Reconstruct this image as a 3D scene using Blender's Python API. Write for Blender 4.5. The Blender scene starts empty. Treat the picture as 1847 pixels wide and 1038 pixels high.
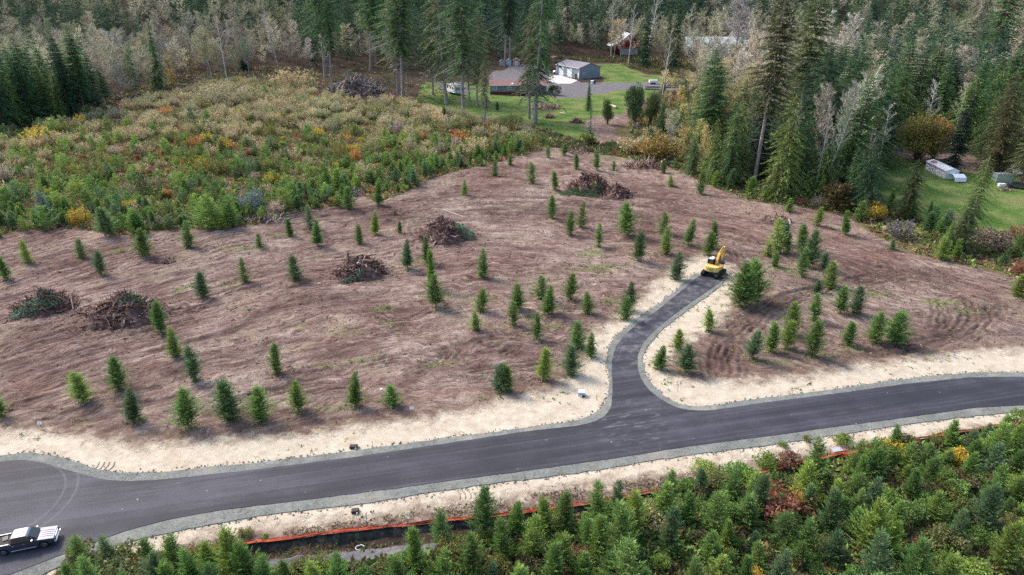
import bpy, math, random
import numpy as np
from mathutils import Vector, Matrix
from mathutils.geometry import tessellate_polygon
R = math.radians
C = bpy.context.scene.collection
scene = bpy.context.scene
random.seed(7)
rng = np.random.default_rng(7)

# ------------------------------------------------------------ camera
CAMH, PITCH, F = 45.0, R(24.0), 1248.0
SN, CS = math.sin(PITCH), math.cos(PITCH)
cam = bpy.data.cameras.new("drone_camera")
cam.lens = 36.0 * F / 1847.0
cam.sensor_width = 36.0
cam.clip_start, cam.clip_end = 1.0, 5000.0
camo = bpy.data.objects.new("drone_camera", cam)
camo.location = (0, 0, CAMH)
camo.rotation_euler = (math.pi / 2 - PITCH, 0, 0)
C.objects.link(camo)
scene.camera = camo

# ------------------------------------------------------------ world, sun, exposure
SUN_EL = R(43)
SUN_AZ = math.atan2(-0.80, 0.60)          # towards the sun: (sin, cos) of this
world = bpy.data.worlds.new("World")
scene.world = world
world.use_nodes = True
wn = world.node_tree
bg = wn.nodes["Background"]
sky = wn.nodes.new("ShaderNodeTexSky")
sky.sky_type = 'NISHITA'
sky.sun_disc = False
sky.sun_elevation = SUN_EL
sky.sun_rotation = SUN_AZ
sky.air_density, sky.dust_density, sky.ozone_density = 1.0, 3.0, 0.8
wn.links.new(sky.outputs[0], bg.inputs[0])
bg.inputs[1].default_value = 0.15
sd = bpy.data.lights.new("sun", 'SUN')
sd.energy = 1.5
sd.angle = R(11)
sd.color = (1.0, 0.95, 0.87)
so = bpy.data.objects.new("sun", sd)
to_sun = Vector((math.sin(SUN_AZ) * math.cos(SUN_EL), math.cos(SUN_AZ) * math.cos(SUN_EL), math.sin(SUN_EL)))
so.rotation_euler = to_sun.to_track_quat('Z', 'Y').to_euler()
so.location = to_sun * 300
C.objects.link(so)
scene.view_settings.view_transform = 'Standard'
scene.view_settings.look = 'None'
scene.view_settings.gamma = 1.0
scene.view_settings.exposure = 1.08
scene.cycles.max_bounces = 6
scene.cycles.diffuse_bounces = 2
scene.cycles.glossy_bounces = 2
scene.cycles.transmission_bounces = 3
scene.cycles.transparent_max_bounces = 4
scene.cycles.volume_bounces = 0
scene.cycles.use_adaptive_sampling = True
scene.cycles.adaptive_threshold = 0.01
scene.cycles.use_denoising = False

# ------------------------------------------------------------ helpers
def noise2(x, y, seed=0):
    """value noise, numpy, range 0..1"""
    x = np.asarray(x, float); y = np.asarray(y, float)
    xi = np.floor(x).astype(np.int64); yi = np.floor(y).astype(np.int64)
    fx = x - xi; fy = y - yi
    fx = fx * fx * (3 - 2 * fx); fy = fy * fy * (3 - 2 * fy)
    def h(a, b):
        n = (a * 374761393 + b * 668265263 + seed * 974711) & 0x7fffffff
        n = ((n ^ (n >> 13)) * 1274126177) & 0x7fffffff
        n = n ^ (n >> 16)
        return (n & 0xffff) / 65535.0
    a = h(xi, yi); b = h(xi + 1, yi); c = h(xi, yi + 1); d = h(xi + 1, yi + 1)
    return (a * (1 - fx) + b * fx) * (1 - fy) + (c * (1 - fx) + d * fx) * fy

def fbm(x, y, seed=0, o=4):
    s = 0; a = 0.5; t = 0
    for i in range(o):
        s = s + a * noise2(x, y, seed + i * 17); t += a
        x = x * 2.03 + 7.1; y = y * 2.03 + 3.7; a *= 0.5
    return s / t

def hill(x, y):
    """large shape of the land: flat near, rising far"""
    x = np.asarray(x, float); y = np.asarray(y, float)
    d = np.clip(y + 0.06 * np.abs(x) - 375, 0, None)
    return 0.30 * d * d / (d + 110) + 6 * (noise2(x / 160, y / 160, 5) - 0.5) * np.clip(d / 300, 0, 1)

def G(px, py, z=0.0):
    """the point of the land seen at a pixel of the 1847 wide photograph"""
    u = (px - 923.5) / F; v = (519.0 - py) / F
    dx, dy, dz = u, CS + v * SN, -SN + v * CS
    if dz > -0.02: dz = -0.02
    t = (CAMH - z) / -dz
    for _ in range(12):
        hz = float(hill(dx * t, dy * t))
        t2 = (CAMH - z - hz) / -dz
        t = 0.5 * t + 0.5 * t2
    return Vector((dx * t, dy * t, float(hill(dx * t, dy * t)) + z))

def GW(pts):
    return np.array([[*G(a, b)[:2]] for a, b in pts])

def hgt(px, py, top):
    """height of a thing standing at (px,py) whose top is seen at row top"""
    p = G(px, py); v = (519.0 - top) / F
    dz = p.y * (v * CS - SN) / (CS + v * SN)
    return dz + CAMH - p.z

def project(x, y, z):
    """world -> photograph pixels"""
    dz = z - CAMH
    dep = y * CS - dz * SN
    return 923.5 + F * x / dep, 519.0 - F * (dz * CS + y * SN) / dep

def inpoly(x, y, poly):
    c = np.zeros(np.shape(x), bool)
    n = len(poly); j = n - 1
    for i in range(n):
        xi, yi = poly[i]; xj, yj = poly[j]
        if yi != yj:
            m = ((yi > y) != (yj > y)) & (x < (xj - xi) * (y - yi) / (yj - yi) + xi)
            c ^= m
        j = i
    return c

def distline(x, y, poly, closed=False):
    d = np.full(np.shape(x), 1e9)
    n = len(poly)
    for i in range(n if closed else n - 1):
        a = poly[i]; b = poly[(i + 1) % n]
        ab = b - a; L = max(ab @ ab, 1e-9)
        t = np.clip(((x - a[0]) * ab[0] + (y - a[1]) * ab[1]) / L, 0, 1)
        d = np.minimum(d, np.hypot(x - a[0] - t * ab[0], y - a[1] - t * ab[1]))
    return d

def sdf(x, y, poly):
    """+ inside"""
    d = distline(x, y, poly, True)
    return np.where(inpoly(x, y, poly), d, -d)

def tag(o, label=None, cat=None, group=None, kind=None):
    if label: o["label"] = label
    if cat: o["category"] = cat
    if group: o["group"] = group
    if kind: o["kind"] = kind
    return o

def link(name, me, mats=None, parent=None, loc=None):
    o = bpy.data.objects.new(name, me)
    if mats is not None and me is not None and len(me.materials) == 0:
        for m in (mats if isinstance(mats, (list, tuple)) else [mats]):
            me.materials.append(m)
    if parent is not None: o.parent = parent
    if loc is not None: o.location = loc
    C.objects.link(o)
    return o

def empty(name, loc=(0, 0, 0), rz=0.0):
    o = bpy.data.objects.new(name, None)
    o.location = loc; o.rotation_euler = (0, 0, rz)
    o.empty_display_size = 0.5
    C.objects.link(o)
    return o

def np_mesh(name, V, Fq, tint=None, col=None, smooth=False, matidx=None):
    """mesh from numpy: V (n,3), Fq (m,k) all faces with k corners"""
    me = bpy.data.meshes.new(name)
    V = np.ascontiguousarray(V, np.float32); Fq = np.ascontiguousarray(Fq, np.int32)
    m, k = Fq.shape
    me.vertices.add(len(V)); me.vertices.foreach_set("co", V.ravel())
    me.loops.add(m * k); me.loops.foreach_set("vertex_index", Fq.ravel())
    me.polygons.add(m)
    me.polygons.foreach_set("loop_start", np.arange(0, m * k, k, dtype=np.int32))
    me.polygons.foreach_set("loop_total", np.full(m, k, np.int32))
    if matidx is not None: me.polygons.foreach_set("material_index", np.asarray(matidx, np.int32))
    me.update(calc_edges=True)
    if smooth: me.polygons.foreach_set("use_smooth", np.ones(m, bool))
    if tint is not None:
        a = me.attributes.new("tint", 'FLOAT', 'FACE'); a.data.foreach_set("value", np.asarray(tint, np.float32))
    if col is not None:
        a = me.attributes.new("tcol", 'FLOAT_COLOR', 'FACE')
        cc = np.ones((m, 4), np.float32); cc[:, :3] = col
        a.data.foreach_set("color", cc.ravel())
    return me

# ---- node helper
class N:
    def __init__(s, name):
        s.m = bpy.data.materials.new(name); s.m.use_nodes = True
        s.t = s.m.node_tree; s.t.nodes.clear()
        s.out = s.t.nodes.new("ShaderNodeOutputMaterial")
    def n(s, typ, ins=None, **kw):
        nd = s.t.nodes.new("ShaderNode" + typ)
        for k, v in kw.items(): setattr(nd, k, v)
        for k, v in (ins or {}).items():
            if isinstance(v, tuple) and len(v) == 2 and hasattr(v[0], "outputs"):
                s.t.links.new(v[0].outputs[v[1]], nd.inputs[k])
            elif hasattr(v, "outputs"): s.t.links.new(v.outputs[0], nd.inputs[k])
            else: nd.inputs[k].default_value = v
        return nd
    def math(s, op, a, b=0.0, c=None, clamp=False):
        i = {0: a, 1: b}
        if c is not None: i[2] = c
        nd = s.n("Math", i, operation=op); nd.use_clamp = clamp
        return nd
    def noise(s, vec, scale, detail=4, rough=0.6, out=0):
        return s.n("TexNoise", {"Vector": vec, "Scale": scale, "Detail": detail, "Roughness": rough})
    def ramp(s, fac, stops):
        nd = s.n("ValToRGB", {0: fac})
        e = nd.color_ramp.elements
        while len(e) < len(stops): e.new(0.5)
        for el, (p, c) in zip(e, stops):
            el.position = p; el.color = (*c, 1) if len(c) == 3 else c
        return nd
    def mix(s, fac, a, b, blend='MIX'):
        nd = s.n("MixRGB", {0: fac, 1: a, 2: b}); nd.blend_type = blend
        return nd
    def step(s, v, lo, hi):
        nd = s.n("MapRange", {0: v, 1: lo, 2: hi, 3: 0.0, 4: 1.0}); nd.interpolation_type = 'SMOOTHSTEP'
        return nd
    def attr(s, name): return s.n("Attribute", attribute_name=name)
    def pos(s): return s.n("NewGeometry")
    def scale(s, vec, sc): return s.n("Mapping", {0: vec, 3: sc})
    def pbsdf(s, col, rough=0.9, bump=None, bstr=0.5, bdist=0.05, **kw):
        i = {"Base Color": col, "Roughness": rough}
        i.update(kw)
        if "Specular IOR Level" not in i: i["Specular IOR Level"] = 0.2
        p = s.n("BsdfPrincipled", i)
        if bump is not None:
            b = s.n("Bump", {"Height": bump, "Strength": bstr, "Distance": bdist})
            s.t.links.new(b.outputs[0], p.inputs["Normal"])
        s.t.links.new(p.outputs[0], s.out.inputs[0])
        return s.m

def c4(r, g, b): return (r, g, b, 1.0)

def plain(name, col, rough=0.6, metal=0.0, var=0.12, scale=3.0, spec=0.3, coat=0.0):
    n = N(name)
    co = n.n("TexCoord")
    ns = n.noise((co, 3), scale, 5)
    dk = tuple(c * (1 - var) for c in col); lt = tuple(min(1, c * (1 + var)) for c in col)
    r = n.ramp(ns, [(0.3, dk), (0.7, lt)])
    return n.pbsdf(r, rough, ns, 0.1, 0.01, **{"Metallic": metal, "Specular IOR Level": spec, "Coat Weight": coat})

# ------------------------------------------------------------ foliage materials
def foliage_mat(name, own=True, trans=0.25, var=0.5, rough=0.6):
    n = N(name)
    base = (n.n("ObjectInfo"), 1) if own else (n.attr("tcol"), 0)
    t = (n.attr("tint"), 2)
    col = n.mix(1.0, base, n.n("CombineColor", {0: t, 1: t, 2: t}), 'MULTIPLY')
    if own:
        oi = n.n("ObjectInfo")
        nz = n.noise((n.n("TexCoord"), 3), 0.9, 2)
        k = n.math('ADD', n.math('MULTIPLY', (oi, 5), 0.35), n.math('MULTIPLY', nz, 0.7))
        kk = n.math('ADD', k, 0.48)
        col = n.mix(1.0, col, n.n("CombineColor", {0: kk, 1: n.math('ADD', n.math('MULTIPLY', kk, 0.85), 0.15), 2: n.math('ADD', n.math('MULTIPLY', kk, 0.7), 0.3)}), 'MULTIPLY')
    d = n.n("BsdfDiffuse", {0: col})
    tr = n.n("BsdfTranslucent", {0: col})
    g = n.n("BsdfGlossy", {0: c4(0.5, 0.5, 0.5), 1: 0.55})
    s1 = n.n("MixShader", {0: trans, 1: d, 2: tr})
    s2 = n.n("MixShader", {0: 0.035, 1: s1, 2: g})
    n.t.links.new(s2.outputs[0], n.out.inputs[0])
    return n.m
M_NEEDLE = foliage_mat("needles", trans=0.34)
M_LEAF = foliage_mat("leaves", trans=0.35)
M_TWIG = foliage_mat("twigs", trans=0.0)
M_STUFF = foliage_mat("mixed_growth", own=False, trans=0.2)

def bark_mat(name, a, b, sc=1.0):
    n = N(name)
    co = n.n("TexCoord")
    ns = n.noise(n.scale((co, 3), (4 * sc, 4 * sc, 1.2 * sc)), 1.0, 6, 0.7)
    n2 = n.noise((co, 3), 0.35, 2)
    v = n.math('ADD', n.math('MULTIPLY', ns, 0.65), n.math('MULTIPLY', n2, 0.35))
    return n.pbsdf(n.ramp(v, [(0.35, a), (0.62, b)]), 0.9, ns, 0.6, 0.05)
M_BARK = bark_mat("grey_bark", (0.14, 0.12, 0.115), (0.40, 0.36, 0.35))
M_BARKD = bark_mat("dark_bark", (0.06, 0.045, 0.04), (0.16, 0.12, 0.10))
M_BIRCH = bark_mat("pale_bark", (0.38, 0.36, 0.33), (0.72, 0.70, 0.66), 0.6)
M_WOOD = bark_mat("broken_wood", (0.07, 0.045, 0.04), (0.30, 0.19, 0.15), 1.5)
M_CHIP = bark_mat("split_wood", (0.40, 0.28, 0.20), (0.72, 0.58, 0.46), 1.5)
# ------------------------------------------------------------ zones of the land, traced in photograph pixels
ASPHALT = [(-420, 880), (-120, 842), (0, 835), (25, 831), (60, 832), (105, 845), (150, 858), (190, 867), (230, 870), (300, 866), (460, 849), (640, 826), (800, 802), (940, 781), (1040, 770), (1068, 764), (1085, 757), (1097, 747), (1103, 735),
    (1105, 700), (1103, 672), (1104, 648), (1111, 626), (1128, 604), (1152, 584), (1180, 566), (1206, 544), (1235, 521), (1262, 497), (1309, 500), (1295, 513), (1262, 536), (1227, 560), (1203, 578), (1180, 597), (1160, 618), (1150, 640), (1149, 660), (1154, 682),
    (1163, 697), (1178, 712), (1206, 731), (1232, 741), (1262, 743), (1290, 741), (1367, 729), (1450, 719), (1533, 708), (1610, 697), (1679, 689), (1757, 682), (1847, 681), (2100, 683), (2100, 738), (1847, 732), (1757, 737), (1653, 752), (1523, 769), (1400, 786), (1232, 808), (1154, 821), (1024, 840), (940, 852), (824, 867), (694, 885), (538, 905), (460, 914), (390, 923), (312, 937), (221, 960), (182, 976), (140, 992), (80, 1014), (21, 1037), (-60, 1070), (-420, 1180)]
GRAVEL = [(-440, 860), (-120, 832), (0, 824), (30, 819), (50, 817), (100, 822), (130, 832), (180, 849), (230, 855), (290, 853), (400, 841), (460, 836), (616, 817), (824, 789), (940, 774), (1030, 761), (1062, 753), (1080, 743), (1091, 730), (1097, 715), (1099, 690), (1094, 655), (1097, 628), (1113, 604), (1146, 579), (1193, 545), (1225, 520), (1254, 494),
    (1316, 494), (1300, 517), (1268, 540), (1240, 560), (1215, 579), (1192, 597), (1170, 622), (1158, 646), (1161, 669), (1175, 695), (1201, 718), (1228, 732), (1250, 735), (1284, 733), (1367, 720), (1471, 708), (1575, 692), (1679, 679), (1757, 673), (1847, 672), (2120, 674), (2120, 752), (1847, 743), (1731, 754), (1627, 768), (1497, 788), (1400, 802), (1310, 813), (1180, 831), (1050, 853), (920, 869), (772, 890), (668, 907), (564, 921), (480, 930), (364, 950), (312, 960), (221, 981), (130, 1014), (78, 1036), (-20, 1085), (-440, 1230)]
SAND_A = [(-450, 800), (0, 776), (75, 782), (150, 790), (200, 800), (250, 806), (330, 800), (420, 792), (500, 790), (560, 786), (600, 778), (700, 765), (800, 752), (900, 728), (960, 712), (1010, 702), (1040, 678), (1058, 650), (1066, 622), (1085, 588), (1110, 578), (1135, 566), (1165, 535), (1190, 510), (1215, 488), (1240, 474), (1275, 462),
    (1300, 470), (1322, 490), (1320, 525), (1312, 560), (1290, 582), (1262, 600), (1225, 628), (1190, 645), (1185, 665), (1215, 682), (1290, 690), (1380, 688), (1450, 680), (1550, 660), (1650, 648), (1750, 636), (1847, 630), (2150, 628),
    (2150, 760), (1847, 762), (1700, 784), (1550, 800), (1450, 812), (1330, 838), (1250, 848), (1100, 866), (950, 889), (850, 903), (760, 918), (640, 938), (460, 953), (380, 968), (300, 988), (200, 1012), (100, 1042), (30, 1075), (-450, 1260)]
THICKET_L = [(-160, 435), (0, 432), (52, 418), (146, 412), (208, 425), (312, 412), (390, 416), (480, 403), (522, 388), (569, 377), (616, 372), (642, 346), (681, 364), (746, 341), (772, 325), (824, 310), (887, 297), (940, 282), (1000, 262), (960, 240), (920, 225), (850, 214), (800, 205), (720, 185), (640, 182), (560, 165), (500, 150), (420, 150), (330, 165), (250, 190), (150, 215), (60, 232), (0, 240), (-100, 245)]
THICKET_B = [(60, 1120), (130, 1010), (200, 1000), (300, 1000), (440, 1000), (500, 1010), (560, 1022), (700, 1005), (780, 985), (850, 950), (930, 940), (1050, 915), (1190, 890), (1260, 862), (1370, 860), (1400, 842), (1500, 822), (1560, 808), (1660, 795), (1790, 775), (1860, 760), (2100, 750), (2300, 1200), (1500, 1300), (100, 1300)]
EDGE_R = [(1160, 262), (1195, 295), (1230, 312), (1290, 340), (1350, 362), (1450, 374), (1520, 386), (1560, 412), (1600, 436), (1650, 455), (1720, 470), (1790, 492), (1850, 505), (2100, 540), (2100, 430), (1847, 420), (1750, 408), (1650, 385), (1590, 345), (1585, 275), (1500, 200), (1250, 160), (1100, 240)]
LAWN_R = [(1560, 255), (1600, 278), (1640, 288), (1690, 300), (1760, 310), (1900, 325), (2100, 340), (2150, 440), (1900, 436), (1750, 412), (1650, 392), (1590, 362), (1570, 300)]
LAWN_M = [(755, 176), (762, 150), (800, 146), (850, 150), (1000, 166), (1060, 160), (1100, 142), (1060, 133), (1068, 112), (1110, 112), (1180, 138), (1250, 142), (1255, 152), (1190, 165), (1120, 205), (1130, 245), (1050, 255), (980, 232), (930, 226), (860, 208), (780, 192)]
YARD = [(985, 150), (990, 138), (1000, 136), (1044, 147), (1100, 151), (1170, 152), (1250, 150), (1262, 160), (1180, 163), (1110, 165), (1080, 170), (1040, 179), (1000, 177), (985, 170), (930, 160), (880, 140), (890, 128), (940, 118), (1000, 126)]
YARD2 = [(785, 152), (830, 150), (850, 158), (845, 172), (800, 168)]
GAP = [(930, 224), (985, 236), (1050, 258), (1085, 262), (1130, 258), (1200, 250), (1225, 300), (1180, 296), (1120, 282), (1040, 272), (1000, 266), (950, 246)]
BARE_M = [(1052, 222), (1070, 209), (1110, 207), (1135, 222), (1142, 248), (1120, 262), (1085, 250), (1058, 236)]
DUFF = [(560, 158), (600, 120), (680, 108), (760, 118), (790, 160), (860, 178), (800, 188), (720, 186), (640, 182)]
PATHP = [(470, 1012), (540, 1001), (640, 990), (720, 983), (790, 978), (840, 974), (860, 982), (780, 993), (700, 1003), (620, 1011), (540, 1020), (480, 1032), (430, 1046), (420, 1030)]
DITCH = [(230, 1010), (300, 1000), (455, 982), (630, 965), (780, 947), (870, 940), (1050, 916), (1190, 889), (1190, 900), (1050, 930), (870, 962), (780, 978), (640, 990), (540, 1001), (470, 1012), (330, 1030), (220, 1040)]
W = {k: GW(v) for k, v in dict(asphalt=ASPHALT, gravel=GRAVEL, sand=SAND_A, thl=THICKET_L, thb=THICKET_B, edge=EDGE_R, lawnr=LAWN_R, lawnm=LAWN_M, yard=YARD, bare=BARE_M, duff=DUFF, path=PATHP, ditch=DITCH, yard2=YARD2, gap=GAP).items()}

# ------------------------------------------------------------ the ground, one sheet
def spread(a, b, step, far_lo, far_hi, g=1.07):
    core = np.arange(a, b, step)
    lo = []; x = a; s = step
    while x > far_lo: s *= g; x -= s; lo.append(x)
    hi = []; x = core[-1]; s = step
    while x < far_hi: s *= g; x += s; hi.append(x)
    return np.array(lo[::-1] + list(core) + hi)
xs = spread(-95, 105, 0.32, -2200, 2200)
ys = spread(34, 150, 0.30, -300, 2600)
X, Y = np.meshgrid(xs, ys)
Z = hill(X, Y)
S = {k: sdf(X, Y, W[k]) for k in W}
u_f = X; v_f = Y + X * X / 130.0                      # machine passes bend round the spur
soil = np.clip(-S['sand'] / 1.5, 0, 1) * np.clip(-S['gravel'] / 0.5, 0, 1) * np.clip((360 - Y) / 60, 0, 1)
clear = soil * np.clip(-S['thl'] / 1.0, 0, 1) * np.clip(-S['lawnr'] / 2, 0, 1) * np.clip(-S['lawnm'] / 2, 0, 1)
st = fbm(u_f * 0.07, v_f * 0.75, 3, 4) - 0.5
fine = fbm(X * 1.1, Y * 1.1, 11, 3) - 0.5
big = fbm(X / 14, Y / 14, 21, 3) - 0.5
Z = Z + clear * (0.42 * st + 0.26 * fine) + soil * 0.9 * big * np.clip(-S['sand'] / 8, 0, 1) * np.clip(-S['yard'] / 4, 0, 1)
verge = np.clip(-S['gravel'] / 0.6, 0, 1)
Z = Z + verge * (1 - soil) * 0.10 * (fbm(X * 0.9, Y * 0.9, 31, 3) - 0.4)
rut = np.zeros_like(X)
TRACKS = [
    [(300, 432), (420, 412), (520, 402), (600, 392), (760, 384), (940, 380), (1100, 388), (1210, 398), (1330, 420)],
    [(480, 398), (600, 388), (720, 366), (820, 345), (900, 318), (960, 296)],
    [(560, 402), (700, 392), (860, 386), (1000, 384)],
    [(0, 742), (120, 748), (260, 742), (440, 688), (560, 680), (680, 655), (800, 640), (900, 612), (980, 600)],
    [(470, 716), (640, 690), (800, 676), (900, 668), (1000, 650)],
    [(640, 700), (760, 690), (880, 680), (1010, 668)],
    [(0, 640), (80, 620), (170, 595), (260, 570)],
    [(0, 600), (90, 590), (180, 566)], [(0, 680), (110, 650), (230, 612), (340, 580)],
    [(350, 560), (420, 530), (470, 520)], [(380, 610), (450, 592), (520, 585)],
    [(1295, 680), (1300, 640), (1320, 600), (1360, 570), (1430, 540), (1500, 520)],
    [(1262, 655), (1280, 620), (1310, 585), (1350, 560), (1420, 525)],
    [(1335, 690), (1325, 660), (1335, 625), (1370, 595)],
    [(1620, 626), (1700, 606), (1745, 585), (1752, 560), (1735, 545)],
    [(1640, 640), (1730, 622), (1780, 596), (1792, 570), (1800, 555)],
    [(1630, 612), (1740, 602), (1847, 596)], [(1610, 570), (1700, 562), (1847, 566)],
    [(1330, 425), (1450, 445), (1560, 480), (1700, 520), (1847, 552)],
    [(1150, 372), (1280, 395), (1420, 405), (1560, 440), (1700, 492)],
    [(1560, 500), (1660, 520), (1760, 545), (1847, 560)],
    [(740, 402), (752, 412), (752, 425)], [(760, 400), (775, 410), (780, 422)],
    [(560, 415), (585, 428), (592, 440)], [(575, 412), (605, 424), (615, 434)],
    [(780, 668), (800, 655), (812, 636)], [(750, 672), (785, 655), (800, 640)],
    [(920, 640), (950, 652), (965, 668)], [(930, 630), (965, 640), (985, 660)],
    [(880, 640), (960, 610), (1010, 600), (1060, 560)],
    [(1180, 430), (1260, 420), (1330, 440), (1330, 480)]]
for k in range(5):
    o = k * 19
    TRACKS.append([(1283 + o, 690 - k * 4), (1276 + o, 655 - k * 4), (1290 + o, 615 - k * 4), (1325 + o, 580 - k * 5), (1385 + o, 550 - k * 6), (1460 + o, 528 - k * 6), (1560 + o, 512 - k * 6)])
for k in range(6):
    o = k * 17
    TRACKS.append([(1560 + o, 640 - k * 2), (1640 + o, 622 - k * 2), (1690 + o, 598 - k * 2), (1702 + o, 570), (1690 + o, 545)])
for k in range(4):
    TRACKS.append([(0, 615 + 24 * k), (110, 590 + 24 * k), (230, 560 + 22 * k), (340, 536 + 22 * k)])
    TRACKS.append([(1010, 330 + 16 * k), (1150, 352 + 16 * k), (1300, 385 + 14 * k), (1480, 420 + 14 * k), (1640, 470 + 12 * k), (1847, 520 + 12 * k)])
    TRACKS.append([(560, 380 + 9 * k), (740, 372 + 9 * k), (900, 366 + 10 * k), (1080, 372 + 10 * k)])
rr = random.Random(5)
for tr in TRACKS:
    w = GW(tr)
    # smooth
    for _ in range(2):
        q = [w[0]]
        for a, b in zip(w[:-1], w[1:]): q += [a * .75 + b * .25, a * .25 + b * .75]
        q.append(w[-1]); w = np.array(q)
    m = (X > w[:, 0].min() - 3) & (X < w[:, 0].max() + 3) & (Y > w[:, 1].min() - 3) & (Y < w[:, 1].max() + 3)
    if not m.any(): continue
    d = distline(X[m], Y[m], w) + 1.3 * (fbm(X[m] / 3, Y[m] / 3, 61, 2) - 0.5)
    e = np.minimum(np.abs(d - 1.05), np.abs(d - 0.25))
    dent = np.exp(-(e / 0.26) ** 2)
    berm = np.exp(-((e - 0.55) / 0.2) ** 2)
    brk = np.clip(noise2(X[m] / 4 + tr[0][1], Y[m] / 4, 77) * 3.0 - 1.1, 0, 1)
    Z[m] += clear[m] * brk * (-0.15 * dent + 0.11 * berm)
    rut[m] = np.maximum(rut[m], dent * brk * 0.9)
wx_ = X + 5 * (fbm(X / 18, Y / 18, 91, 3) - .5); wv_ = v_f + 16 * (fbm(X / 26, Y / 26, 92, 3) - .5)
for sd_, fu, fv, am in ((101, .040, .42, .8), (102, .07, .75, .6), (103, .03, .9, .65), (104, .10, .5, .5)):
    n1 = noise2(wx_ * fu, wv_ * fv, sd_)
    line = np.exp(-((n1 - .5) / .075) ** 2) * np.clip(noise2(X / 9, Y / 9, sd_ + 7) * 2.6 - 1.0, 0, 1)
    Z -= clear * .11 * am * line
    Z += clear * .07 * am * np.exp(-((n1 - .64) / .05) ** 2) * np.clip(noise2(X / 9, Y / 9, sd_ + 7) * 2.6 - 1.0, 0, 1)
    rut = np.maximum(rut, am * line)
Z -= np.clip(S['ditch'] / 0.5, 0, 1) * 0.30
nx, ny = len(xs), len(ys)
V = np.stack([X.ravel(), Y.ravel(), Z.ravel()], 1)
ii = np.arange(nx * ny).reshape(ny, nx)
Fq = np.stack([ii[:-1, :-1].ravel(), ii[:-1, 1:].ravel(), ii[1:, 1:].ravel(), ii[1:, :-1].ravel()], 1)
gme = np_mesh("ground", V, Fq, smooth=True)
def vattr(me, name, arr):
    a = me.attributes.new(name, 'FLOAT', 'POINT'); a.data.foreach_set("value", np.ascontiguousarray(arr, np.float32).ravel())
def ramp01(s, w): return np.clip(0.5 + s / (2 * w), 0, 1)
sandm = ramp01(S['sand'] + 0.45, 2.6)
vattr(gme, "sand", sandm)
grow = np.maximum(ramp01(S['thl'], 1.5), np.maximum(np.maximum(ramp01(S['thb'], 1.0), ramp01(S['gap'], 3.0) * .9), ramp01(S['edge'], 2.0)))
vattr(gme, "grow", grow)
lawn = np.maximum(ramp01(S['lawnr'], 2.0), ramp01(S['lawnm'], 2.5) * (1 - ramp01(S['bare'], 2)))
vattr(gme, "lawn", lawn)
vattr(gme, "yard", np.maximum(np.maximum(ramp01(S['yard'], 2), ramp01(S['yard2'], 2)), ramp01(S['path'], 0.35)))
fo = np.clip((Y - 250) / 40 + (np.abs(X) - 60) / 90, 0, 1) * (1 - ramp01(S['lawnr'], 3)) * (1 - lawn) * (1 - ramp01(S['yard'], 2)) * (1 - grow) * (1 - ramp01(S['bare'], 2))
fo = np.where((Y < 170) & (S['edge'] < 0), 0, fo)
vattr(gme, "wood", np.maximum(np.maximum(fo, ramp01(S['duff'], 3)), ramp01(S['ditch'], 0.5)))
DARKS = [(1330, 620, 70, 45), (1400, 545, 60, 18), (1290, 650, 40, 30), (1450, 505, 60, 14), (1690, 595, 90, 30), (1800, 560, 60, 22), (640, 388, 90, 6), (520, 415, 40, 12), (820, 665, 90, 10), (960, 690, 60, 12), (300, 670, 60, 14), (760, 395, 120, 5), (1000, 385, 120, 5), (150, 590, 60, 12), (60, 660, 60, 14), (960, 640, 50, 14), (1180, 440, 40, 10), (440, 745, 90, 8), (930, 700, 60, 8), (1560, 640, 60, 8), (560, 540, 70, 10), (620, 640, 40, 10), (250, 500, 50, 8), (1140, 345, 50, 8), (900, 340, 40, 6)]
dkp = np.zeros_like(X)
for gx, gy, gw, gh in DARKS:
    p = G(gx, gy); rx = abs(G(gx + gw, gy).x - p.x); ry = abs(G(gx, gy - gh).y - p.y)
    dkp = np.maximum(dkp, np.exp(-(((X - p.x) / rx) ** 2 + ((Y - p.y) / ry) ** 2)))
vattr(gme, "rut", rut)
vattr(gme, "dark", dkp)
vattr(gme, "edge", np.clip(np.exp(-np.clip(-S['sand'], 0, None) / 3.2) * (S['sand'] < 0) * (S['thb'] < 0) + (S['sand'] >= 0), 0, 1))
GREENS = [(600, 735, 60, 10), (650, 650, 60, 8), (590, 660, 40, 8), (800, 655, 50, 8), (700, 585, 30, 8), (540, 590, 30, 8), (215, 455, 40, 8), (330, 520, 30, 8), (410, 512, 30, 8), (1070, 455, 40, 8), (1080, 485, 60, 10),
    (1110, 545, 50, 12), (1150, 540, 30, 10), (960, 575, 30, 10), (1000, 560, 40, 8), (1480, 640, 60, 10), (1540, 630, 50, 8), (1400, 655, 60, 8), (880, 720, 30, 6), (440, 560, 30, 6), (150, 760, 40, 6), (1560, 530, 90, 12), (1700, 545, 60, 8), (1750, 560, 40, 6), (1180, 292, 60, 8), (1100, 285, 80, 8), (1010, 275, 40, 8), (760, 470, 40, 10), (690, 560, 40, 10), (860, 540, 60, 10), (1420, 485, 40, 14), (1000, 590, 40, 10), (620, 600, 60, 8), (500, 425, 40, 6), (430, 450, 60, 8), (1290, 545, 20, 20)]
gr = np.zeros_like(X)
for gx, gy, gw, gh in GREENS:
    p = G(gx, gy); rx = abs(G(gx + gw, gy).x - p.x); ry = abs(G(gx, gy - gh).y - p.y)
    gr = np.maximum(gr, np.exp(-(((X - p.x) / rx) ** 2 + ((Y - p.y) / ry) ** 2)))
vattr(gme, "green", gr)
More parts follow.
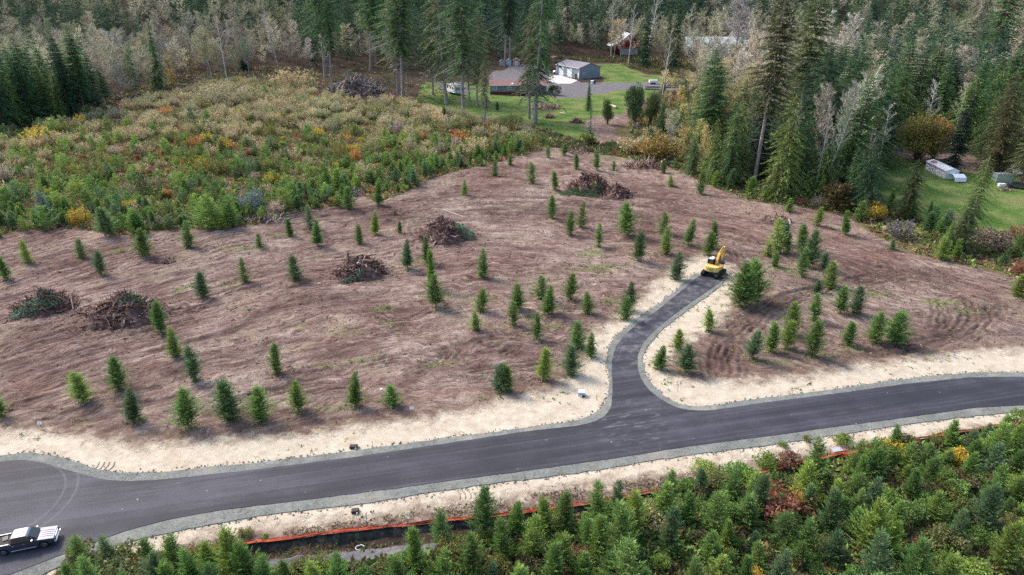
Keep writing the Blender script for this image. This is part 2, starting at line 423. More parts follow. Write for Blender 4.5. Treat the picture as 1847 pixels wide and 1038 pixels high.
REDS = [(960, 300, 50, 6), (1150, 455, 40, 14), (1400, 380, 90, 12), (1500, 430, 70, 14), (1250, 400, 60, 16), (820, 710, 60, 7), (1350, 420, 60, 14), (1370, 340, 30, 6), (900, 330, 40, 8), (1020, 400, 30, 10), (1600, 460, 80, 10), (1760, 530, 50, 8), (300, 590, 40, 8), (60, 700, 50, 12), (100, 425, 40, 8), (420, 545, 60, 6)]
rd = np.zeros_like(X)
for gx, gy, gw, gh in REDS:
    p = G(gx, gy); rx = abs(G(gx + gw, gy).x - p.x); ry = abs(G(gx, gy - gh).y - p.y)
    rd = np.maximum(rd, np.exp(-(((X - p.x) / rx) ** 2 + ((Y - p.y) / ry) ** 2)))
vattr(gme, "red", rd)

n = N("bare_soil_and_sand")
gp = n.pos()
P_ = (gp, 0)
sep = n.n("SeparateXYZ", {0: P_})
x2 = n.math('MULTIPLY', (sep, 0), (sep, 0))
vv = n.math('ADD', (sep, 1), n.math('MULTIPLY', x2, 1 / 130.0))
wob = n.math('MULTIPLY', n.noise(P_, 0.09, 3), 14.0)
fl = n.n("CombineXYZ", {0: (sep, 0), 1: n.math('ADD', vv, wob), 2: 0.0})
s1 = n.noise(n.scale(fl, (0.10, 1.3, 1)), 1.0, 6, 0.68)
s2 = n.noise(n.scale(fl, (0.35, 3.2, 1)), 1.0, 5, 0.7)
b1 = n.noise(P_, 0.05, 5, 0.6)
f1 = n.noise(P_, 2.6, 8, 0.78)
f2 = n.noise(P_, 0.5, 6, 0.7)
mixv = n.math('ADD', n.math('MULTIPLY', s1, 0.46), n.math('ADD', n.math('MULTIPLY', s2, 0.2), n.math('ADD', n.math('MULTIPLY', b1, 0.3), n.math('MULTIPLY', f2, 0.22))))
mixv2 = n.math('ADD', mixv, n.math('MULTIPLY', n.math('SUBTRACT', f1, 0.5), 0.24))
soilc = n.ramp(mixv2, [(0.46, (0.058, 0.033, 0.029)), (0.535, (0.155, 0.094, 0.079)), (0.60, (0.250, 0.172, 0.147)), (0.68, (0.42, 0.335, 0.275))])
redm = n.math('MULTIPLY', (n.attr("red"), 2), n.step(f2, 0.35, 0.65))
soilc = n.mix(n.math('MULTIPLY', redm, 0.75), soilc, n.ramp(s2, [(0.35, (0.15, 0.065, 0.045)), (0.65, (0.33, 0.17, 0.13))]))
dkm = n.math('MULTIPLY', (n.attr("dark"), 2), n.step(s1, 0.36, 0.60))
soilc = n.mix(n.math('MULTIPLY', dkm, 0.85), soilc, n.ramp(s2, [(0.38, (0.060, 0.034, 0.030)), (0.62, (0.150, 0.090, 0.078))]))
soilc = n.mix(n.math('MULTIPLY', (n.attr("rut"), 2), 0.80), soilc, c4(0.050, 0.027, 0.023))
# straw, moss and seedlings on the soil
strawm = n.step(n.noise(P_, 0.075, 6, 0.75), 0.50, 0.68)
soilc = n.mix(n.math('MULTIPLY', strawm, 0.62), soilc, n.ramp(f1, [(0.35, (0.22, 0.16, 0.11)), (0.65, (0.50, 0.41, 0.30))]))
grm = n.math('MULTIPLY', n.math('ADD', n.math('MULTIPLY', (n.attr("green"), 2), 0.55), n.math('MULTIPLY', n.step(b1, 0.5, 0.75), 0.25)), 1.0)
grm = n.step(n.math('ADD', grm, n.math('MULTIPLY', n.math('SUBTRACT', f1, 0.5), 1.5)), 0.32, 0.62)
soilc = n.mix(n.math('MULTIPLY', grm, 0.7), soilc, n.ramp(f2, [(0.3, (0.10, 0.12, 0.045)), (0.7, (0.26, 0.27, 0.12))]))
# pale chips
vor = n.n("TexVoronoi", {"Vector": P_, "Scale": 1.6, "Randomness": 1.0})
chip = n.math('LESS_THAN', (vor, 0), 0.085)
soilc = n.mix(n.math('MULTIPLY', chip, n.step(n.noise(P_, 0.2, 3), 0.42, 0.6)), soilc, c4(0.55, 0.45, 0.36))
vor2 = n.n("TexVoronoi", {"Vector": n.scale(P_, (1.0, 1.0, 1)), "Scale": 2.7, "Randomness": 1.0})
chip2 = n.math('LESS_THAN', (vor2, 0), 0.14)
soilc = n.mix(n.math('MULTIPLY', chip2, 0.6), soilc, c4(0.05, 0.03, 0.027))
dk = n.step(n.noise(n.scale(fl, (0.5, 2.6, 1)), 1.0, 7, 0.8), 0.50, 0.40)
busy = n.math('ADD', 0.25, n.step(n.noise(P_, 0.09, 4, 0.6), 0.42, 0.60))
soilc = n.mix(n.math('MULTIPLY', n.math('MULTIPLY', dk, busy), 0.60), soilc, c4(0.055, 0.034, 0.030))
lt_ = n.step(n.noise(n.scale(fl, (0.8, 3.5, 1)), 1.3, 6, 0.8), 0.56, 0.68)
soilc = n.mix(n.math('MULTIPLY', n.math('MULTIPLY', lt_, busy), 0.45), soilc, c4(0.36, 0.28, 0.245))
edg = n.step(n.math('ADD', (n.attr("edge"), 2), n.math('MULTIPLY', n.math('SUBTRACT', n.noise(P_, 0.35, 5, .7), 0.5), 1.1)), 0.25, 0.75)
soilc = n.mix(n.math('MULTIPLY', edg, 0.72), soilc, n.ramp(n.noise(P_, 1.1, 7, .75), [(0.38, (0.120, 0.078, 0.058)), (0.56, (0.215, 0.150, 0.112)), (0.68, (0.36, 0.28, 0.215))]))
# sand verge
sm = (n.attr("sand"), 2)
rag = n.math('ADD', n.math('MULTIPLY', n.math('SUBTRACT', n.noise(P_, 0.42, 8, 0.72), 0.5), 1.7), n.math('MULTIPLY', n.math('SUBTRACT', f1, 0.5), 0.5))
smask = n.step(n.math('ADD', sm, rag), 0.28, 0.80)
sandc = n.ramp(n.math('ADD', n.math('MULTIPLY', f2, 0.5), n.math('MULTIPLY', n.noise(P_, 1.2, 8, 0.8), 0.5)), [(0.36, (0.38, 0.29, 0.21)), (0.48, (0.49, 0.418, 0.322)), (0.62, (0.60, 0.53, 0.42))])
smudge = n.step(n.noise(P_, 0.16, 5, 0.7), 0.55, 0.75)
sandc = n.mix(n.math('MULTIPLY', smudge, 0.5), sandc, c4(0.40, 0.30, 0.22))
spk = n.math('LESS_THAN', (n.n("TexVoronoi", {"Vector": P_, "Scale": 2.0, "Randomness": 1.0}), 0), 0.10)
sandc = n.mix(n.math('MULTIPLY', spk, 0.6), sandc, c4(0.17, 0.12, 0.09))
sfine = n.step(n.noise(P_, 3.4, 6, 0.8), 0.56, 0.70)
sandc = n.mix(n.math('MULTIPLY', sfine, n.math('ADD', 0.10, n.math('MULTIPLY', n.step(n.noise(P_, 0.3, 5, .7), 0.45, 0.65), 0.5))), sandc, c4(0.26, 0.185, 0.14))
col = n.mix(smask, soilc, sandc)
# undergrowth floor, lawn, yard, woodland floor
gm = n.step(n.math('ADD', (n.attr("grow"), 2), n.math('MULTIPLY', rag, 0.6)), 0.4, 0.6)
gc = n.ramp(n.math('ADD', n.math('MULTIPLY', f2, 0.6), n.math('MULTIPLY', f1, 0.4)), [(0.36, (0.045, 0.035, 0.022)), (0.46, (0.13, 0.085, 0.05)), (0.54, (0.15, 0.15, 0.06)), (0.62, (0.26, 0.17, 0.10)), (0.7, (0.33, 0.24, 0.14))])
col = n.mix(gm, col, gc)
wm = n.step(n.math('ADD', (n.attr("wood"), 2), n.math('MULTIPLY', rag, 0.3)), 0.35, 0.65)
wc = n.ramp(n.math('ADD', n.math('MULTIPLY', f2, 0.6), n.math('MULTIPLY', f1, 0.4)), [(0.36, (0.025, 0.02, 0.016)), (0.5, (0.060, 0.042, 0.032)), (0.66, (0.13, 0.085, 0.06))])
col = n.mix(wm, col, wc)
lm = n.step(n.math('ADD', (n.attr("lawn"), 2), n.math('MULTIPLY', rag, 0.9)), 0.38, 0.62)
lc = n.ramp(n.math('ADD', n.math('MULTIPLY', n.noise(P_, 0.13, 5, 0.7), 0.75), n.math('MULTIPLY', f1, 0.25)), [(0.38, (0.060, 0.120, 0.028)), (0.49, (0.110, 0.172, 0.042)), (0.56, (0.180, 0.205, 0.075)), (0.66, (0.21, 0.17, 0.09))])
col = n.mix(lm, col, lc)
ym = n.step(n.math('ADD', (n.attr("yard"), 2), n.math('MULTIPLY', rag, 0.15)), 0.42, 0.58)
yc = n.ramp(n.math('ADD', n.math('MULTIPLY', f1, 0.6), n.math('MULTIPLY', f2, 0.4)), [(0.38, (0.10, 0.095, 0.10)), (0.62, (0.23, 0.215, 0.22))])
col = n.mix(ym, col, yc)
bh = n.math('ADD', n.math('MULTIPLY', f1, 0.5), n.math('ADD', n.math('MULTIPLY', s2, 0.5), n.math('MULTIPLY', s1, 0.6)))
bh = n.math('MULTIPLY', bh, n.math('SUBTRACT', 1.0, n.math('MAXIMUM', n.math('MULTIPLY', smask, 0.72), n.math('MULTIPLY', edg, 0.5))))
gmat = n.pbsdf(col, 0.95, bh, 1.0, 0.24, **{"Specular IOR Level": 0.05})
go = tag(link("ground", gme, gmat), kind="structure")

# look-up of the ground height
def zat(x, y):
    i = int(np.clip(np.searchsorted(xs, x) - 1, 0, nx - 2)); j = int(np.clip(np.searchsorted(ys, y) - 1, 0, ny - 2))
    fx = (x - xs[i]) / (xs[i + 1] - xs[i]); fy = (y - ys[j]) / (ys[j + 1] - ys[j])
    return float((Z[j, i] * (1 - fx) + Z[j, i + 1] * fx) * (1 - fy) + (Z[j + 1, i] * (1 - fx) + Z[j + 1, i + 1] * fx) * fy)
def zarr(x, y):
    i = np.clip(np.searchsorted(xs, x) - 1, 0, nx - 2); j = np.clip(np.searchsorted(ys, y) - 1, 0, ny - 2)
    fx = (x - xs[i]) / (xs[i + 1] - xs[i]); fy = (y - ys[j]) / (ys[j + 1] - ys[j])
    return (Z[j, i] * (1 - fx) + Z[j, i + 1] * fx) * (1 - fy) + (Z[j + 1, i] * (1 - fx) + Z[j + 1, i + 1] * fx) * fy
def GG(px, py):
    p = G(px, py); p.z = zat(p.x, p.y); return p

# ------------------------------------------------------------ road and shoulder sheets
def sheet(name, poly, z, mat, jag, seed, step=0.5, skirt=0.12):
    pts = []
    m = len(poly)
    for i in range(m):
        a, b = poly[i], poly[(i + 1) % m]
        k = max(1, int(np.hypot(*(b - a)) / step))
        for j in range(k): pts.append(a + (b - a) * j / k)
    pts = np.array(pts)
    for _ in range(3): pts = (np.roll(pts, 1, 0) + pts * 2 + np.roll(pts, -1, 0)) / 4
    t = np.roll(pts, -1, 0) - np.roll(pts, 1, 0)
    nn = np.stack([-t[:, 1], t[:, 0]], 1) / np.maximum(np.hypot(t[:, 0], t[:, 1]), 1e-6)[:, None]
    w = (fbm(pts[:, 0] * 0.8, pts[:, 1] * 0.8, seed, 3) - 0.5) * 2 * jag
    pts = pts + nn * w[:, None]
    tris = tessellate_polygon([[Vector((a, b, 0)) for a, b in pts]])
    K = len(pts)
    V = [(a, b, z) for a, b in pts] + [(a, b, z - skirt) for a, b in pts]
    faces = [tuple(f) for f in tris]
    faces += [(i, (i + 1) % K, K + (i + 1) % K, K + i) for i in range(K)]
    me = bpy.data.meshes.new(name); me.from_pydata(V, [], faces); me.update()
    import bmesh
    bm = bmesh.new(); bm.from_mesh(me); bmesh.ops.recalc_face_normals(bm, faces=bm.faces)
    up = [f for f in bm.faces if abs(f.normal.z) > 0.5]
    if up and up[0].normal.z < 0: bmesh.ops.reverse_faces(bm, faces=bm.faces)
    bm.to_mesh(me); bm.free()
    return tag(link(name, me, mat), kind="structure")
n = N("crushed_gravel")
gp = n.pos(); P_ = (gp, 0)
f1 = n.noise(P_, 5.0, 8, 0.8); f2 = n.noise(P_, 0.5, 5, 0.65)
gc = n.ramp(n.math('ADD', n.math('MULTIPLY', f1, 0.7), n.math('MULTIPLY', f2, 0.3)), [(0.38, (0.095, 0.10, 0.092)), (0.52, (0.20, 0.208, 0.19)), (0.66, (0.32, 0.325, 0.30))])
gc = n.mix(n.math('MULTIPLY', n.step(n.noise(P_, 0.22, 5), 0.5, 0.7), 0.35), gc, c4(0.42, 0.37, 0.29))
M_GRAVEL = n.pbsdf(gc, 0.95, f1, 0.7, 0.06, **{"Specular IOR Level": 0.1})
sheet("gravel_shoulder", W['gravel'], 0.075, M_GRAVEL, 0.16, 41)
n = N("fresh_asphalt")
gp = n.pos(); P_ = (gp, 0)
sep = n.n("SeparateXYZ", {0: P_})
# coordinate across the road: the road runs at a slight angle
ang = math.atan2(*(GW([(1300, 765)])[0] - GW([(500, 880)])[0])[::-1])
rot = n.n("VectorRotate", {"Vector": P_, "Angle": -ang}); rot.rotation_type = 'Z_AXIS'
f1 = n.noise(P_, 7.0, 6, 0.8)
lane = n.noise(n.scale(rot, (0.022, 0.55, 1)), 1.0, 5, 0.7)
blot = n.noise(P_, 0.15, 6, 0.7)
v = n.math('ADD', n.math('MULTIPLY', f1, 0.3), n.math('ADD', n.math('MULTIPLY', lane, 0.5), n.math('MULTIPLY', blot, 0.3)))
ac = n.ramp(v, [(0.47, (0.024, 0.024, 0.032)), (0.55, (0.039, 0.038, 0.050)), (0.63, (0.068, 0.067, 0.083))])
dust = n.step(n.noise(n.scale(rot, (0.10, 1.1, 1)), 1.0, 7, 0.75), 0.60, 0.80)
ac = n.mix(n.math('MULTIPLY', dust, 0.42), ac, c4(0.30, 0.27, 0.25))
jc = G(1140, 762); jd = n.n("VectorMath", {0: P_, 1: (jc.x, jc.y, 0.11)}, operation='DISTANCE')
jm = n.math('MULTIPLY', n.step((jd, 1), 7.5, 2.0), n.step(n.noise(n.scale(rot, (0.5, 1.6, 1)), 1.0, 7, 0.8), 0.50, 0.70))
ac = n.mix(n.math('MULTIPLY', jm, 0.45), ac, c4(0.32, 0.30, 0.30))
seam = n.step(n.noise(n.scale(rot, (0.004, 2.4, 1)), 1.0, 2, 0.5), 0.60, 0.66)
ac = n.mix(n.math('MULTIPLY', n.math('MULTIPLY', seam, n.step(f1, 0.3, 0.7)), 0.22), ac, c4(0.20, 0.19, 0.21))
spots = n.math('LESS_THAN', (n.n("TexVoronoi", {"Vector": P_, "Scale": 0.8, "Randomness": 1.0}), 0), 0.07)
ac = n.mix(n.math('MULTIPLY', n.math('MULTIPLY', spots, n.step(n.noise(P_, 0.3, 3), 0.5, 0.6)), 0.7), ac, c4(0.45, 0.42, 0.38))
# pale turning marks beside the pickup, two arcs
cen = G(-20, 912)
for rpx in ((118, 915), (97, 915)):
    q = G(*rpx); rad = q.x - cen.x
    dd = n.n("VectorMath", {0: P_, 1: (cen.x, cen.y, 0.11)}, operation='DISTANCE')
    ring = n.math('LESS_THAN', n.math('ABSOLUTE', n.math('SUBTRACT', (dd, 1), rad)), 0.11)
    ring = n.math('MULTIPLY', ring, n.math('GREATER_THAN', (sep, 0), cen.x + rad * 0.45))
    ring = n.math('MULTIPLY', ring, n.step(f1, 0.3, 0.6))
    ac = n.mix(n.math('MULTIPLY', ring, 0.16), ac, c4(0.34, 0.32, 0.34))
# dust trodden onto the spur
sp = n.step((sep, 1), G(1150, 700).y, G(1150, 640).y)
dsp = n.math('MULTIPLY', sp, n.step(n.noise(P_, 0.55, 7, 0.75), 0.44, 0.70))
ac = n.mix(n.math('MULTIPLY', dsp, 0.42), ac, c4(0.34, 0.32, 0.31))
M_ASPH = n.pbsdf(ac, 0.75, f1, 0.35, 0.03, **{"Specular IOR Level": 0.35})
sheet("asphalt_road", W['asphalt'], 0.115, M_ASPH, 0.06, 51)
ROADZ = 0.115
# ------------------------------------------------------------ plant building
class Kites:
    """many small pointed leaf sprays collected as four-cornered faces"""
    def __init__(s): s.p = []; s.d = []; s.w = []; s.t = []
    def add(s, p, d, w, t): s.p.append(p); s.d.append(d); s.w.append(w); s.t.append(t)
    def arrays(s):
        p = np.array(s.p, float); d = np.array(s.d, float); w = np.array(s.w, float)
        r = np.random.default_rng(len(p)).normal(size=p.shape)
        side = np.cross(d, r); side /= np.maximum(np.linalg.norm(side, axis=1), 1e-9)[:, None]
        side *= w[:, None] * 0.5
        V = np.stack([p, p + d * 0.45 - side, p + d, p + d * 0.45 + side], 1).reshape(-1, 3)
        Fq = np.arange(len(V)).reshape(-1, 4)
        return V, Fq, np.array(s.t)

def tube(pts, rad, k=6):
    """tapered tube through points; returns V, F(quads)"""
    pts = np.array(pts, float); V = []; n_ = len(pts)
    for i in range(n_):
        t = pts[min(i + 1, n_ - 1)] - pts[max(i - 1, 0)]
        t /= max(np.linalg.norm(t), 1e-9)
        a = np.cross(t, [0, 1, 0] if abs(t[1]) < 0.9 else [1, 0, 0]); a /= np.linalg.norm(a)
        b = np.cross(t, a)
        for j in range(k):
            an = 2 * math.pi * j / k
            V.append(pts[i] + rad[i] * (math.cos(an) * a + math.sin(an) * b))
    Fq = [(i * k + j, i * k + (j + 1) % k, (i + 1) * k + (j + 1) % k, (i + 1) * k + j) for i in range(n_ - 1) for j in range(k)]
    return np.array(V), np.array(Fq)

def merge(parts):
    V = []; Fq = []; o = 0
    for v, f in parts:
        V.append(v); Fq.append(f + o); o += len(v)
    return np.concatenate(V), np.concatenate(Fq)

def conifer(seed, H, Rm, wh, nb, pts, spray, base=0.03, up=0.35, droop=0.0, power=0.85, gap=0.0, lean=0.0, sw=0.32, bare_sticks=0, bulge=0.0, trunk_r=None, ragged=0.25, dens=1.0, low=0.6, fork=0):
    r = random.Random(seed); K = Kites(); sticks = []
    ph = [r.uniform(0, 6.28) for _ in range(6)]
    def ax(t):                                   # trunk axis
        return np.array([lean * t * t * H + 0.008 * H * math.sin(4 * t + ph[0]), 0.008 * H * math.sin(3.3 * t + ph[1]), t * H])
    for i in range(wh):
        t = base + (0.985 - base) * ((i + r.random() * 0.8) / wh) ** 0.95
        q = (t - base) / (1 - base)
        prof = (1 - q) ** power * min(1.0, low + q * (1 - low) * 4.5) + bulge * math.sin(q * math.pi)
        n_ = max(3, int(nb * (0.5 + 0.5 * prof) + r.random()))
        a0 = r.uniform(0, 6.28)
        for j in range(n_):
            az = a0 + 6.283 * j / n_ + r.uniform(-0.4, 0.4)
            lump = 1 + 0.30 * math.sin(az * 2 + ph[2] + q * 7) * math.sin(q * 11 + ph[3])
            if gap and noise2(az * 1.3 + ph[4], t * 9, seed) < gap * (1 - .6 * q): continue
            L = Rm * prof * lump * r.uniform(1 - ragged * 1.7, 1 + ragged) + 0.02 * Rm
            L = min(L, (1 - t) * H * 1.1 + 0.04 * Rm)
            e = up * (0.35 + 1.1 * q) + r.uniform(-0.15, 0.15) - droop * (1 - q)
            o = ax(t); h = np.array([math.cos(az), math.sin(az), 0.0])
            m = max(2, int(pts * (0.25 + 0.75 * L / Rm) * dens))
            tip = o
            for k in range(m):
                s = (k + 0.6) / m
                p = o + h * (L * s * math.cos(e)) + np.array([0, 0, L * s * math.sin(e) - droop * 0.6 * L * s * s + 0.25 * up * L * s * s])
                for sd_ in (-1, 1):
                    an = az + sd_ * r.uniform(0.35, 1.1)
                    ln = spray * (1.2 - 0.65 * s) * r.uniform(0.6, 1.3) * min(1, .45 + L / Rm)
                    z_ = (e * 0.6 + r.uniform(-0.25, 0.35)) - droop * r.uniform(0.4, 1.4)
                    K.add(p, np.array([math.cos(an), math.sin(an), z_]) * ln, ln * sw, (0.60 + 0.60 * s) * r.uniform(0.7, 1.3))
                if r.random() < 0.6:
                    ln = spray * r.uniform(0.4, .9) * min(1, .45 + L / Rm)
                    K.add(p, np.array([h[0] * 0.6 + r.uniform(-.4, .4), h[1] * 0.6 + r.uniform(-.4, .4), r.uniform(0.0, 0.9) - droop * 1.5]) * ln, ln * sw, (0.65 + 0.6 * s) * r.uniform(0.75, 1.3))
                tip = p
            d = tip - o; d /= max(np.linalg.norm(d), 1e-6)
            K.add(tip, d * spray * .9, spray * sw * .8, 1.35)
            if i % 3 == 0: sticks.append(([o, tip], [Rm * 0.016, Rm * 0.005]))
    K.add(ax(.955), ax(1.0) - ax(.94), H * .012, 1.35)
    for k in range(6):
        t = 0.93 + .05 * k / 6; a = r.uniform(0, 6.28)
        K.add(ax(t), np.array([.5 * math.cos(a), .5 * math.sin(a), 0.8]) * spray * .45, spray * sw * .5, 1.3)
    tr = trunk_r or H * 0.013
    T = [tube([ax(q) - (np.array([0, 0, 0.3]) if q == 0 else 0) for q in np.linspace(0, 0.98, 10)], [tr * (1.25 if q == 0 else 1) * (1 - q) ** 0.8 + 0.01 for q in np.linspace(0, 0.98, 10)], 7)]
    for k in range(bare_sticks):
        t = r.uniform(0.15, max(0.3, base + 0.15)); az = r.uniform(0, 6.28); L = Rm * r.uniform(0.25, 0.85)
        o = ax(t); e = r.uniform(-0.5, 0.15)
        mid = o + np.array([math.cos(az), math.sin(az), e * 0.5]) * L * 0.5
        end = mid + np.array([math.cos(az + r.uniform(-.3, .3)), math.sin(az), e - 0.3]) * L * 0.5
        T.append(tube([o, mid, end], [tr * 0.16, tr * 0.11, tr * 0.04], 3))
    for p_, r_ in sticks: T.append(tube(p_, r_, 3))
    return K.arrays(), merge(T)

def baretree(seed, H, spread_, nprim=12, nsec=6, ntw=7, tw=0.9, base=0.35, lean=0.0, leaf=0.0, wtw=0.05):
    """leafless broadleaf: trunk, limbs (tubes) and a haze of twigs (kites)"""
    r = random.Random(seed); T = []; K = Kites()
    ph = r.uniform(0, 6)
    def ax(t): return np.array([lean * t * H + 0.02 * H * math.sin(3 * t + ph), 0.02 * H * math.sin(2.3 * t + ph), t * H])
    tr = H * 0.011
    T.append(tube([ax(q) - (np.array([0, 0, .3]) if q == 0 else 0) for q in np.linspace(0, 1, 9)], [tr * (1 - q) ** 0.7 + 0.015 for q in np.linspace(0, 1, 9)], 6))
    for i in range(nprim):
        t = base + (0.97 - base) * (i + r.random()) / nprim
        az = r.uniform(0, 6.28); L = spread_ * (1.15 - 0.75 * (t - base) / (1 - base)) * r.uniform(0.7, 1.2)
        e = r.uniform(0.55, 1.1)
        o = ax(t); d = np.array([math.cos(az) * math.cos(e), math.sin(az) * math.cos(e), math.sin(e)])
        m = o + d * L * 0.5; d2 = d + np.array([r.uniform(-.2, .2), r.uniform(-.2, .2), 0.25]); end = m + d2 / np.linalg.norm(d2) * L * 0.6
        T.append(tube([o, m, end], [tr * 0.38, tr * 0.22, tr * 0.07], 4))
        for j in range(nsec):
            s = (j + 1.0) / (nsec + 0.2); q = o + (m - o) * min(1, s * 2) if s < .5 else m + (end - m) * (s - .5) * 2
            a2 = az + r.uniform(-1.5, 1.5); e2 = r.uniform(0.3, 1.2); L2 = L * 0.42 * (1.2 - s * .6) * r.uniform(.6, 1.2)
            dd = np.array([math.cos(a2) * math.cos(e2), math.sin(a2) * math.cos(e2), math.sin(e2)])
            K.add(q, dd * L2, wtw * 1.5, r.uniform(.8, 1.1))
            for k in range(ntw):
                p = q + dd * L2 * r.uniform(0.25, 1)
                a3 = a2 + r.uniform(-1.2, 1.2); e3 = r.uniform(0.1, 1.3); ln = tw * r.uniform(.5, 1.2)
                d3 = np.array([math.cos(a3) * math.cos(e3), math.sin(a3) * math.cos(e3), math.sin(e3)])
                K.add(p, d3 * ln, wtw, r.uniform(.85, 1.3))
                if r.random() < leaf:
                    K.add(p + d3 * ln, np.array([r.uniform(-1, 1), r.uniform(-1, 1), r.uniform(-.6, .6)]) * 0.3, 0.26, r.uniform(0.9, 1.5))
    return K.arrays(), merge(T)

def leafy(seed, H, Rm, nleaf, ls, flat=1.0, clumps=26, stems=10):
    """rounded broadleaf bush or tree crown made of leaf clusters on stems"""
    r = random.Random(seed); K = Kites(); T = []
    cs = []
    for i in range(clumps):
        az = r.uniform(0, 6.28); rad = Rm * math.sqrt(r.random()) * 0.8; z = H * (0.25 + 0.72 * r.random() * (1 - 0.55 * (rad / Rm) ** 2))
        cs.append((np.array([rad * math.cos(az), rad * math.sin(az), z]), Rm * r.uniform(0.22, 0.42)))
    for i in range(nleaf):
        c, cr = cs[i % clumps]
        v = np.array([r.gauss(0, 1), r.gauss(0, 1), r.gauss(0, .8) * flat]); v /= np.linalg.norm(v)
        p = c + v * cr * (0.55 + 0.5 * r.random())
        if p[2] < 0.02: p[2] = abs(p[2]) + .02
        d = v * 0.6 + np.array([r.uniform(-1, 1), r.uniform(-1, 1), r.uniform(-.4, .9)])
        ln = ls * r.uniform(.6, 1.3)
        K.add(p, d / np.linalg.norm(d) * ln, ln * 0.75, r.uniform(.65, 1.3))
    for i in range(stems):
        c, cr = cs[r.randrange(clumps)]
        b = np.array([r.uniform(-.1, .1) * Rm, r.uniform(-.1, .1) * Rm, -0.1])
        T.append(tube([b, (b + c) * 0.5 + np.array([0, 0, .12 * H]), c], [H * 0.012, H * 0.009, H * 0.004], 4))
    return K.arrays(), merge(T)

def brush(seed, H, Rm, nst, nl, wl=0.07, tip=0.3):
    """upright thicket of thin stems carrying narrow leaves"""
    r = random.Random(seed); K = Kites(); T = []
    for i in range(nst):
        az = r.uniform(0, 6.28); rad = Rm * math.sqrt(r.random()); b = np.array([rad * .6 * math.cos(az), rad * .6 * math.sin(az), -0.1])
        h = H * r.uniform(0.55, 1.05) * (1 - 0.3 * (rad / Rm) ** 2)
        e = np.array([rad * math.cos(az) * 1.1 + r.uniform(-.2, .2), rad * math.sin(az) * 1.1 + r.uniform(-.2, .2), h])
        if i % 3 == 0: T.append(tube([b, (b + e) / 2 + np.array([0, 0, .1 * h]), e], [.03, .022, .008], 3))
        K.add(b, e - b, 0.05, r.uniform(.6, .9))
        for j in range(nl):
            s = r.uniform(0.3, 1.0); p = b + (e - b) * s
            d = np.array([r.uniform(-1, 1), r.uniform(-1, 1), r.uniform(0, 1.4)]); ln = tip * r.uniform(.5, 1.3)
            K.add(p, d / np.linalg.norm(d) * ln, wl * r.uniform(.7, 1.5), (.6 + .5 * s) * r.uniform(.75, 1.3))
    return K.arrays(), merge(T)

BANK = {}
def bank(kind, specs):
    """keeps (crown mesh, trunk mesh, height) for every variant of a kind"""
    L = []
    for (arr, tr), H in specs:
        V, Fq, t = arr
        cm = np_mesh(kind + "_crown", V, Fq, tint=t)
        tm = np_mesh(kind + "_trunk", tr[0], tr[1], smooth=True)
        L.append((cm, tm, H))
    BANK[kind] = L

# young conifer, about 4 m
SR = [1.0, 1.25, .85, 1.15, .95, 1.35, 1.1, .8, 1.2, 1.0, 1.3, .9]
bank("sapling", [(conifer(100 + i, 4.0, SR[i], 30 + (i % 3) * 4, 8, 9, .34, base=[.02, .05, .10, .03, .02, .06][i % 6], up=[.55, .75, .45, .65][i % 4], power=[.70, .58, .85, .52, .75, .62][i % 6], low=[.85, .65, .75, .9, .6][i % 5], ragged=[.32, .45, .38][i % 3], lean=[0, .05, -.05, .03][i % 4], sw=0.19, gap=[.18, .30, .24][i % 3], trunk_r=.05), 4.0) for i in range(12)])
# small, for the far thicket
bank("seedling", [(conifer(140 + i, 3.0, [0.95, 1.15, 0.75, 1.05, 1.25, .85][i], 20, 7, 6, 0.36, base=0.02, up=[.6, .9, .7][i % 3], power=[.9, .65, .8][i % 3], low=[.8, .5, .65][i % 3], ragged=.42, lean=[0, .06, -.06][i % 3], sw=0.19, gap=0.15, trunk_r=.04), 3.0) for i in range(6)])
# tall dense fir, branches to the ground
bank("fir", [(conifer(200 + i, 24, [4.8, 5.6, 4.2, 5.2, 6.0][i], 46, 7, 13, 1.0, base=[.05, .12, .05, .2, .08][i], up=0.12, droop=.28, power=[.75, .9, .65, .8, .7][i], gap=.28, ragged=.36, sw=.22, low=.7, bare_sticks=14, lean=[0, .01, -.01, 0, .01][i]), 24) for i in range(5)])
# great fir with clean lower trunk and heavy level boughs
bank("oldfir", [(conifer(220 + i, 38, [8.2, 8.8][i], 40, 6, 20, 1.25, base=[.40, .42][i], up=0.12, droop=.26, power=[.62, .7][i], gap=.30, ragged=.36, sw=.24, low=.55, bare_sticks=30, trunk_r=.5), 38) for i in range(2)])
# tall with a bare lower trunk and a ragged hanging crown
bank("hemlock", [(conifer(230 + i, 32, [6.2, 5.2, 6.6, 5.6][i], 50, 7, 15, 1.0, base=[.30, .38, .24, .34][i], up=0.05, droop=.34, power=.55, gap=.38, ragged=.42, sw=.18, bare_sticks=50, trunk_r=.36, bulge=.10), 32) for i in range(4)])
# cedar, feathery drooping
bank("cedar", [(conifer(260 + i, 18, [5.0, 4.4, 5.6, 4.8][i], 44, 8, 14, 0.85, base=0.04, up=-0.05, droop=.42, power=[.7, .85, .6, .75][i], gap=.28, ragged=.38, sw=.18, low=.8, bare_sticks=14), 18) for i in range(4)])
# sparse old conifer
bank("sparse", [(conifer(280 + i, 30, [5.0, 4.4][i], 38, 6, 10, .95, base=[.22, .3][i], up=-0.1, droop=.5, power=.4, gap=.42, ragged=.55, sw=.24, bare_sticks=90, trunk_r=.40), 30) for i in range(2)])
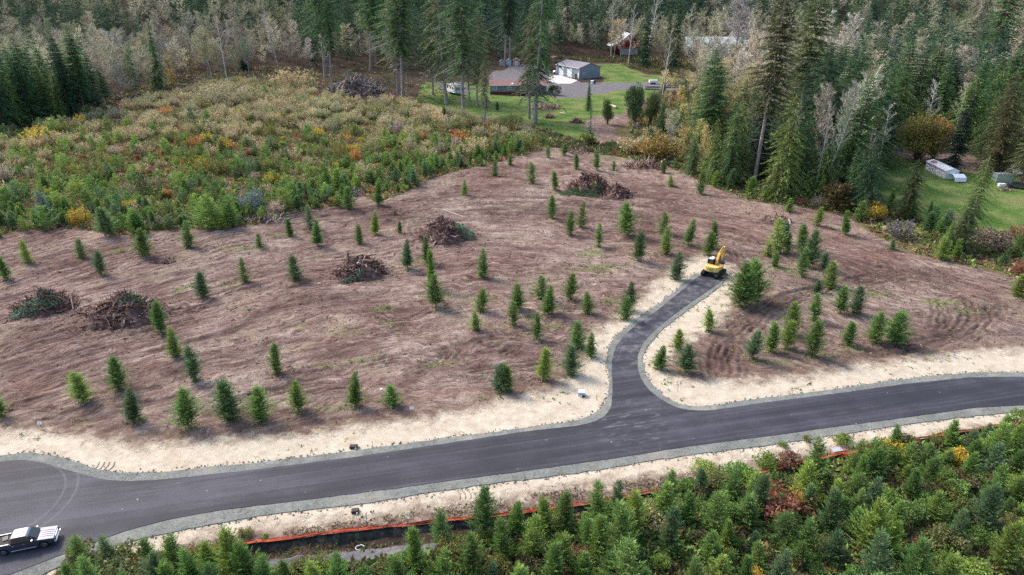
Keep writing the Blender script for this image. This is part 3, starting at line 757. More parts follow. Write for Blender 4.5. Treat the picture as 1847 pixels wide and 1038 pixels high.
# leafless broadleaf
bank("alder", [(baretree(300 + i, 18, [5.0, 4.2, 5.6, 4.6, 3.6][i], 26, 8, 9, 1.25, base=[.25, .35, .2, .3, .4][i], lean=[0, .05, -.04, .02, .08][i], wtw=.10, leaf=0.0), 18) for i in range(5)])
bank("yellowing", [(baretree(330 + i, 13, [4.0, 3.4, 4.4][i], 24, 8, 8, 0.95, base=[.08, .14, .06][i], wtw=.08, leaf=0.95), 13) for i in range(3)])
bank("birch", [(baretree(350 + i, 20, [3.0, 2.4][i], 22, 5, 5, 0.9, base=[.35, .3][i], lean=[.0, .0][i], wtw=.05), 20) for i in range(2)])
bank("leafbush", [(leafy(400 + i, 2.2, [1.5, 1.2, 1.8][i], 1500, .22, clumps=22), 2.2) for i in range(3)])
bank("leaftree", [(leafy(420 + i, 11, [5.5, 4.5][i], 7000, .42, clumps=60, stems=26), 11) for i in range(2)])
bank("brush", [(brush(440 + i, 3.0, [1.8, 1.4, 2.2][i], 60, 12, wl=.10, tip=.42), 3.0) for i in range(3)])
bank("fern", [(brush(460 + i, 0.7, [.8, .6][i], 40, 8, wl=.09, tip=.30), 0.7) for i in range(2)])
TWIGGY = {"alder", "birch"}

GREEN_D = (0.095, 0.175, 0.060); GREEN_M = (0.165, 0.280, 0.070); GREEN_L = (0.250, 0.360, 0.080); GREEN_B = (0.145, 0.235, 0.105)
OLIVE = (0.22, 0.23, 0.08); STRAW = (0.50, 0.42, 0.24); PINKG = (0.42, 0.34, 0.27); GREYT = (0.52, 0.47, 0.38)
YELLOW = (0.60, 0.44, 0.07); ORANGE = (0.55, 0.27, 0.09); RUST = (0.34, 0.16, 0.10); BROWNG = (0.16, 0.14, 0.065)
vr = random.Random(99)
def jit(c, a=0.15):
    k = 1 + vr.uniform(-a, a)
    return (max(0, c[0] * k * (1 + vr.uniform(-a, a) * .6)), max(0, c[1] * k), max(0, c[2] * k * (1 + vr.uniform(-a, a) * .6)), 1)
COUNT = {}
def plant(bankname, name, pt, H, col, label, cat, group=None, wide=1.0, variant=None, bark=None, parts=True, rz=None, tilt=(0, 0), stretch_parts=True):
    L = BANK[bankname]
    cm, tm, h0 = L[variant if variant is not None else vr.randrange(len(L))]
    s = H / h0
    fm = M_TWIG if bankname in TWIGGY else (M_LEAF if bankname in ("leafbush", "leaftree", "yellowing", "brush", "fern") else M_NEEDLE)
    if not cm.materials: cm.materials.append(fm)
    bm_ = bark or (M_BIRCH if bankname == "birch" else (M_BARK if bankname in ("hemlock", "sparse", "alder", "oldfir") else M_BARKD))
    if not tm.materials: tm.materials.append(bm_)
    rz = vr.uniform(0, 6.28) if rz is None else rz
    zz = zat(pt[0], pt[1]) - 0.03
    if parts:
        root = bpy.data.objects.new(name, None); root.empty_display_size = .5
        root.location = (pt[0], pt[1], zz); root.rotation_euler = (tilt[0] + vr.gauss(0, .03), tilt[1] + vr.gauss(0, .03), rz); root.scale = (s * wide, s * wide, s)
        C.objects.link(root)
        t = bpy.data.objects.new("trunk", tm); t.parent = root; C.objects.link(t)
        c = bpy.data.objects.new("crown", cm); c.parent = root; C.objects.link(c); c.color = jit(col)
        if bark:
            t.material_slots[0].link = 'OBJECT'; t.material_slots[0].material = bark
    else:
        root = bpy.data.objects.new(name, cm); root.location = (pt[0], pt[1], zz)
        root.rotation_euler = (tilt[0] + vr.gauss(0, .03), tilt[1] + vr.gauss(0, .03), rz); root.scale = (s * wide, s * wide, s); C.objects.link(root); root.color = jit(col)
    tag(root, label, cat, group)
    return root
# ------------------------------------------------------------ young conifers standing in the cleared field: (base x, base y, top y, tone, width)
D_, M_, L_, B_ = GREEN_D, GREEN_M, GREEN_L, GREEN_B
FIELD = [(12, 503, 458, M_, 1), (51, 475, 432, L_, .9), (148, 466, 430, M_, 1), (182, 496, 453, B_, 1), (260, 464, 414, M_, 1.1), (341, 446, 398, M_, 1), (468, 446, 421, M_, 1), (367, 535, 490, B_, 1.1), (442, 508, 465, M_, .8),
    (525, 427, 395, M_, 1.1), (574, 445, 398, M_, 1.05), (560, 412, 370, B_, .9), (629, 377, 336, M_, 1.1), (684, 370, 328, M_, 1), (678, 423, 381, L_, .9), (649, 439, 405, M_, .9), (721, 420, 399, M_, 1), (838, 352, 324, L_, .9),
    (892, 318, 288, M_, .9), (920, 300, 280, L_, 1), (534, 506, 462, B_, 1.1), (736, 484, 431, B_, .95), (771, 474, 425, D_, .9), (778, 520, 452, L_, .7), (786, 557, 497, M_, 1.05), (871, 501, 447, M_, .85),
    (959, 332, 292, M_, .9), (1001, 343, 310, M_, 1), (989, 285, 263, M_, 1.1), (1018, 281, 259, M_, 1.1), (1040, 306, 277, M_, .9), (1076, 308, 272, M_, .85), (1107, 307, 288, L_, 1), (1196, 312, 288, M_, 1), (1209, 337, 317, L_, 1.2), (1263, 351, 309, M_, .8),
    (995, 393, 353, M_, .9), (1028, 421, 376, M_, 1), (1049, 408, 361, M_, .75), (1079, 445, 401, M_, .85), (1131, 425, 368, M_, 1.15), (1152, 472, 417, D_, .95), (1196, 424, 382, M_, .95), (1201, 459, 409, L_, .95), (1241, 443, 396, M_, .95), (1285, 448, 399, M_, .9), (1279, 461, 417, M_, 1),
    (1219, 504, 453, B_, 1.1), (1334, 553, 474, M_, 1.0), (1362, 543, 468, M_, 1.1), (1348, 548, 490, L_, 1.0),
    (925, 587, 542, M_, 1.05), (933, 560, 510, M_, 1.1), (976, 540, 497, M_, 1.1), (989, 567, 516, M_, 1.1), (1029, 542, 497, M_, 1.1), (1060, 566, 527, M_, 1.1), (968, 613, 566, M_, .8), (1127, 576, 532, M_, .95), (1132, 560, 509, D_, .9),
    (980, 684, 624, L_, 1), (1041, 626, 580, M_, 1.1), (1064, 644, 600, M_, .95), (1030, 676, 626, B_, 1.05), (1278, 598, 560, L_, 1.05), (1223, 630, 595, L_, 1), (1190, 666, 625, M_, 1.25), (1237, 671, 620, B_, 1.2), (1357, 647, 596, B_, 1),
    (868, 563, 523, M_, 1.1), (859, 597, 562, L_, 1), (499, 673, 620, M_, .8), (538, 740, 684, L_, .95), (642, 731, 671, M_, .95), (707, 731, 692, M_, 1.2), (900, 704, 657, B_, .95), (915, 706, 659, M_, 1.1),
    (470, 757, 697, M_, 1.05), (291, 600, 543, M_, .95), (317, 644, 590, L_, .9), (354, 689, 623, B_, 1), (216, 704, 646, M_, 1), (151, 726, 672, L_, 1.15), (245, 762, 704, B_, 1.1), (341, 769, 700, M_, 1.1), (416, 757, 686, D_, 1.15), (3, 749, 706, M_, 1),
    (1390, 633, 580, M_, 1.05), (1419, 627, 575, L_, 1), (1428, 602, 545, L_, .95), (1463, 642, 577, M_, 1), (1467, 577, 527, M_, 1.1), (1474, 528, 503, B_, 1.2), (1514, 566, 516, M_, 1), (1543, 567, 518, B_, .95), (1528, 622, 580, M_, 1.2), (1575, 618, 564, M_, 1.05), (1614, 619, 562, M_, 1.3), (1835, 535, 497, L_, 1.3),
    (1385, 460, 436, L_, 1.2), (1397, 480, 453, M_, 1.1), (1400, 455, 393, L_, 1), (1419, 456, 418, M_, 1), (1445, 455, 402, M_, 1.0), (1458, 481, 415, B_, .9), (1445, 501, 449, M_, 1.0), (1497, 519, 472, L_, 1), (1487, 482, 454, B_, 1.1),
    (1423, 381, 356, M_, 1.2), (1475, 408, 374, L_, 1.0), (1524, 423, 378, M_, .9), (1609, 448, 429, B_, 1.1), (1698, 467, 425, L_, 1.1), (1413, 440, 400, B_, 1)]
MARKS = [("the yellow excavator", 1285, 497), ("the root pile with the pale rock", 648, 490), ("the slash pile capped by a pale log", 815, 425), ("the largest slash pile", 225, 560), ("the slash pile with orange wood", 1075, 345),
    ("the bough-covered slash pile", 75, 545), ("the mouth of the side road", 1130, 720), ("the bend of the side road", 1130, 610), ("the grey utility box", 1049, 714), ("the middle lot sign", 743, 742), ("the long black drain box", 638, 806), ("the great fir", 1363, 340), ("the right-hand sandy verge", 1500, 680), ("the light house lot", 1010, 240), ("the corner of the brushy thicket", 620, 375), ("the looping tyre tracks", 1740, 590)]
def where(x, y):
    """nearest landmark in the world, and on which side of it"""
    p = G(x, y); best = None
    for nm, a, b in MARKS:
        q = G(a, b); d = (p - q).length
        if best is None or d < best[0]: best = (d, nm, x - a, b - y)
    d, nm, dx, dy = best
    side = ("left of" if dx < 0 else "right of") if abs(dx) > 1.1 * abs(dy) else ("beyond" if dy > 0 else "in front of")
    return d, nm, side
ORD = ["nearest to it", "second nearest", "third nearest", "fourth nearest", "fifth nearest", "sixth nearest", "seventh nearest", "eighth nearest", "ninth nearest", "tenth nearest"] + ["%dth nearest" % k for k in range(11, 60)]
TONE = {D_: "dark", M_: "green", L_: "bright green", B_: "blue-green"}
rows = []
for x, y, t, tone, wd in FIELD:
    d, nm, side = where(x, y); rows.append((nm, side, d, x, y, t, tone, wd))
keyed = {}
for r_ in sorted(rows, key=lambda r: (r[0], r[1], r[2])): keyed.setdefault((r_[0], r_[1]), []).append(r_)
for (nm, side), L in keyed.items():
    for i, (_, _, d, x, y, t, tone, wd) in enumerate(L):
        w = "young" if len(L) == 1 else "young"
        H = max(1.6, hgt(x, y, t)) * 0.99
        ordn = "" if len(L) == 1 else ", " + ORD[i]
        lab = "%s young conifer %s %s%s" % (TONE[tone], side, nm.replace("the ", "", 1) if False else nm, ordn)
        p = G(x, y)
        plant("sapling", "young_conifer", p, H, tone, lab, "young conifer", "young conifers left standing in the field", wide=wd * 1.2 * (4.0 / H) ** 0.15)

def zone3(px_, py_, x0, x1, y0, y1):
    """a ninefold place inside a thicket"""
    h = ["left", "middle", "right"][int(np.clip((px_ - x0) / (x1 - x0) * 3, 0, 2))]; v = ["back", "centre", "front"][int(np.clip((py_ - y0) / (y1 - y0) * 3, 0, 2))]
    return {"leftback": "far left corner", "leftcentre": "left side", "leftfront": "near left corner", "middleback": "far edge", "middlecentre": "very middle", "middlefront": "near edge", "rightback": "far right corner", "rightcentre": "right side", "rightfront": "near right corner"}[h + v]
def tname(c): return {GREEN_M: "green", GREEN_L: "bright green", GREEN_B: "blue-green", GREEN_D: "dark green"}.get(c, "olive green")
# ------------------------------------------------------------ sampling inside traced areas
def sampler(poly, n_, dmin, seed, cond=None, rel=None):
    """blue-noise points in a world polygon; rel scales the spacing with distance"""
    r = np.random.default_rng(seed); P = W[poly] if isinstance(poly, str) else poly
    lo, hi = P.min(0), P.max(0); out = []; tries = 0
    cell = dmin; grid = {}
    while len(out) < n_ and tries < 300:
        tries += 1
        c = r.uniform(lo, hi, (400, 2)); m = inpoly(c[:, 0], c[:, 1], P)
        for x, y in c[m]:
            dm = dmin if rel is None else dmin * rel(y)
            if cond is not None and not cond(x, y): continue
            i, j = int(x // cell), int(y // cell); ok = True
            R_ = int(math.ceil(dm / cell))
            for a in range(i - R_, i + R_ + 1):
                for b in range(j - R_, j + R_ + 1):
                    for q in grid.get((a, b), ()):
                        if (q[0] - x) ** 2 + (q[1] - y) ** 2 < dm * dm: ok = False; break
                    if not ok: break
                if not ok: break
            if ok:
                grid.setdefault((i, j), []).append((x, y)); out.append((x, y))
                if len(out) >= n_: break
    return out
def inframe(x, y, z=0, m=60):
    if y < 5: return False
    a, b = project(x, y, z); a2, b2 = project(x, y, z + 5)
    return -m < a < 1847 + m and b2 < 1038 + m and b > -40

# ------------------------------------------------------------ thicket below the road: hand placed edge trees, then the mass
EDGE_B = [(150, 1030, 968, M_), (200, 1020, 965, B_), (175, 1075, 1000, M_), (268, 1012, 968, M_), (285, 1060, 1000, B_), (318, 1030, 962, M_), (350, 1058, 985, M_), (385, 1040, 975, L_), (425, 1058, 958, L_), (455, 1065, 975, M_), (478, 1080, 1000, M_), (400, 1100, 1010, D_), (320, 1100, 1010, M_), (240, 1090, 1030, M_),
    (518, 1052, 1010, M_), (568, 1060, 1008, L_), (612, 1062, 990, M_), (750, 1030, 955, M_), (795, 978, 920, M_), (872, 965, 880, M_), (930, 970, 900, M_), (985, 960, 898, L_), (1018, 955, 888, M_), (1078, 945, 868, M_), (905, 1010, 935, M_), (960, 1010, 925, L_), (1080, 1010, 930, L_), (1120, 1000, 905, M_), (1140, 960, 888, L_), (1060, 990, 935, M_),
    (850, 1030, 960, M_), (800, 1050, 985, M_), (720, 1070, 1000, M_), (1000, 1060, 975, M_), (1120, 1080, 930, M_), (1210, 890, 845, M_), (1262, 888, 845, B_), (1316, 905, 842, M_), (1370, 930, 852, B_), (1240, 945, 890, M_), (1200, 1000, 915, B_), (1290, 960, 880, M_), (1280, 1010, 955, M_), (1357, 1000, 960, B_),
    (1465, 880, 792, M_), (1450, 900, 830, L_), (1500, 920, 860, L_), (1490, 960, 880, B_), (1560, 1000, 905, L_), (1540, 900, 850, M_), (1612, 815, 768, M_), (1575, 860, 810, M_), (1640, 900, 850, M_), (1670, 880, 825, M_), (1710, 808, 758, M_), (1680, 940, 890, L_), (1610, 960, 905, M_), (1740, 870, 820, M_), (1790, 900, 840, M_), (1830, 840, 770, M_),
    (1600, 1010, 945, L_), (1500, 1020, 960, B_), (1440, 1020, 975, M_), (1770, 960, 880, B_), (1720, 985, 925, B_), (1840, 980, 930, L_), (1800, 1030, 950, L_), (1570, 1060, 960, B_), (1640, 1060, 975, M_), (1700, 1070, 1000, L_), (1400, 1060, 990, B_), (1340, 1060, 1000, M_), (1250, 1070, 1000, M_)]
lb = ["%s young conifer in the dense thicket below the road"]
FRW = GW([(1330, 872), (1375, 860), (1440, 843), (1500, 830), (1540, 822), (1580, 812), (1660, 798), (1740, 785), (1800, 776), (1860, 768)])
used = []
ordb = {}
for x, y, t, tone in sorted(EDGE_B, key=lambda e: e[0]):
    p = G(x, y); used.append((p.x, p.y))
    # singled out by what the tree stands beside
    if x < 500: base = "young conifer in the lower left clump"
    elif x < 780: base = "young conifer by the pale gravel strip"
    elif x < 1200: base = "young conifer before the orange fence"
    elif x < 1420: base = "young conifer near the rust bracken"
    elif x < 1600: base = "young conifer near the red plastic barrier"
    else: base = "young conifer in the right thicket"
    k = ordb.get(base, 0) + 1; ordb[base] = k
    lab = "%s %s, %s from the left" % (TONE[tone], base, ["first", "second", "third", "fourth", "fifth", "sixth", "seventh", "eighth", "ninth", "tenth", "eleventh", "twelfth"][k - 1] if k <= 12 else "%dth" % k)
    H = min(6.5, max(2.2, hgt(x, min(y, 1100), t)))
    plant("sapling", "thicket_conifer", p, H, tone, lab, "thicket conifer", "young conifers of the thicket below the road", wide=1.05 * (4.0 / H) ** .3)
def okb(x, y):
    return inframe(x, y) and float(distline(np.array([x]), np.array([y]), FRW)[0]) > 1.3 and all((x - a) ** 2 + (y - b) ** 2 > 3.0 for a, b in used) and S_at('path', x, y) < -0.8 and S_at('ditch', x, y) < -0.6
def S_at(k, x, y): return float(sdf(np.array([x]), np.array([y]), W[k])[0])
for x, y in sampler('thb', 150, 1.75, 5, okb):
    px_, py_ = project(x, y, 0)
    if 490 < px_ < 760 and vr.random() < .85: continue
    dens = noise2(x / 6, y / 6, 8)
    if dens < 0.44: continue
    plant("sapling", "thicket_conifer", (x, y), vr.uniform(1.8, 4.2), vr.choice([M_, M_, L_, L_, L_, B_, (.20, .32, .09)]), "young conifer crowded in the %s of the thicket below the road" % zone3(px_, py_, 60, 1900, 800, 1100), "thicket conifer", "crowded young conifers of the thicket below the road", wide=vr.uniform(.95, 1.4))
SHC = [(BROWNG, "brown-green"), (OLIVE, "olive"), (RUST, "rust-brown"), (YELLOW, "yellow"), (GREEN_L, "bright green"), (GREEN_M, "green")]
for x, y in sampler('thb', 220, 1.3, 6, lambda x, y: inframe(x, y) and S_at('path', x, y) < -0.6 and S_at('ditch', x, y) < -0.5):
    c, nm = vr.choices(SHC, [4, 4, 1.0, .8, 5, 5])[0]
    px_, py_ = project(x, y, 0)
    plant("leafbush", "thicket_shrub", (x, y), vr.uniform(0.9, 1.8), c, nm + " leafy shrub in the %s of the lower thicket" % zone3(px_, py_, 60, 1900, 800, 1100), "shrub", nm + " shrubs of the lower thicket", parts=False, wide=vr.uniform(.8, 1.3))
for x, y, t, c, nm, w in [(1420, 920, 885, RUST, "rust-red bracken bush beside the yellow bush", 1.3), (1405, 945, 905, RUST, "rust-brown bracken bush in front of the rust-red one", 1.3), (1448, 905, 875, YELLOW, "bright yellow bush beside the rust-red bracken", 1.0), (1313, 1005, 990, ORANGE, "small orange bush low in the thicket", .8), (1725, 838, 812, YELLOW, "golden bush at the upper edge of the right thicket", 1.2), (1660, 995, 975, RUST, "dark rust bush low in the right thicket", 1.0), (1185, 945, 920, STRAW, "straw-brown bush below the end of the orange fence", 1.2), (1715, 900, 880, OLIVE, "olive-yellow bush deep in the right thicket", 1.1), (235, 1040, 1000, OLIVE, "olive-gold shrub in the low left clump", 1.3), (345, 1000, 985, RUST, "brown dry shrub above the left clump", 1.0), (1630, 812, 790, BROWNG, "dull olive-brown shrub at the thicket's top edge", 1.8), (1520, 800, 788, (0.22, .32, .05), "lime green low shrub by the red barrier", 1.6), (1270, 850, 838, (0.22, .32, .05), "lime green shrub ringing the bare earth patch", 2.2), (1380, 838, 820, (0.2, .30, .05), "lime green shrub leaning over the verge", 1.5), (1352, 868, 848, GREEN_L, "pale green weedy shrub below the verge", 1.5), (1412, 805, 798, (0.2, .30, .05), "small flat lime green shrub on the sand", 1.2), (1455, 795, 786, OLIVE, "tiny yellow-green shrub on the sand", 1.0), (700, 1036, 1018, OLIVE, "mossy shrub under the gravel strip", 1.5), (640, 1034, 1020, BROWNG, "brown mossy shrub under the gravel strip", 1.4), (480, 975, 968, GREEN_L, "small green weed clump at the fence's left end", .9), (445, 965, 952, OLIVE, "dry weed clump on the sandy bank", 1.0)]:
    p = G(x, y); H = max(.5, hgt(x, y, t))
    plant("leafbush", "bush", p, H, c, nm, "bush", wide=w * max(1, 1.0 / H ** .3), parts=False)

# ------------------------------------------------------------ big brushy thicket on the left
def thl_ok(x, y): return inframe(x, y, 0, 40)
pts = sampler('thl', 560, 2.7, 11, thl_ok, rel=lambda y: 0.55 + 0.9 * max(0, (y - 110)) / 130)
nco = 0
for x, y in pts:
    px_, py_ = project(x, y, 0)
    # conifers thin out towards the back, where straw coloured brush takes over
    back = np.clip((330 - py_ + 40 * (noise2(x / 25, y / 25, 9) - .5) - 0.06 * abs(px_ - 300)) / 130, 0, 1)
    if vr.random() < back * 0.95: continue
    if px_ > 500 and py_ < 262 and vr.random() < .8: continue
    nco += 1
    if nco > 165: break
    tone = vr.choices([M_, L_, B_, (0.085, .13, .05)], [4, 4, 1.6, 1])[0]
    plant("seedling", "thicket_sapling", (x, y), vr.uniform(2.6, 5.0), tone, "%s conifer sapling in the %s of the wide brushy left thicket" % (tname(tone), zone3(px_, py_, 0, 1000, 240, 430)), "conifer sapling", "conifer saplings of the brushy left thicket", wide=vr.uniform(1.15, 1.7), parts=False)
W['band'] = GW([(0, 428), (52, 414), (146, 408), (208, 421), (312, 408), (390, 412), (480, 399), (522, 384), (569, 373), (616, 368), (642, 342), (681, 360), (746, 337), (772, 321), (824, 306), (887, 293), (940, 278), (930, 258), (860, 275), (780, 292), (700, 310), (640, 312), (560, 340), (480, 362), (380, 372), (200, 382), (0, 385)])
for x, y in sampler('band', 130, 2.1, 47, thl_ok):
    px_, py_ = project(x, y, 0); tone = vr.choice([M_, L_, M_, B_, (.19, .31, .08)])
    plant("sapling", "thicket_sapling", (x, y), vr.uniform(2.0, 4.2), tone, "%s conifer sapling standing %s along the thicket's front belt" % (tname(tone), "far left" if px_ < 200 else "left of centre" if px_ < 400 else "at the corner" if px_ < 640 else "on the right arm"), "conifer sapling", "conifer saplings of the brushy left thicket", wide=vr.uniform(1.1, 1.6), parts=False)
nb = 0
for x, y in sampler('thl', 430, 3.2, 12, thl_ok, rel=lambda y: 0.6 + 0.5 * max(0, (y - 110)) / 130):
    px_, py_ = project(x, y, 0)
    back = np.clip((330 - py_ + 60 * (noise2(x / 25, y / 25, 19) - .5)) / 110, 0, 1)
    if vr.random() < 0.30 + .7 * back:
        c, nm = vr.choices([(STRAW, "straw-coloured"), (OLIVE, "olive"), (PINKG, "bare pinkish"), (YELLOW, "yellow"), (ORANGE, "orange")], [7, 5, 1.2, 1.1, .5])[0]
        if px_ > 360 and py_ < 235: c = vr.choice([STRAW, STRAW, (0.30, .25, .12), OLIVE]); nm = "straw-coloured"
        plant("brush", "brush_clump", (x, y), vr.uniform(2.0, 4.6), c, nm + " brush clump in the %s of the wide left thicket" % zone3(px_, py_, 0, 1000, 160, 430), "brush", nm + " brush clumps of the left thicket", wide=vr.uniform(.9, 1.4), parts=False)
    else:
        c, nm = vr.choices([(RUST, "rust-brown"), (GREEN_L, "green"), (YELLOW, "yellow"), (ORANGE, "orange"), (OLIVE, "olive")], [3, 3, 1.2, .8, 3])[0]
        plant("leafbush", "thicket_shrub", (x, y), vr.uniform(.8, 1.9), c, nm + " leafy shrub in the %s of the wide left thicket" % zone3(px_, py_, 0, 1000, 160, 430), "shrub", nm + " shrubs of the left thicket", wide=vr.uniform(.8, 1.4), parts=False)
for x, y, t, c, nm, w, k in [(455, 385, 342, (0.22, .27, .25), "frosty grey-green bush at the front edge of the left thicket", 1.2, "brush"), (85, 400, 345, (0.17, .22, .20), "blue-grey smoky young tree at the thicket's lower left", 1.0, "sapling"), (525, 160, 122, STRAW, "large straw-gold bush under the forest edge", 1.5, "brush"), (400, 190, 150, STRAW, "wide pale straw bush below the bare birches", 1.6, "brush"), (640, 278, 262, YELLOW, "bright yellow bush in the middle of the thicket", 1.2, "leafbush"), (235, 380, 362, YELLOW, "lemon yellow bush between the front saplings", 1.0, "leafbush"), (490, 330, 312, YELLOW, "golden bush near the thicket's corner", 1.2, "leafbush"), (360, 355, 338, ORANGE, "amber bush above the thicket's front edge", 1.0, "leafbush"), (98, 255, 243, ORANGE, "orange shrub strip at the far left", 1.8, "leafbush"), (380, 415, 352, M_, "large rounded green conifer clump at the thicket front", 1.4, "sapling"), (415, 412, 355, M_, "broad green young conifer right of the rounded clump", 1.3, "sapling"), (195, 425, 372, B_, "broad blue-green young conifer at the thicket front", 1.5, "sapling"), (250, 418, 375, M_, "wide green young conifer beside the blue-green one", 1.5, "sapling"), (590, 350, 295, M_, "tall green young conifer at the thicket's right corner", 1.2, "sapling"), (608, 345, 305, L_, "light green young conifer behind the thicket corner", 1.2, "sapling"), (535, 375, 330, M_, "green young conifer over the grey slash", 1.2, "sapling"), (445, 128, 96, (.06, .09, .04), "dark green bushy conifer at the thicket's top", 1.5, "sapling"), (375, 225, 198, M_, "solitary dark green bush among straw brush", 1.8, "sapling"), (800, 215, 192, D_, "small dark conifer below the white trailer", 1.3, "sapling"), (897, 200, 183, D_, "small dark conifer on the lawn edge by the house", 1.4, "sapling")]:
    p = G(x, y); H = max(.8, hgt(x, y, t))
    plant(k, {"brush": "brush_clump", "sapling": "young_conifer", "leafbush": "bush"}[k], p, H, c, nm, {"brush": "brush", "sapling": "young conifer", "leafbush": "bush"}[k], wide=w, parts=False)

# the many further saplings of the thicket: past the ones built one by one they stand as one mass
def mass_of(name, bankname, pts, hs, cols, seed, wide=1.0):
    r = np.random.default_rng(seed); Vs = []; Ts = []; Cs = []
    raw = []
    for cm, tm, h0 in BANK[bankname]:
        a = np.empty(len(cm.vertices) * 3, np.float32); cm.vertices.foreach_get("co", a)
        t = np.empty(len(cm.polygons), np.float32); cm.attributes["tint"].data.foreach_get("value", t); raw.append((a.reshape(-1, 3), t, h0))
    for (x, y), h, c in zip(pts, hs, cols):
        v, t, h0 = raw[r.integers(len(raw))]; s = h / h0; a = r.uniform(0, 6.28); ca, sa = math.cos(a), math.sin(a); w = s * wide * r.uniform(.85, 1.25)
        Vs.append(np.stack([(v[:, 0] * ca - v[:, 1] * sa) * w + x, (v[:, 0] * sa + v[:, 1] * ca) * w + y, v[:, 2] * s + zat(x, y)], 1)); Ts.append(t)
        Cs.append(np.repeat(np.array([c]) * r.uniform(.8, 1.2), len(t), 0))
    V = np.concatenate(Vs); me = np_mesh(name, V, np.arange(len(V)).reshape(-1, 4), tint=np.concatenate(Ts), col=np.concatenate(Cs))
    return tag(link(name, me, M_STUFF), kind="stuff")
sel = []
for x, y in sampler('thl', 1500, 1.5, 41, thl_ok, rel=lambda y: 0.6 + 1.0 * max(0, (y - 110)) / 130):
    px_, py_ = project(x, y, 0); back = np.clip((330 - py_ + 40 * (noise2(x / 25, y / 25, 9) - .5) - 0.06 * abs(px_ - 300)) / 120, 0, 1)
    if px_ > 850: back *= .3
    if vr.random() < .28 + .72 * back or (noise2(x / 7, y / 7, 44) < .36 and py_ < 365): continue
    sel.append((x, y))
sel = sel[:520]
mass_of("sapling_growth", "seedling", sel, [vr.uniform(1.3, 3.1) for _ in sel], [vr.choice([M_, M_, L_, M_, B_, (0.19, .27, .10)]) for _ in sel], 42, 1.4)
sel = [(x, y) for x, y in sampler('thb', 420, 1.7, 49, lambda x, y: y > 8 and (project(x, y, 0)[0] > 1910 or project(x, y, 0)[1] > 1110) and project(x, y, 0)[0] < 2600 and noise2(x / 6, y / 6, 8) > .38)]
mass_of("sapling_growth", "seedling", sel, [vr.uniform(2.0, 4.2) for _ in sel], [vr.choice([M_, M_, L_, B_]) for _ in sel], 50, 1.2)
sel = []
for x, y in sampler('thl', 900, 2.0, 43, thl_ok, rel=lambda y: 0.8 + .4 * max(0, (y - 110)) / 130):
    px_, py_ = project(x, y, 0); back = np.clip((258 - py_ + 50 * (noise2(x / 20, y / 20, 29) - .5)) / 50, 0, 1) * (1 if px_ > 330 else .55)
    if vr.random() < back * .9: sel.append((x, y))
sel = sel[:330]
mass_of("brush_growth", "brush", sel, [vr.uniform(1.8, 4.2) for _ in sel], [vr.choice([(.56, .48, .30), (.50, .44, .26), (.44, .42, .24), (.48, .42, .22), (.60, .50, .28), (.40, .40, .20)]) for _ in sel], 44, 1.2)

# ------------------------------------------------------------ low growth: one mass per area, nobody could count it
def carpet(name, pts3, cols, size, seed, per=6, up=0.8):
    r = np.random.default_rng(seed); m = len(pts3)
    P = np.repeat(np.array(pts3), per, 0); c = np.repeat(np.array(cols), per, 0)
    s = np.repeat(np.array(size), per)
    P = P + np.stack([r.normal(0, .28, len(P)) * s, r.normal(0, .28, len(P)) * s, r.uniform(-.05, .08, len(P))], 1)
    d = np.stack([r.normal(0, .7, len(P)), r.normal(0, .7, len(P)), r.uniform(.1, 1, len(P)) * up], 1)
    d /= np.linalg.norm(d, axis=1)[:, None]; d *= (s * r.uniform(.4, 1.1, len(P)))[:, None]
    side = np.cross(d, r.normal(size=P.shape)); side /= np.linalg.norm(side, axis=1)[:, None]; side *= (np.linalg.norm(d, axis=1) * .22)[:, None]
    V = np.stack([P, P + d * .5 - side, P + d, P + d * .5 + side], 1).reshape(-1, 3)
    me = np_mesh(name, V, np.arange(len(V)).reshape(-1, 4), tint=r.uniform(.6, 1.35, len(P)), col=c)
    return tag(link(name, me, M_STUFF), kind="stuff")
def pick(pal, wts, m, seed):
    r = np.random.default_rng(seed); w = np.array(wts, float); w /= w.sum()
    return np.array(pal)[r.choice(len(pal), m, p=w)]
def fill(poly, m, seed, margin=0.0):
    r = np.random.default_rng(seed); P = W[poly]; lo, hi = P.min(0), P.max(0); out = []
    lo = np.maximum(lo, [-260, 24]); hi = np.minimum(hi, [260, 420])
    c = r.uniform(lo, hi, (m * 4, 2)); k = inpoly(c[:, 0], c[:, 1], P); c = c[k]
    a, b = project(c[:, 0], c[:, 1], 0.0)
    k = (a > -420) & (a < 2400) & (b < 1220); c = c[k][:m]
    return c
def noisecol(c, pal, seed, sc=5.0):
    """colours in drifts rather than salt and pepper"""
    v = fbm(c[:, 0] / sc, c[:, 1] / sc, seed, 3) + np.random.default_rng(seed).normal(0, .09, len(c))
    v = np.clip((v - .22) / .56, 0, .999); return np.array(pal)[(v * len(pal)).astype(int)]
c = fill('thl', 33000, 3); cols = noisecol(c, [RUST, (0.28, .17, .11), OLIVE, GREEN_L, (0.22, .24, .09), STRAW, (0.34, .20, .12), (0.42, .33, .18), GREEN_M, ORANGE, OLIVE], 5, 6)
carpet("undergrowth", np.column_stack([c, zarr(c[:, 0], c[:, 1])]), cols, np.random.default_rng(1).uniform(.5, 1.2, len(c)), 3, 7)
W['backl'] = GW([(150, 218), (250, 192), (330, 168), (420, 152), (520, 152), (570, 160), (575, 125), (480, 120), (330, 135), (200, 175)])
c = fill('backl', 5000, 14); cols = noisecol(c, [BROWNG, PINKG, STRAW, OLIVE, RUST, (0.12, .10, .07), STRAW], 15, 7)
carpet("undergrowth", np.column_stack([c, zarr(c[:, 0], c[:, 1])]), cols, np.random.default_rng(16).uniform(.8, 2.0, len(c)), 17, 7)
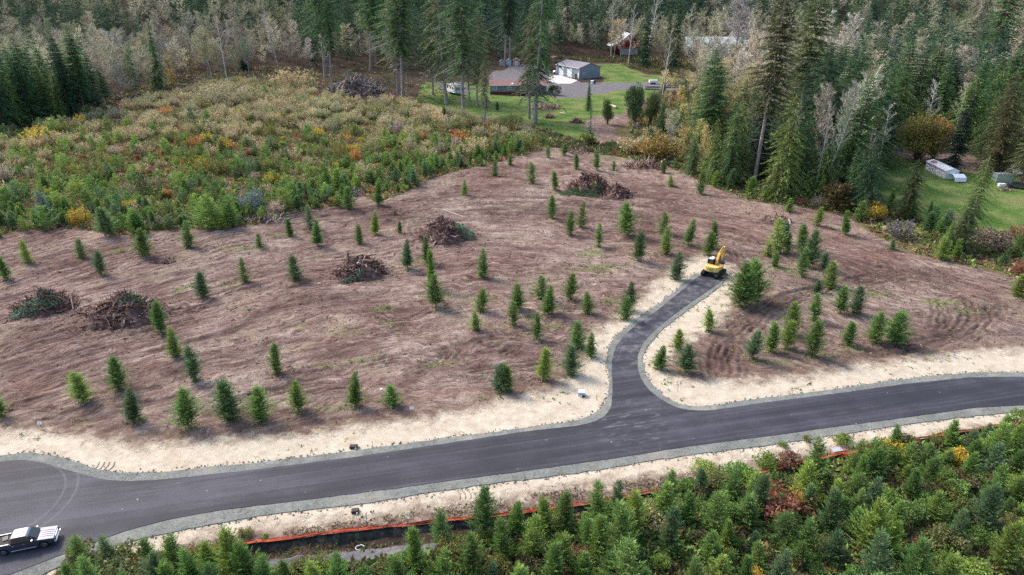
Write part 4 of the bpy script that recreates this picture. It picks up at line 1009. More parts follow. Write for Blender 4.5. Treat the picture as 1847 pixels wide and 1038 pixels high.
W['backr'] = GW([(990, 104), (1062, 112), (1100, 112), (1180, 132), (1250, 142), (1320, 150), (1330, 96), (1150, 82), (1000, 88)])
c = np.concatenate([fill('backr', 4500, 24), fill('gap', 3000, 25), fill('duff', 700, 26)]); cols = noisecol(c, [BROWNG, GREEN_D, OLIVE, RUST, GREEN_M, STRAW, BROWNG], 27, 7)
carpet("undergrowth", np.column_stack([c, zarr(c[:, 0], c[:, 1])]), cols, np.random.default_rng(28).uniform(.5, 1.5, len(c)), 29, 7)
c = fill('ditch', 900, 34); c = c[fbm(c[:, 0] / 2.5, c[:, 1] / 2.5, 3, 3) > .45]
carpet("ditch_weeds", np.column_stack([c, zarr(c[:, 0], c[:, 1])]), pick([GREEN_D, BROWNG, OLIVE, (.16, .12, .09), GREEN_M], [3, 4, 2, 4, 2], len(c), 35), np.random.default_rng(36).uniform(.15, .45, len(c)), 37, 7)
c = fill('thb', 20000, 4); k = (sdf(c[:, 0], c[:, 1], W['path']) < -.15) & (sdf(c[:, 0], c[:, 1], W['ditch']) < 0) & (sdf(c[:, 0], c[:, 1], W['sand']) < 1.0); c = c[k]
cols = noisecol(c, [GREEN_D, GREEN_M, BROWNG, GREEN_M, OLIVE, (0.14, .11, .07), GREEN_L, RUST, GREEN_M, OLIVE], 7, 3)
carpet("undergrowth", np.column_stack([c, zarr(c[:, 0], c[:, 1])]), cols, np.random.default_rng(2).uniform(.35, .8, len(c)), 4, 8)
c = fill('edge', 9000, 5); k = (sdf(c[:, 0], c[:, 1], W['lawnr']) < 0) & (sdf(c[:, 0], c[:, 1], W['bare']) < 0); c = c[k]
cols = noisecol(c, [GREEN_M, BROWNG, RUST, STRAW, OLIVE, GREEN_L, (0.16, .10, .06)], 9, 5)
carpet("undergrowth", np.column_stack([c, zarr(c[:, 0], c[:, 1])]), cols, np.random.default_rng(3).uniform(.5, 1.3, len(c)), 5, 7)
# weeds in the field where the soil shows green, low tufts
r = np.random.default_rng(21); c = r.uniform([-100, 45], [110, 175], (160000, 2))
gi = np.clip(np.searchsorted(xs, c[:, 0]) - 1, 0, nx - 1); gj = np.clip(np.searchsorted(ys, c[:, 1]) - 1, 0, ny - 1)
pr = (gr[gj, gi] * 0.30 + 0.035 * (fbm(c[:, 0] / 9, c[:, 1] / 9, 77, 3) > .56)) * clear[gj, gi]
c = c[r.random(len(c)) < pr]
ring = []
for x, y, t, tone, wd in FIELD:
    p = G(x, y)
    for _ in range(26):
        a = r.uniform(0, 6.28); q = abs(r.normal(0, .75)); ring.append((p.x + q * math.cos(a), p.y + q * math.sin(a)))
c = np.concatenate([c, np.array(ring)])
sw_ = r.uniform([-90, 40], [110, 110], (9000, 2)); k = (sdf(sw_[:, 0], sw_[:, 1], W['sand']) > -.5) & (sdf(sw_[:, 0], sw_[:, 1], W['gravel']) < -.8) & (noise2(sw_[:, 0] / 5, sw_[:, 1] / 5, 88) > .62); c = np.concatenate([c, sw_[k][:420]])
carpet("weeds", np.column_stack([c, zarr(c[:, 0], c[:, 1])]), pick([GREEN_L, OLIVE, (0.15, .2, .06), STRAW, GREEN_M], [3, 3, 3, 2, 2], len(c), 3), r.uniform(.12, .42, len(c)), 6, 6, .6)
# dry stalks on the road bank
r = np.random.default_rng(22); ban = GW([(300, 988), (455, 962), (640, 942), (850, 906), (1100, 872), (1250, 852), (1330, 842), (1340, 852), (1190, 884), (1050, 908), (870, 932), (630, 958), (455, 976), (300, 1000)])
c = r.uniform(ban.min(0), ban.max(0), (24000, 2)); c = c[inpoly(c[:, 0], c[:, 1], ban)]
c = c[fbm(c[:, 0] / 2, c[:, 1] / 2, 6, 3) > .44]
carpet("dry_grass", np.column_stack([c, zarr(c[:, 0], c[:, 1])]), pick([(.20, .14, .10), (.13, .09, .06), STRAW, (.10, .07, .05), OLIVE], [4, 4, 2, 2, .7], len(c), 3), r.uniform(.10, .26, len(c)), 7, 4, .8)
# wood chips, sticks and clods left on the soil
def sticks(name, c, ln, wd, cols, seed, mat):
    r = np.random.default_rng(seed); m = len(c); a = r.uniform(0, math.pi, m)
    L = r.uniform(.4, 1, m) * ln; w_ = r.uniform(.5, 1.2, m) * wd
    d = np.stack([np.cos(a), np.sin(a), r.normal(0, .18, m)], 1) * L[:, None] * .5
    s = np.stack([-np.sin(a), np.cos(a), np.zeros(m)], 1) * w_[:, None] * .5
    u = np.stack([np.zeros(m), np.zeros(m), w_], 1)
    p = np.column_stack([c, zarr(c[:, 0], c[:, 1]) + .01])
    V = np.stack([p - d - s, p + d - s, p + d + s, p - d + s, p - d * .8 + u, p + d * .8 + u], 1).reshape(-1, 3)
    b = np.arange(m)[:, None] * 6
    Fq = np.concatenate([b + np.array([[0, 1, 5, 4]]), b + np.array([[2, 3, 4, 5]])], 0)
    me = np_mesh(name, V, Fq, tint=np.ones(len(Fq)), col=np.concatenate([cols, cols]))
    return tag(link(name, me, mat), kind="stuff")
r = np.random.default_rng(31); c = r.uniform([-100, 45], [115, 185], (70000, 2))
gi = np.clip(np.searchsorted(xs, c[:, 0]) - 1, 0, nx - 1); gj = np.clip(np.searchsorted(ys, c[:, 1]) - 1, 0, ny - 1)
c = c[r.random(len(c)) < clear[gj, gi] * (0.02 + .15 * (fbm(c[:, 0] / 7, c[:, 1] / 7, 50, 3) > .55))]
cc_ = r.uniform([-90, 30], [120, 110], (260000, 2)); sg = sdf(cc_[:, 0], cc_[:, 1], W['gravel']); cc_ = cc_[np.abs(sg + .12) < np.abs(r.normal(0, .22, len(sg)))]
print("stones", len(cc_))
sticks("loose_stones", cc_[:16000], .20, .13, pick([(.30, .31, .28), (.20, .21, .19), (.42, .38, .31), (.13, .13, .12)], [4, 4, 2, 2], len(cc_[:16000]), 18), 19, M_STUFF)
sticks("wood_debris", c, .9, .07, pick([(.11, .07, .06), (.06, .04, .035), (.36, .27, .22), (.6, .5, .4), (.18, .12, .10)], [6, 5, 3, .8, 5], len(c), 8), 9, M_STUFF)
# ------------------------------------------------------------ forest: trees one can tell apart
D2 = (0.050, 0.112, 0.050); D3 = (0.090, 0.178, 0.062); DB = (0.185, 0.200, 0.090); CG = (0.200, 0.290, 0.080); CY = (0.16, 0.15, 0.05)
HERO = [ # bank, base x, base y, top y, colour, width, variant, label, lean towards right
 ("hemlock", 588, 140, -75, D3, 1.0, 1, "tall conifer with pale bare trunk beside the grey root heap", 0),
 ("hemlock", 599, 146, -20, D3, .8, 3, "slimmer pale-trunked conifer in front of the other by the grey root heap", 0),
 ("hemlock", 668, 127, -70, D3, .9, 1, "tall conifer over red needle litter, left of two", 0),
 ("hemlock", 677, 116, -80, D3, .9, 3, "tall conifer over red needle litter, right of two", 0),
 ("hemlock", 718, 168, -35, DB, .8, 0, "slim shaggy conifer on the bare duff, left of the twin trunks", 0),
 ("hemlock", 728, 176, -60, D3, 1.1, 3, "big shaggy conifer with twin trunk below the root heap", 0),
 ("hemlock", 836, 208, -60, D3, 1.0, 0, "huge conifer with mottled trunk just right of the white trailer", .0),
 ("sparse", 806, 187, -30, DB, 1.1, 0, "tall thin conifer with pale trunk left of the white trailer", 0),
 ("sparse", 873, 228, 110, DB, .8, 1, "thin scraggly tree standing in the brush near the pale house", 0),
 ("hemlock", 862, 190, 25, DB, .9, 2, "shaggy olive conifer between the trailer and the house", 0),
 ("hemlock", 846, 184, 30, DB, .8, 0, "shaggy conifer right beside the white trailer's rear", 0),
 ("hemlock", 783, 172, -30, D3, .8, 2, "shaggy olive conifer left of the trailer, over the grass", 0),
 ("sparse", 968, 224, -45, D3, 1.1, 0, "great conifer with massive pale trunk and hanging dead limbs before the house", 0),
 ("sparse", 956, 214, 10, DB, .8, 1, "thinner dead-limbed conifer touching the massive pale trunk", 0),
 ("hemlock", 911, 121, -60, D2, .8, 3, "straight pale-trunked conifer by the blue shed", 0),
 ("hemlock", 920, 118, -60, D2, .7, 1, "dark-trunked conifer behind the blue shed", 0),
 ("cedar", 1061, 200, 138, D3, .55, 1, "narrow columnar conifer on the lawn before the driveway", 0),
 ("sparse", 1063, 262, 190, D3, .35, 0, "thin pole-like sapling at the lawn's lower edge", 0),
 ("leaftree", 1096, 226, 178, (0.10, .15, .05), .45, 0, "spindly small tree above the bare brown patch", 0),
 ("leaftree", 1145, 228, 150, (0.14, .20, .08), .62, 1, "bushy green tree cluster beside the bare brown patch", 0),
 ("leaftree", 1172, 225, 165, (0.16, .22, .09), .6, 0, "rounded green tree right of the bushy cluster", 0),
 ("cedar", 1190, 240, 172, D3, .7, 0, "dark green conifer behind small bushes right of the brown patch", 0),
 ("birch", 1196, 172, 55, PINKG, .8, 0, "broken pale-trunked tree rising by the log pile", 0),
 ("cedar", 1226, 248, 200, D2, .9, 1, "small dark conifer left of the tall fir edge", 0),
 ("cedar", 1248, 316, 248, D3, .9, 2, "broad dark green conifer at the left corner of the right-hand wood", 0),
 ("cedar", 1285, 330, 215, CG, .9, 0, "light green feathery cedar left of the great fir", 0),
 ("cedar", 1312, 335, 190, D3, .85, 2, "deep green cedar directly left of the great fir", 0),
 ("oldfir", 1362, 336, -22, (0.125, .125, .055), .85, 0, "great brown-tinged fir with long bare trunk on the wood's edge", .0),
 ("cedar", 1400, 360, 170, CG, 1.05, 0, "large mossy green cedar right of the great fir", 0),
 ("cedar", 1438, 352, 215, D3, .9, 1, "green cedar behind the mossy one", 0),
 ("oldfir", 1434, 276, -45, (0.12, .16, .06), .95, 1, "tall drooping fir with clean grey trunk above the birches", .0),
 ("birch", 1482, 348, 165, GREYT, .9, 0, "white leaning birch with forked crown at the wood's edge", .055),
 ("birch", 1470, 352, 185, GREYT, .7, 1, "slim straight white birch left of the leaning one", 0),
 ("birch", 1510, 330, 180, GREYT, .8, 1, "pale birch behind the dark spruce", .04),
 ("cedar", 1556, 388, 275, D2, 1.1, 2, "dark spruce with level boughs at the lawn corner", 0),
 ("cedar", 1530, 372, 262, D3, .8, 1, "deep green conifer behind the dark spruce", 0),
 ("cedar", 1634, 395, 284, (0.075, .095, .035), 1.05, 0, "feathery conifer with pale top before the green field", 0),
 ("sparse", 1737, 452, 285, CG, .8, 1, "thin-topped straggling conifer between the field and the soil", .0),
 ("cedar", 1722, 455, 350, (0.08, .11, .045), 1.1, 1, "bushy lower conifer under the straggling one", 0),
 ("cedar", 1676, 392, 360, D2, .8, 1, "small black-green bush-like conifer on the field edge", 0),
 ("fir", 1716, 312, 165, (0.022, .042, .034), .95, 2, "dark blue-green leaning conifer by the white greenhouse", .0),
 ("cedar", 1796, 310, 128, (0.13, .115, .045), 1.1, 0, "tall brown-green cedar above the corrugated shelter", 0),
 ("oldfir", 1772, 156, -60, D3, .9, 0, "very tall conifer with split pale trunk in the far right wood", 0),
 ("fir", 1840, 335, 170, DB, .9, 1, "dim conifer at the field's far corner", 0),
 ("leaftree", 1654, 292, 208, (0.30, .245, .07), 1.0, 0, "golden-brown spreading tree beside the green field", 0),
 ("leaftree", 1682, 288, 212, (0.30, .19, .07), .8, 1, "russet tree touching the golden one", 0),
 ("leaftree", 1668, 252, 195, (0.14, .17, .03), .5, 1, "yellow-green top of a small tree behind the golden one", 0),
 ("leaftree", 1697, 215, 150, (0.25, .15, .04), .5, 1, "orange autumn tree in front of dark firs", 0),
 ("fir", 1610, 262, 110, D3, .95, 3, "dark fir behind the golden tree, left one", 0),
 ("fir", 1640, 235, 75, D3, .95, 1, "dark fir behind the golden tree, right one", 0),
 ("fir", 1572, 215, 65, D3, .95, 2, "blue-green fir rising over bare alders", 0),
 ("cedar", 288, 165, 36, D3, .8, 1, "green-topped conifer with white trunks among bare grey trees", 0),
 ("birch", 300, 163, 60, GREYT, .8, 0, "white-trunked tree leaning against the green-topped conifer", -.04),
 ("birch", 290, 160, 85, GREYT, .8, 1, "second white-trunked tree leaning left of it", -.10),
 ("birch", 412, 145, 15, GREYT, .8, 1, "tall white trunk among the pinkish bare trees", -.02),
 ("birch", 384, 140, 50, GREYT, .8, 0, "white trunk left of the tall one among pinkish trees", -.05),
 ("birch", 502, 116, 20, GREYT, .8, 0, "leaning white trunk at the left of the conifer stand", -.06),
 ("cedar", 98, 190, 85, D3, 1.0, 0, "conifer with exposed pale trunk in the far left stand", 0),
 ("cedar", 32, 228, 140, CG, 1.0, 2, "yellow-green conifer low in the far left stand", 0),
 ("fir", 62, 224, 80, D2, 1.0, 0, "dark fir in the front of the far left stand", 0),
 ("fir", 8, 236, 95, D2, 1.0, 1, "dark fir at the very edge of the far left stand", 0),
 ("fir", 128, 214, 62, D2, .9, 2, "darkest tall fir of the far left stand", 0),
 ("fir", 152, 208, 42, D3, 1.0, 3, "pointed tall fir of the far left stand", 0),
 ("fir", 178, 200, 90, D2, 1.1, 1, "broad dark fir closing the right of the far left stand", 0),
 ("cedar", 110, 216, 128, CG, .9, 1, "light green conifer between the dark firs at far left", 0),
 ("fir", 192, 188, 120, D2, 1.1, 3, "short dark fir right of the broad one", 0),
 ("cedar", 440, 130, 98, D2, 1.0, 2, "dense dark conifer bush at the foot of the bare trees", 0),
 ("fir", 1162, 122, 15, D2, .9, 2, "dark fir hiding the right side of the red barn", 0),
 ("alder", 1118, 112, 40, GREYT, .9, 0, "leafless tree in front of the red barn's left corner", 0),
 ("birch", 1134, 118, 10, GREYT, .8, 0, "white-trunked bare tree in front of the red barn", 0),
 ("birch", 1103, 104, -10, GREYT, .8, 1, "thin white trunk left of the red barn", 0),
 ("birch", 1165, 118, -20, GREYT, .9, 0, "double-stemmed white tree right of the red barn", .03),
 ("alder", 1330, 60, -30, (0.40, .36, .33), 1.1, 2, "pale spreading bare tree over the long metal roof", 0),
 ("alder", 1462, 322, 165, (.56, .50, .40), .7, 0, "bare cream-twigged tree left of the leaning birch", 0),
 ("alder", 1502, 334, 155, (.56, .50, .42), .7, 1, "bare cream-twigged tree just right of the leaning birch", 0),
 ("alder", 1528, 322, 142, (.60, .54, .42), .8, 2, "tall bare cream tree above the dark spruce", 0),
 ("alder", 1548, 296, 128, (.60, .54, .40), .8, 3, "farthest bare cream tree above the dark spruce", 0),
 ("alder", 1405, 262, 165, (.50, .44, .28), .8, 4, "yellowish bare tree between the two great firs", 0),
 ("yellowing", 1392, 300, 215, (.42, .40, .18), .9, 0, "yellow-green leafy tree between the two great firs", 0),
 ("yellowing", 1330, 262, 128, (.50, .44, .22), .9, 1, "tall straw-yellow tree left of the great fir", 0),
 ("yellowing", 1292, 232, 118, (.54, .46, .26), 1.0, 2, "broad straw-yellow tree farther left of the great fir", 0),
 ("alder", 1272, 212, 105, (.56, .50, .40), .9, 0, "pale bare tree above the log stacks", 0),
 ("alder", 1352, 190, 62, (.58, .53, .42), 1.0, 2, "large pale bare tree behind the great fir", 0),
 ("alder", 1470, 175, 30, (.56, .52, .44), 1.0, 2, "large grey-white bare tree right of the drooping fir", 0),
 ("alder", 1520, 160, 35, (.54, .50, .42), 1.0, 0, "second grey-white bare tree right of the drooping fir", 0),
 ("alder", 1702, 196, 85, (.54, .48, .38), .9, 1, "bare beige tree above the orange autumn tree", 0),
 ("alder", 1735, 188, 95, (.54, .48, .38), .9, 3, "bare beige tree left of the split-trunk conifer", 0),
 ("fir", 1216, 122, -10, D2, .8, 0, "dark fir left of the long metal-roofed building", 0),
 ("fir", 1204, 116, 15, D3, .7, 2, "slender fir right of the red barn", 0),
]
placed = []
for bk, x, y, t, c, w, v, lab, ln in HERO:
    p = G(x, y); H = hgt(x, y, t)
    if p.y > 150: H = min(H, 58)
    nm = {"leaftree": "autumn_tree" if c[0] > .13 else "broadleaf_tree", "birch": "birch_tree", "alder": "bare_tree"}.get(bk, "conifer_tree")
    b0 = BANK[bk][v][2]
    plant(bk, nm, p, H, c, lab, nm.replace("_", " "), wide=w * (b0 / H) ** (.35 if H < b0 else .12) * (1.15 if bk in ('hemlock', 'sparse') else 1), variant=v, tilt=(0, 0), rz=0.0 if bk == "birch" else None)
    if ln:
        o = C.objects[-1]
        while o.parent: o = o.parent
        o.rotation_euler = (0, math.atan(ln * 3.0), 0)
    placed.append((p.x, p.y))

# yellowing and bare trees of the gap between the lawn and the great fir
gr_ = random.Random(61)
def gok(x, y):
    a, b = project(x, y, 0)
    return 1195 < a < 1345 and 150 < b < 318 and b < np.interp(a, [1195, 1262, 1345], [270, 318, 330]) and S_at('lawnm', x, y) < 0 and S_at('yard', x, y) < -1 and all((q[0] - x) ** 2 + (q[1] - y) ** 2 > 7 for q in placed)
for x, y in sampler(GW([(1180, 150), (1360, 150), (1380, 340), (1180, 280)]), 46, 3.6, 62, gok):
    a, b = project(x, y, 0); k = gr_.choices(["yellowing", "alder", "cedar"], [6, 1.5, 1.2])[0]
    plant(k, {"yellowing": "yellowing_tree", "alder": "bare_tree", "cedar": "conifer_tree"}[k], (x, y), gr_.uniform(6, 11) if k != "cedar" else gr_.uniform(5, 9), gr_.choice({"yellowing": [(.55, .46, .22), (.46, .42, .18), (.60, .48, .26), (.40, .40, .16)], "alder": [PINKG, GREYT], "cedar": [D3, CG]}[k]),
          {"yellowing": "thin yellowing tree", "alder": "small leafless tree", "cedar": "small conifer"}[k] + " in the gap between the lawn and the great fir", {"yellowing": "yellowing tree", "alder": "bare tree", "cedar": "conifer tree"}[k], {"yellowing": "yellowing trees", "alder": "leafless trees", "cedar": "small conifers"}[k] + " between the lawn and the great fir", wide=gr_.uniform(.9, 1.3))
    placed.append((x, y))
FRONT = [(-300, 246), (0, 232), (60, 224), (150, 206), (200, 186), (250, 176), (330, 156), (420, 140), (500, 132), (560, 130), (600, 130), (640, 126), (700, 122), (760, 122), (860, 119), (890, 116), (940, 116), (1000, 108), (1012, 99), (1062, 103), (1100, 110), (1150, 117), (1235, 130), (1262, 150), (1264, 285), (1300, 322), (1380, 350), (1500, 362), (1560, 366), (1585, 330), (1592, 262), (1640, 262), (1700, 262), (1760, 285), (1800, 300), (1847, 302), (2200, 320)]
FX = np.array([a for a, b in FRONT]); FY = np.array([b for a, b in FRONT])
fr = np.random.default_rng(77)
BOX = np.array([[-420, 140], [420, 140], [420, 505], [-420, 505]], float)
WINDOWS = [(1112, 1156, 98), (1226, 1330, 98), (1372, 1412, 200), (1335, 1400, 98), (1660, 1712, 268)]
def fok(x, y):
    a, b = project(x, y, float(hill(x, y)))
    if not (-120 < a < 1970): return False
    if b > np.interp(a, FX, FY): return False
    for wa, wb, by in WINDOWS:
        if wa < a < wb and b > by - 6 and fr.random() < .85: return False
    for q in placed:
        if (q[0] - x) ** 2 + (q[1] - y) ** 2 < 9: return False
    return True
def cast(x, y, r_):
    """which kind of tree grows here"""
    a, b = project(x, y, float(hill(x, y)))
    patch = noise2(x / 38, y / 38, 13)
    if a < 215:
        if b > 125: w = [("fir", 6), ("cedar", 2.2), ("alder", .4)]
        else: w = [("fir", 3), ("alder", 4), ("yellowing", 1)] if patch > .45 else [("fir", 5), ("cedar", 1.5), ("alder", 1)]
    elif a < 540: w = [("alder", 8), ("fir", .9), ("yellowing", 1.2), ("cedar", .4)] if patch > .22 else [("fir", 3), ("alder", 3)]
    elif a < 870: w = [("hemlock", 5), ("fir", 3), ("alder", .7)]
    elif a < 1085: w = [("fir", 6), ("hemlock", 3), ("alder", .3)]
    elif a < 1262: w = [("alder", 3), ("fir", 5), ("hemlock", 2), ("yellowing", .6)]
    elif a < 1420: w = [("yellowing", 6), ("alder", 3), ("cedar", 1.2)] if b > 130 else [("alder", 6), ("yellowing", 2.5), ("fir", 1)]
    else: w = [("fir", 2), ("cedar", 1.6), ("alder", 3.6), ("yellowing", 2.4)] if patch > .56 else [("fir", 5), ("cedar", 3), ("alder", .6), ("yellowing", .6)]
    if b > 250 and a > 1262: w = [("cedar", 6), ("fir", 2), ("birch", .8)]
    return r_.choices([k for k, _ in w], [q for _, q in w])[0]
TCOL = dict(fir=[D2, D3, D3, (0.055, .10, .062)], hemlock=[D2, D3, DB], cedar=[D3, CG, (0.10, .14, .05)], alder=[(0.45, .40, .30), (.42, .36, .28), (.54, .50, .40), (0.52, .46, .31), (0.38, .34, .28), (.42, .42, .24)], yellowing=[(0.46, .40, .20), (0.38, .36, .16), (0.52, .40, .16), (0.34, .32, .19)], birch=[GREYT])
THT = dict(fir=(17, 29), hemlock=(26, 38), cedar=(12, 21), alder=(13, 21), yellowing=(7, 14), birch=(14, 20))
def region(a):
    return ("at the far left" if a < 215 else "left of the conifer stand" if a < 540 else "behind the grey root heap" if a < 870 else "behind the grey garage" if a < 1085 else "around the red barn" if a < 1262 else "in the wood right of the barn" if a < 1590 else "beyond the right-hand green field")
cand = sampler(BOX, 2600, 6.2, 55, fok, rel=lambda y: 0.85 + 0.35 * max(0, min(1, (y - 230) / 200)))
cand.sort(key=lambda q: q[1])
nc = {"conifer": 0, "bare": 0, "yellow": 0}; rest = []
cr = random.Random(4)
for x, y in cand:
    k = cast(x, y, cr)
    a, b = project(x, y, float(hill(x, y)))
    fam = "conifer" if k in ("fir", "hemlock", "cedar") else ("yellow" if k == "yellowing" else "bare")
    h0, h1 = THT[k]; H = cr.uniform(h0, h1) * (1.0 if y < 420 else .95)
    if 1226 < a < 1340 and b < 125: H *= .6
    if 885 < a < 1085: H *= .95
    if nc[fam] >= (215 if fam == "conifer" else 235 if fam == "bare" else 80):
        rest.append((x, y, k, H)); continue
    nc[fam] += 1
    nm = "conifer_tree" if fam == "conifer" else ("yellowing_tree" if fam == "yellow" else ("birch_tree" if k == "birch" else "bare_tree"))
    ds = {"fir": "dark conifer", "hemlock": "tall shaggy conifer", "cedar": "feathery green conifer", "alder": "leafless grey tree", "yellowing": "half-bare yellowing tree", "birch": "white-trunked bare tree"}[k]
    plant(k, nm, (x, y), H, cr.choice(TCOL[k]), "%s in the forest %s, %s" % (ds, region(a), "front rows" if np.interp(a, FX, FY) - b < 14 else "middle depth" if np.interp(a, FX, FY) - b < 40 else "deep inside"), nm.replace("_", " "), "%ss of the forest %s" % (ds, region(a)), wide=cr.uniform(1.0, 1.4) if fam == 'conifer' else cr.uniform(.85, 1.2))
import sys; print("forest individuals", len(cand), file=sys.stderr); print("forest individuals", nc, "rest", len(rest))

# dense bushy growth on the margins of the wood, right-hand side
mr = random.Random(12)
def eok(x, y): return inframe(x, y) and S_at('lawnr', x, y) < -1 and S_at('lawnm', x, y) < -1 and S_at('bare', x, y) < -1
MARG = []
for x, y in sampler('edge', 230, 2.6, 31, eok, rel=lambda y: .7 + max(0, y - 120) / 120):
    a, b = project(x, y, 0); front = np.interp(a, [1160, 1230, 1290, 1350, 1450, 1520, 1560, 1600, 1650, 1720, 1790, 1850], [262, 312, 340, 362, 374, 386, 412, 436, 455, 470, 492, 505])
    near = front - b < (26 if a < 1560 else 60)
    if near and mr.random() < .80:
        plant("sapling", "edge_conifer", (x, y), mr.uniform(2.6, 5.2), mr.choice([M_, B_, D3, L_, M_]), "young conifer in the fringe between the soil and the right-hand wood", "edge conifer", "young conifers fringing the right-hand wood", wide=mr.uniform(1.0, 1.4), parts=False)
    else:
        k = mr.choice(["leafbush", "brush", "brush", "leafbush"]); c, nm = mr.choice([(STRAW, "straw-coloured"), (OLIVE, "olive"), (RUST, "rust-brown"), (PINKG, "bare pinkish"), (GREEN_M, "green")])
        plant(k, "margin_shrub", (x, y), mr.uniform(1.4, 3.2), c, nm + " shrub on the margin of the right-hand wood", "margin shrub", nm + " shrubs on the margin of the right-hand wood", wide=mr.uniform(1, 1.5), parts=False)
for x, y, t, c, nm, w in [(1570, 395, 365, YELLOW, "golden bush right of the dark spruce", 1.0), (1505, 380, 330, (0.14, .10, .04), "brown-gold bush in front of the leaning birch", 1.1), (1178, 285, 245, (.35, .24, .08), "orange-tan bush behind the fallen logs", 1.3), (1150, 275, 245, STRAW, "straw bush below the bare brown patch", 1.5), (1060, 262, 240, OLIVE, "olive bush below the lawn", 1.3), (1000, 172, 155, (0.05, .07, .03), "dark round shrub on the driveway's edge beside the house", 1.0), (1625, 430, 395, (0.2, .17, .16), "bare grey thorny bush under the feathery conifer", 1.4), (1790, 450, 420, (0.25, .2, .16), "brown bare bush along the field edge", 1.6)]:
    p = G(x, y); H = hgt(x, y, t); plant("leafbush" if c[0] != .2 else "brush", "bush", p, H, c, nm, "bush", wide=w, parts=False)

# ------------------------------------------------------------ far forest on the rising land, one mass
fr2 = np.random.default_rng(8)
T = []
yy = 505.0
while yy < 740:
    dx = 8.0
    xx = np.arange(-0.86 * yy, 0.86 * yy, dx)
    xx = xx + fr2.uniform(-.45, .45, len(xx)) * dx
    T.append(np.column_stack([xx, yy + fr2.uniform(-.5, .5, len(xx)) * dx]))
    yy += dx * 1.05
T = np.concatenate(T)
T = np.concatenate([T, np.array([[a, b] for a, b, _, _ in rest])]) if rest else T
px_, py_ = project(T[:, 0], T[:, 1], hill(T[:, 0], T[:, 1]))
patch = fbm(T[:, 0] / 70, T[:, 1] / 70, 33, 3) + fr2.normal(0, .12, len(T))
is_con = np.where(px_ > 1262, patch > .43, patch > .50)
is_con = np.where((px_ > 215) & (px_ < 540), patch > .60, is_con)
is_con = np.where((px_ > 540) & (px_ < 1262), patch > .36, is_con)
def far_mass(name, groups, seed):
    """distant trees from the same growth, thinned to what shows at that distance"""
    r = np.random.default_rng(seed); Vs = []; Ts = []; Cs = []
    for bankname, pts, keep, fat, pal, (h0_, h1_) in groups:
        raw = []
        for cm, tm, h0 in BANK[bankname]:
            a = np.empty(len(cm.vertices) * 3, np.float32); cm.vertices.foreach_get("co", a)
            t = np.empty(len(cm.polygons), np.float32); cm.attributes["tint"].data.foreach_get("value", t); raw.append((a.reshape(-1, 4, 3), t, h0))
        for x, y in pts:
            q, t, h0 = raw[r.integers(len(raw))]; k = r.integers(0, len(q), keep); q = q[k]; c = q.mean(1, keepdims=True); q = c + (q - c) * fat
            h = r.uniform(h0_, h1_); s = h / h0; w = s * r.uniform(.9, 1.35); a = r.uniform(0, 6.28); ca, sa = math.cos(a), math.sin(a)
            v = q.reshape(-1, 3)
            Vs.append(np.stack([(v[:, 0] * ca - v[:, 1] * sa) * w + x, (v[:, 0] * sa + v[:, 1] * ca) * w + y, v[:, 2] * s + float(hill(x, y))], 1)); Ts.append(t[k])
            Cs.append(np.repeat(np.array([pal[r.integers(len(pal))]]) * r.uniform(.75, 1.3), keep, 0))
    V = np.concatenate(Vs)
    me = np_mesh(name, V, np.arange(len(V)).reshape(-1, 4), tint=np.concatenate(Ts), col=np.concatenate(Cs))
    return tag(link(name, me, M_STUFF), kind="stuff")
con, dec = T[is_con], T[~is_con]
far_mass("distant_forest", [("fir", con, 420, 2.0, [(0.062, .125, .07), (0.085, .16, .075), (.05, .10, .065), (.11, .17, .08)], (17, 31)), ("alder", dec, 420, 1.6, [(.46, .41, .30), (.38, .34, .26), (.50, .46, .32), (.34, .35, .20)], (13, 21))], 3)
print("far trees", len(T))
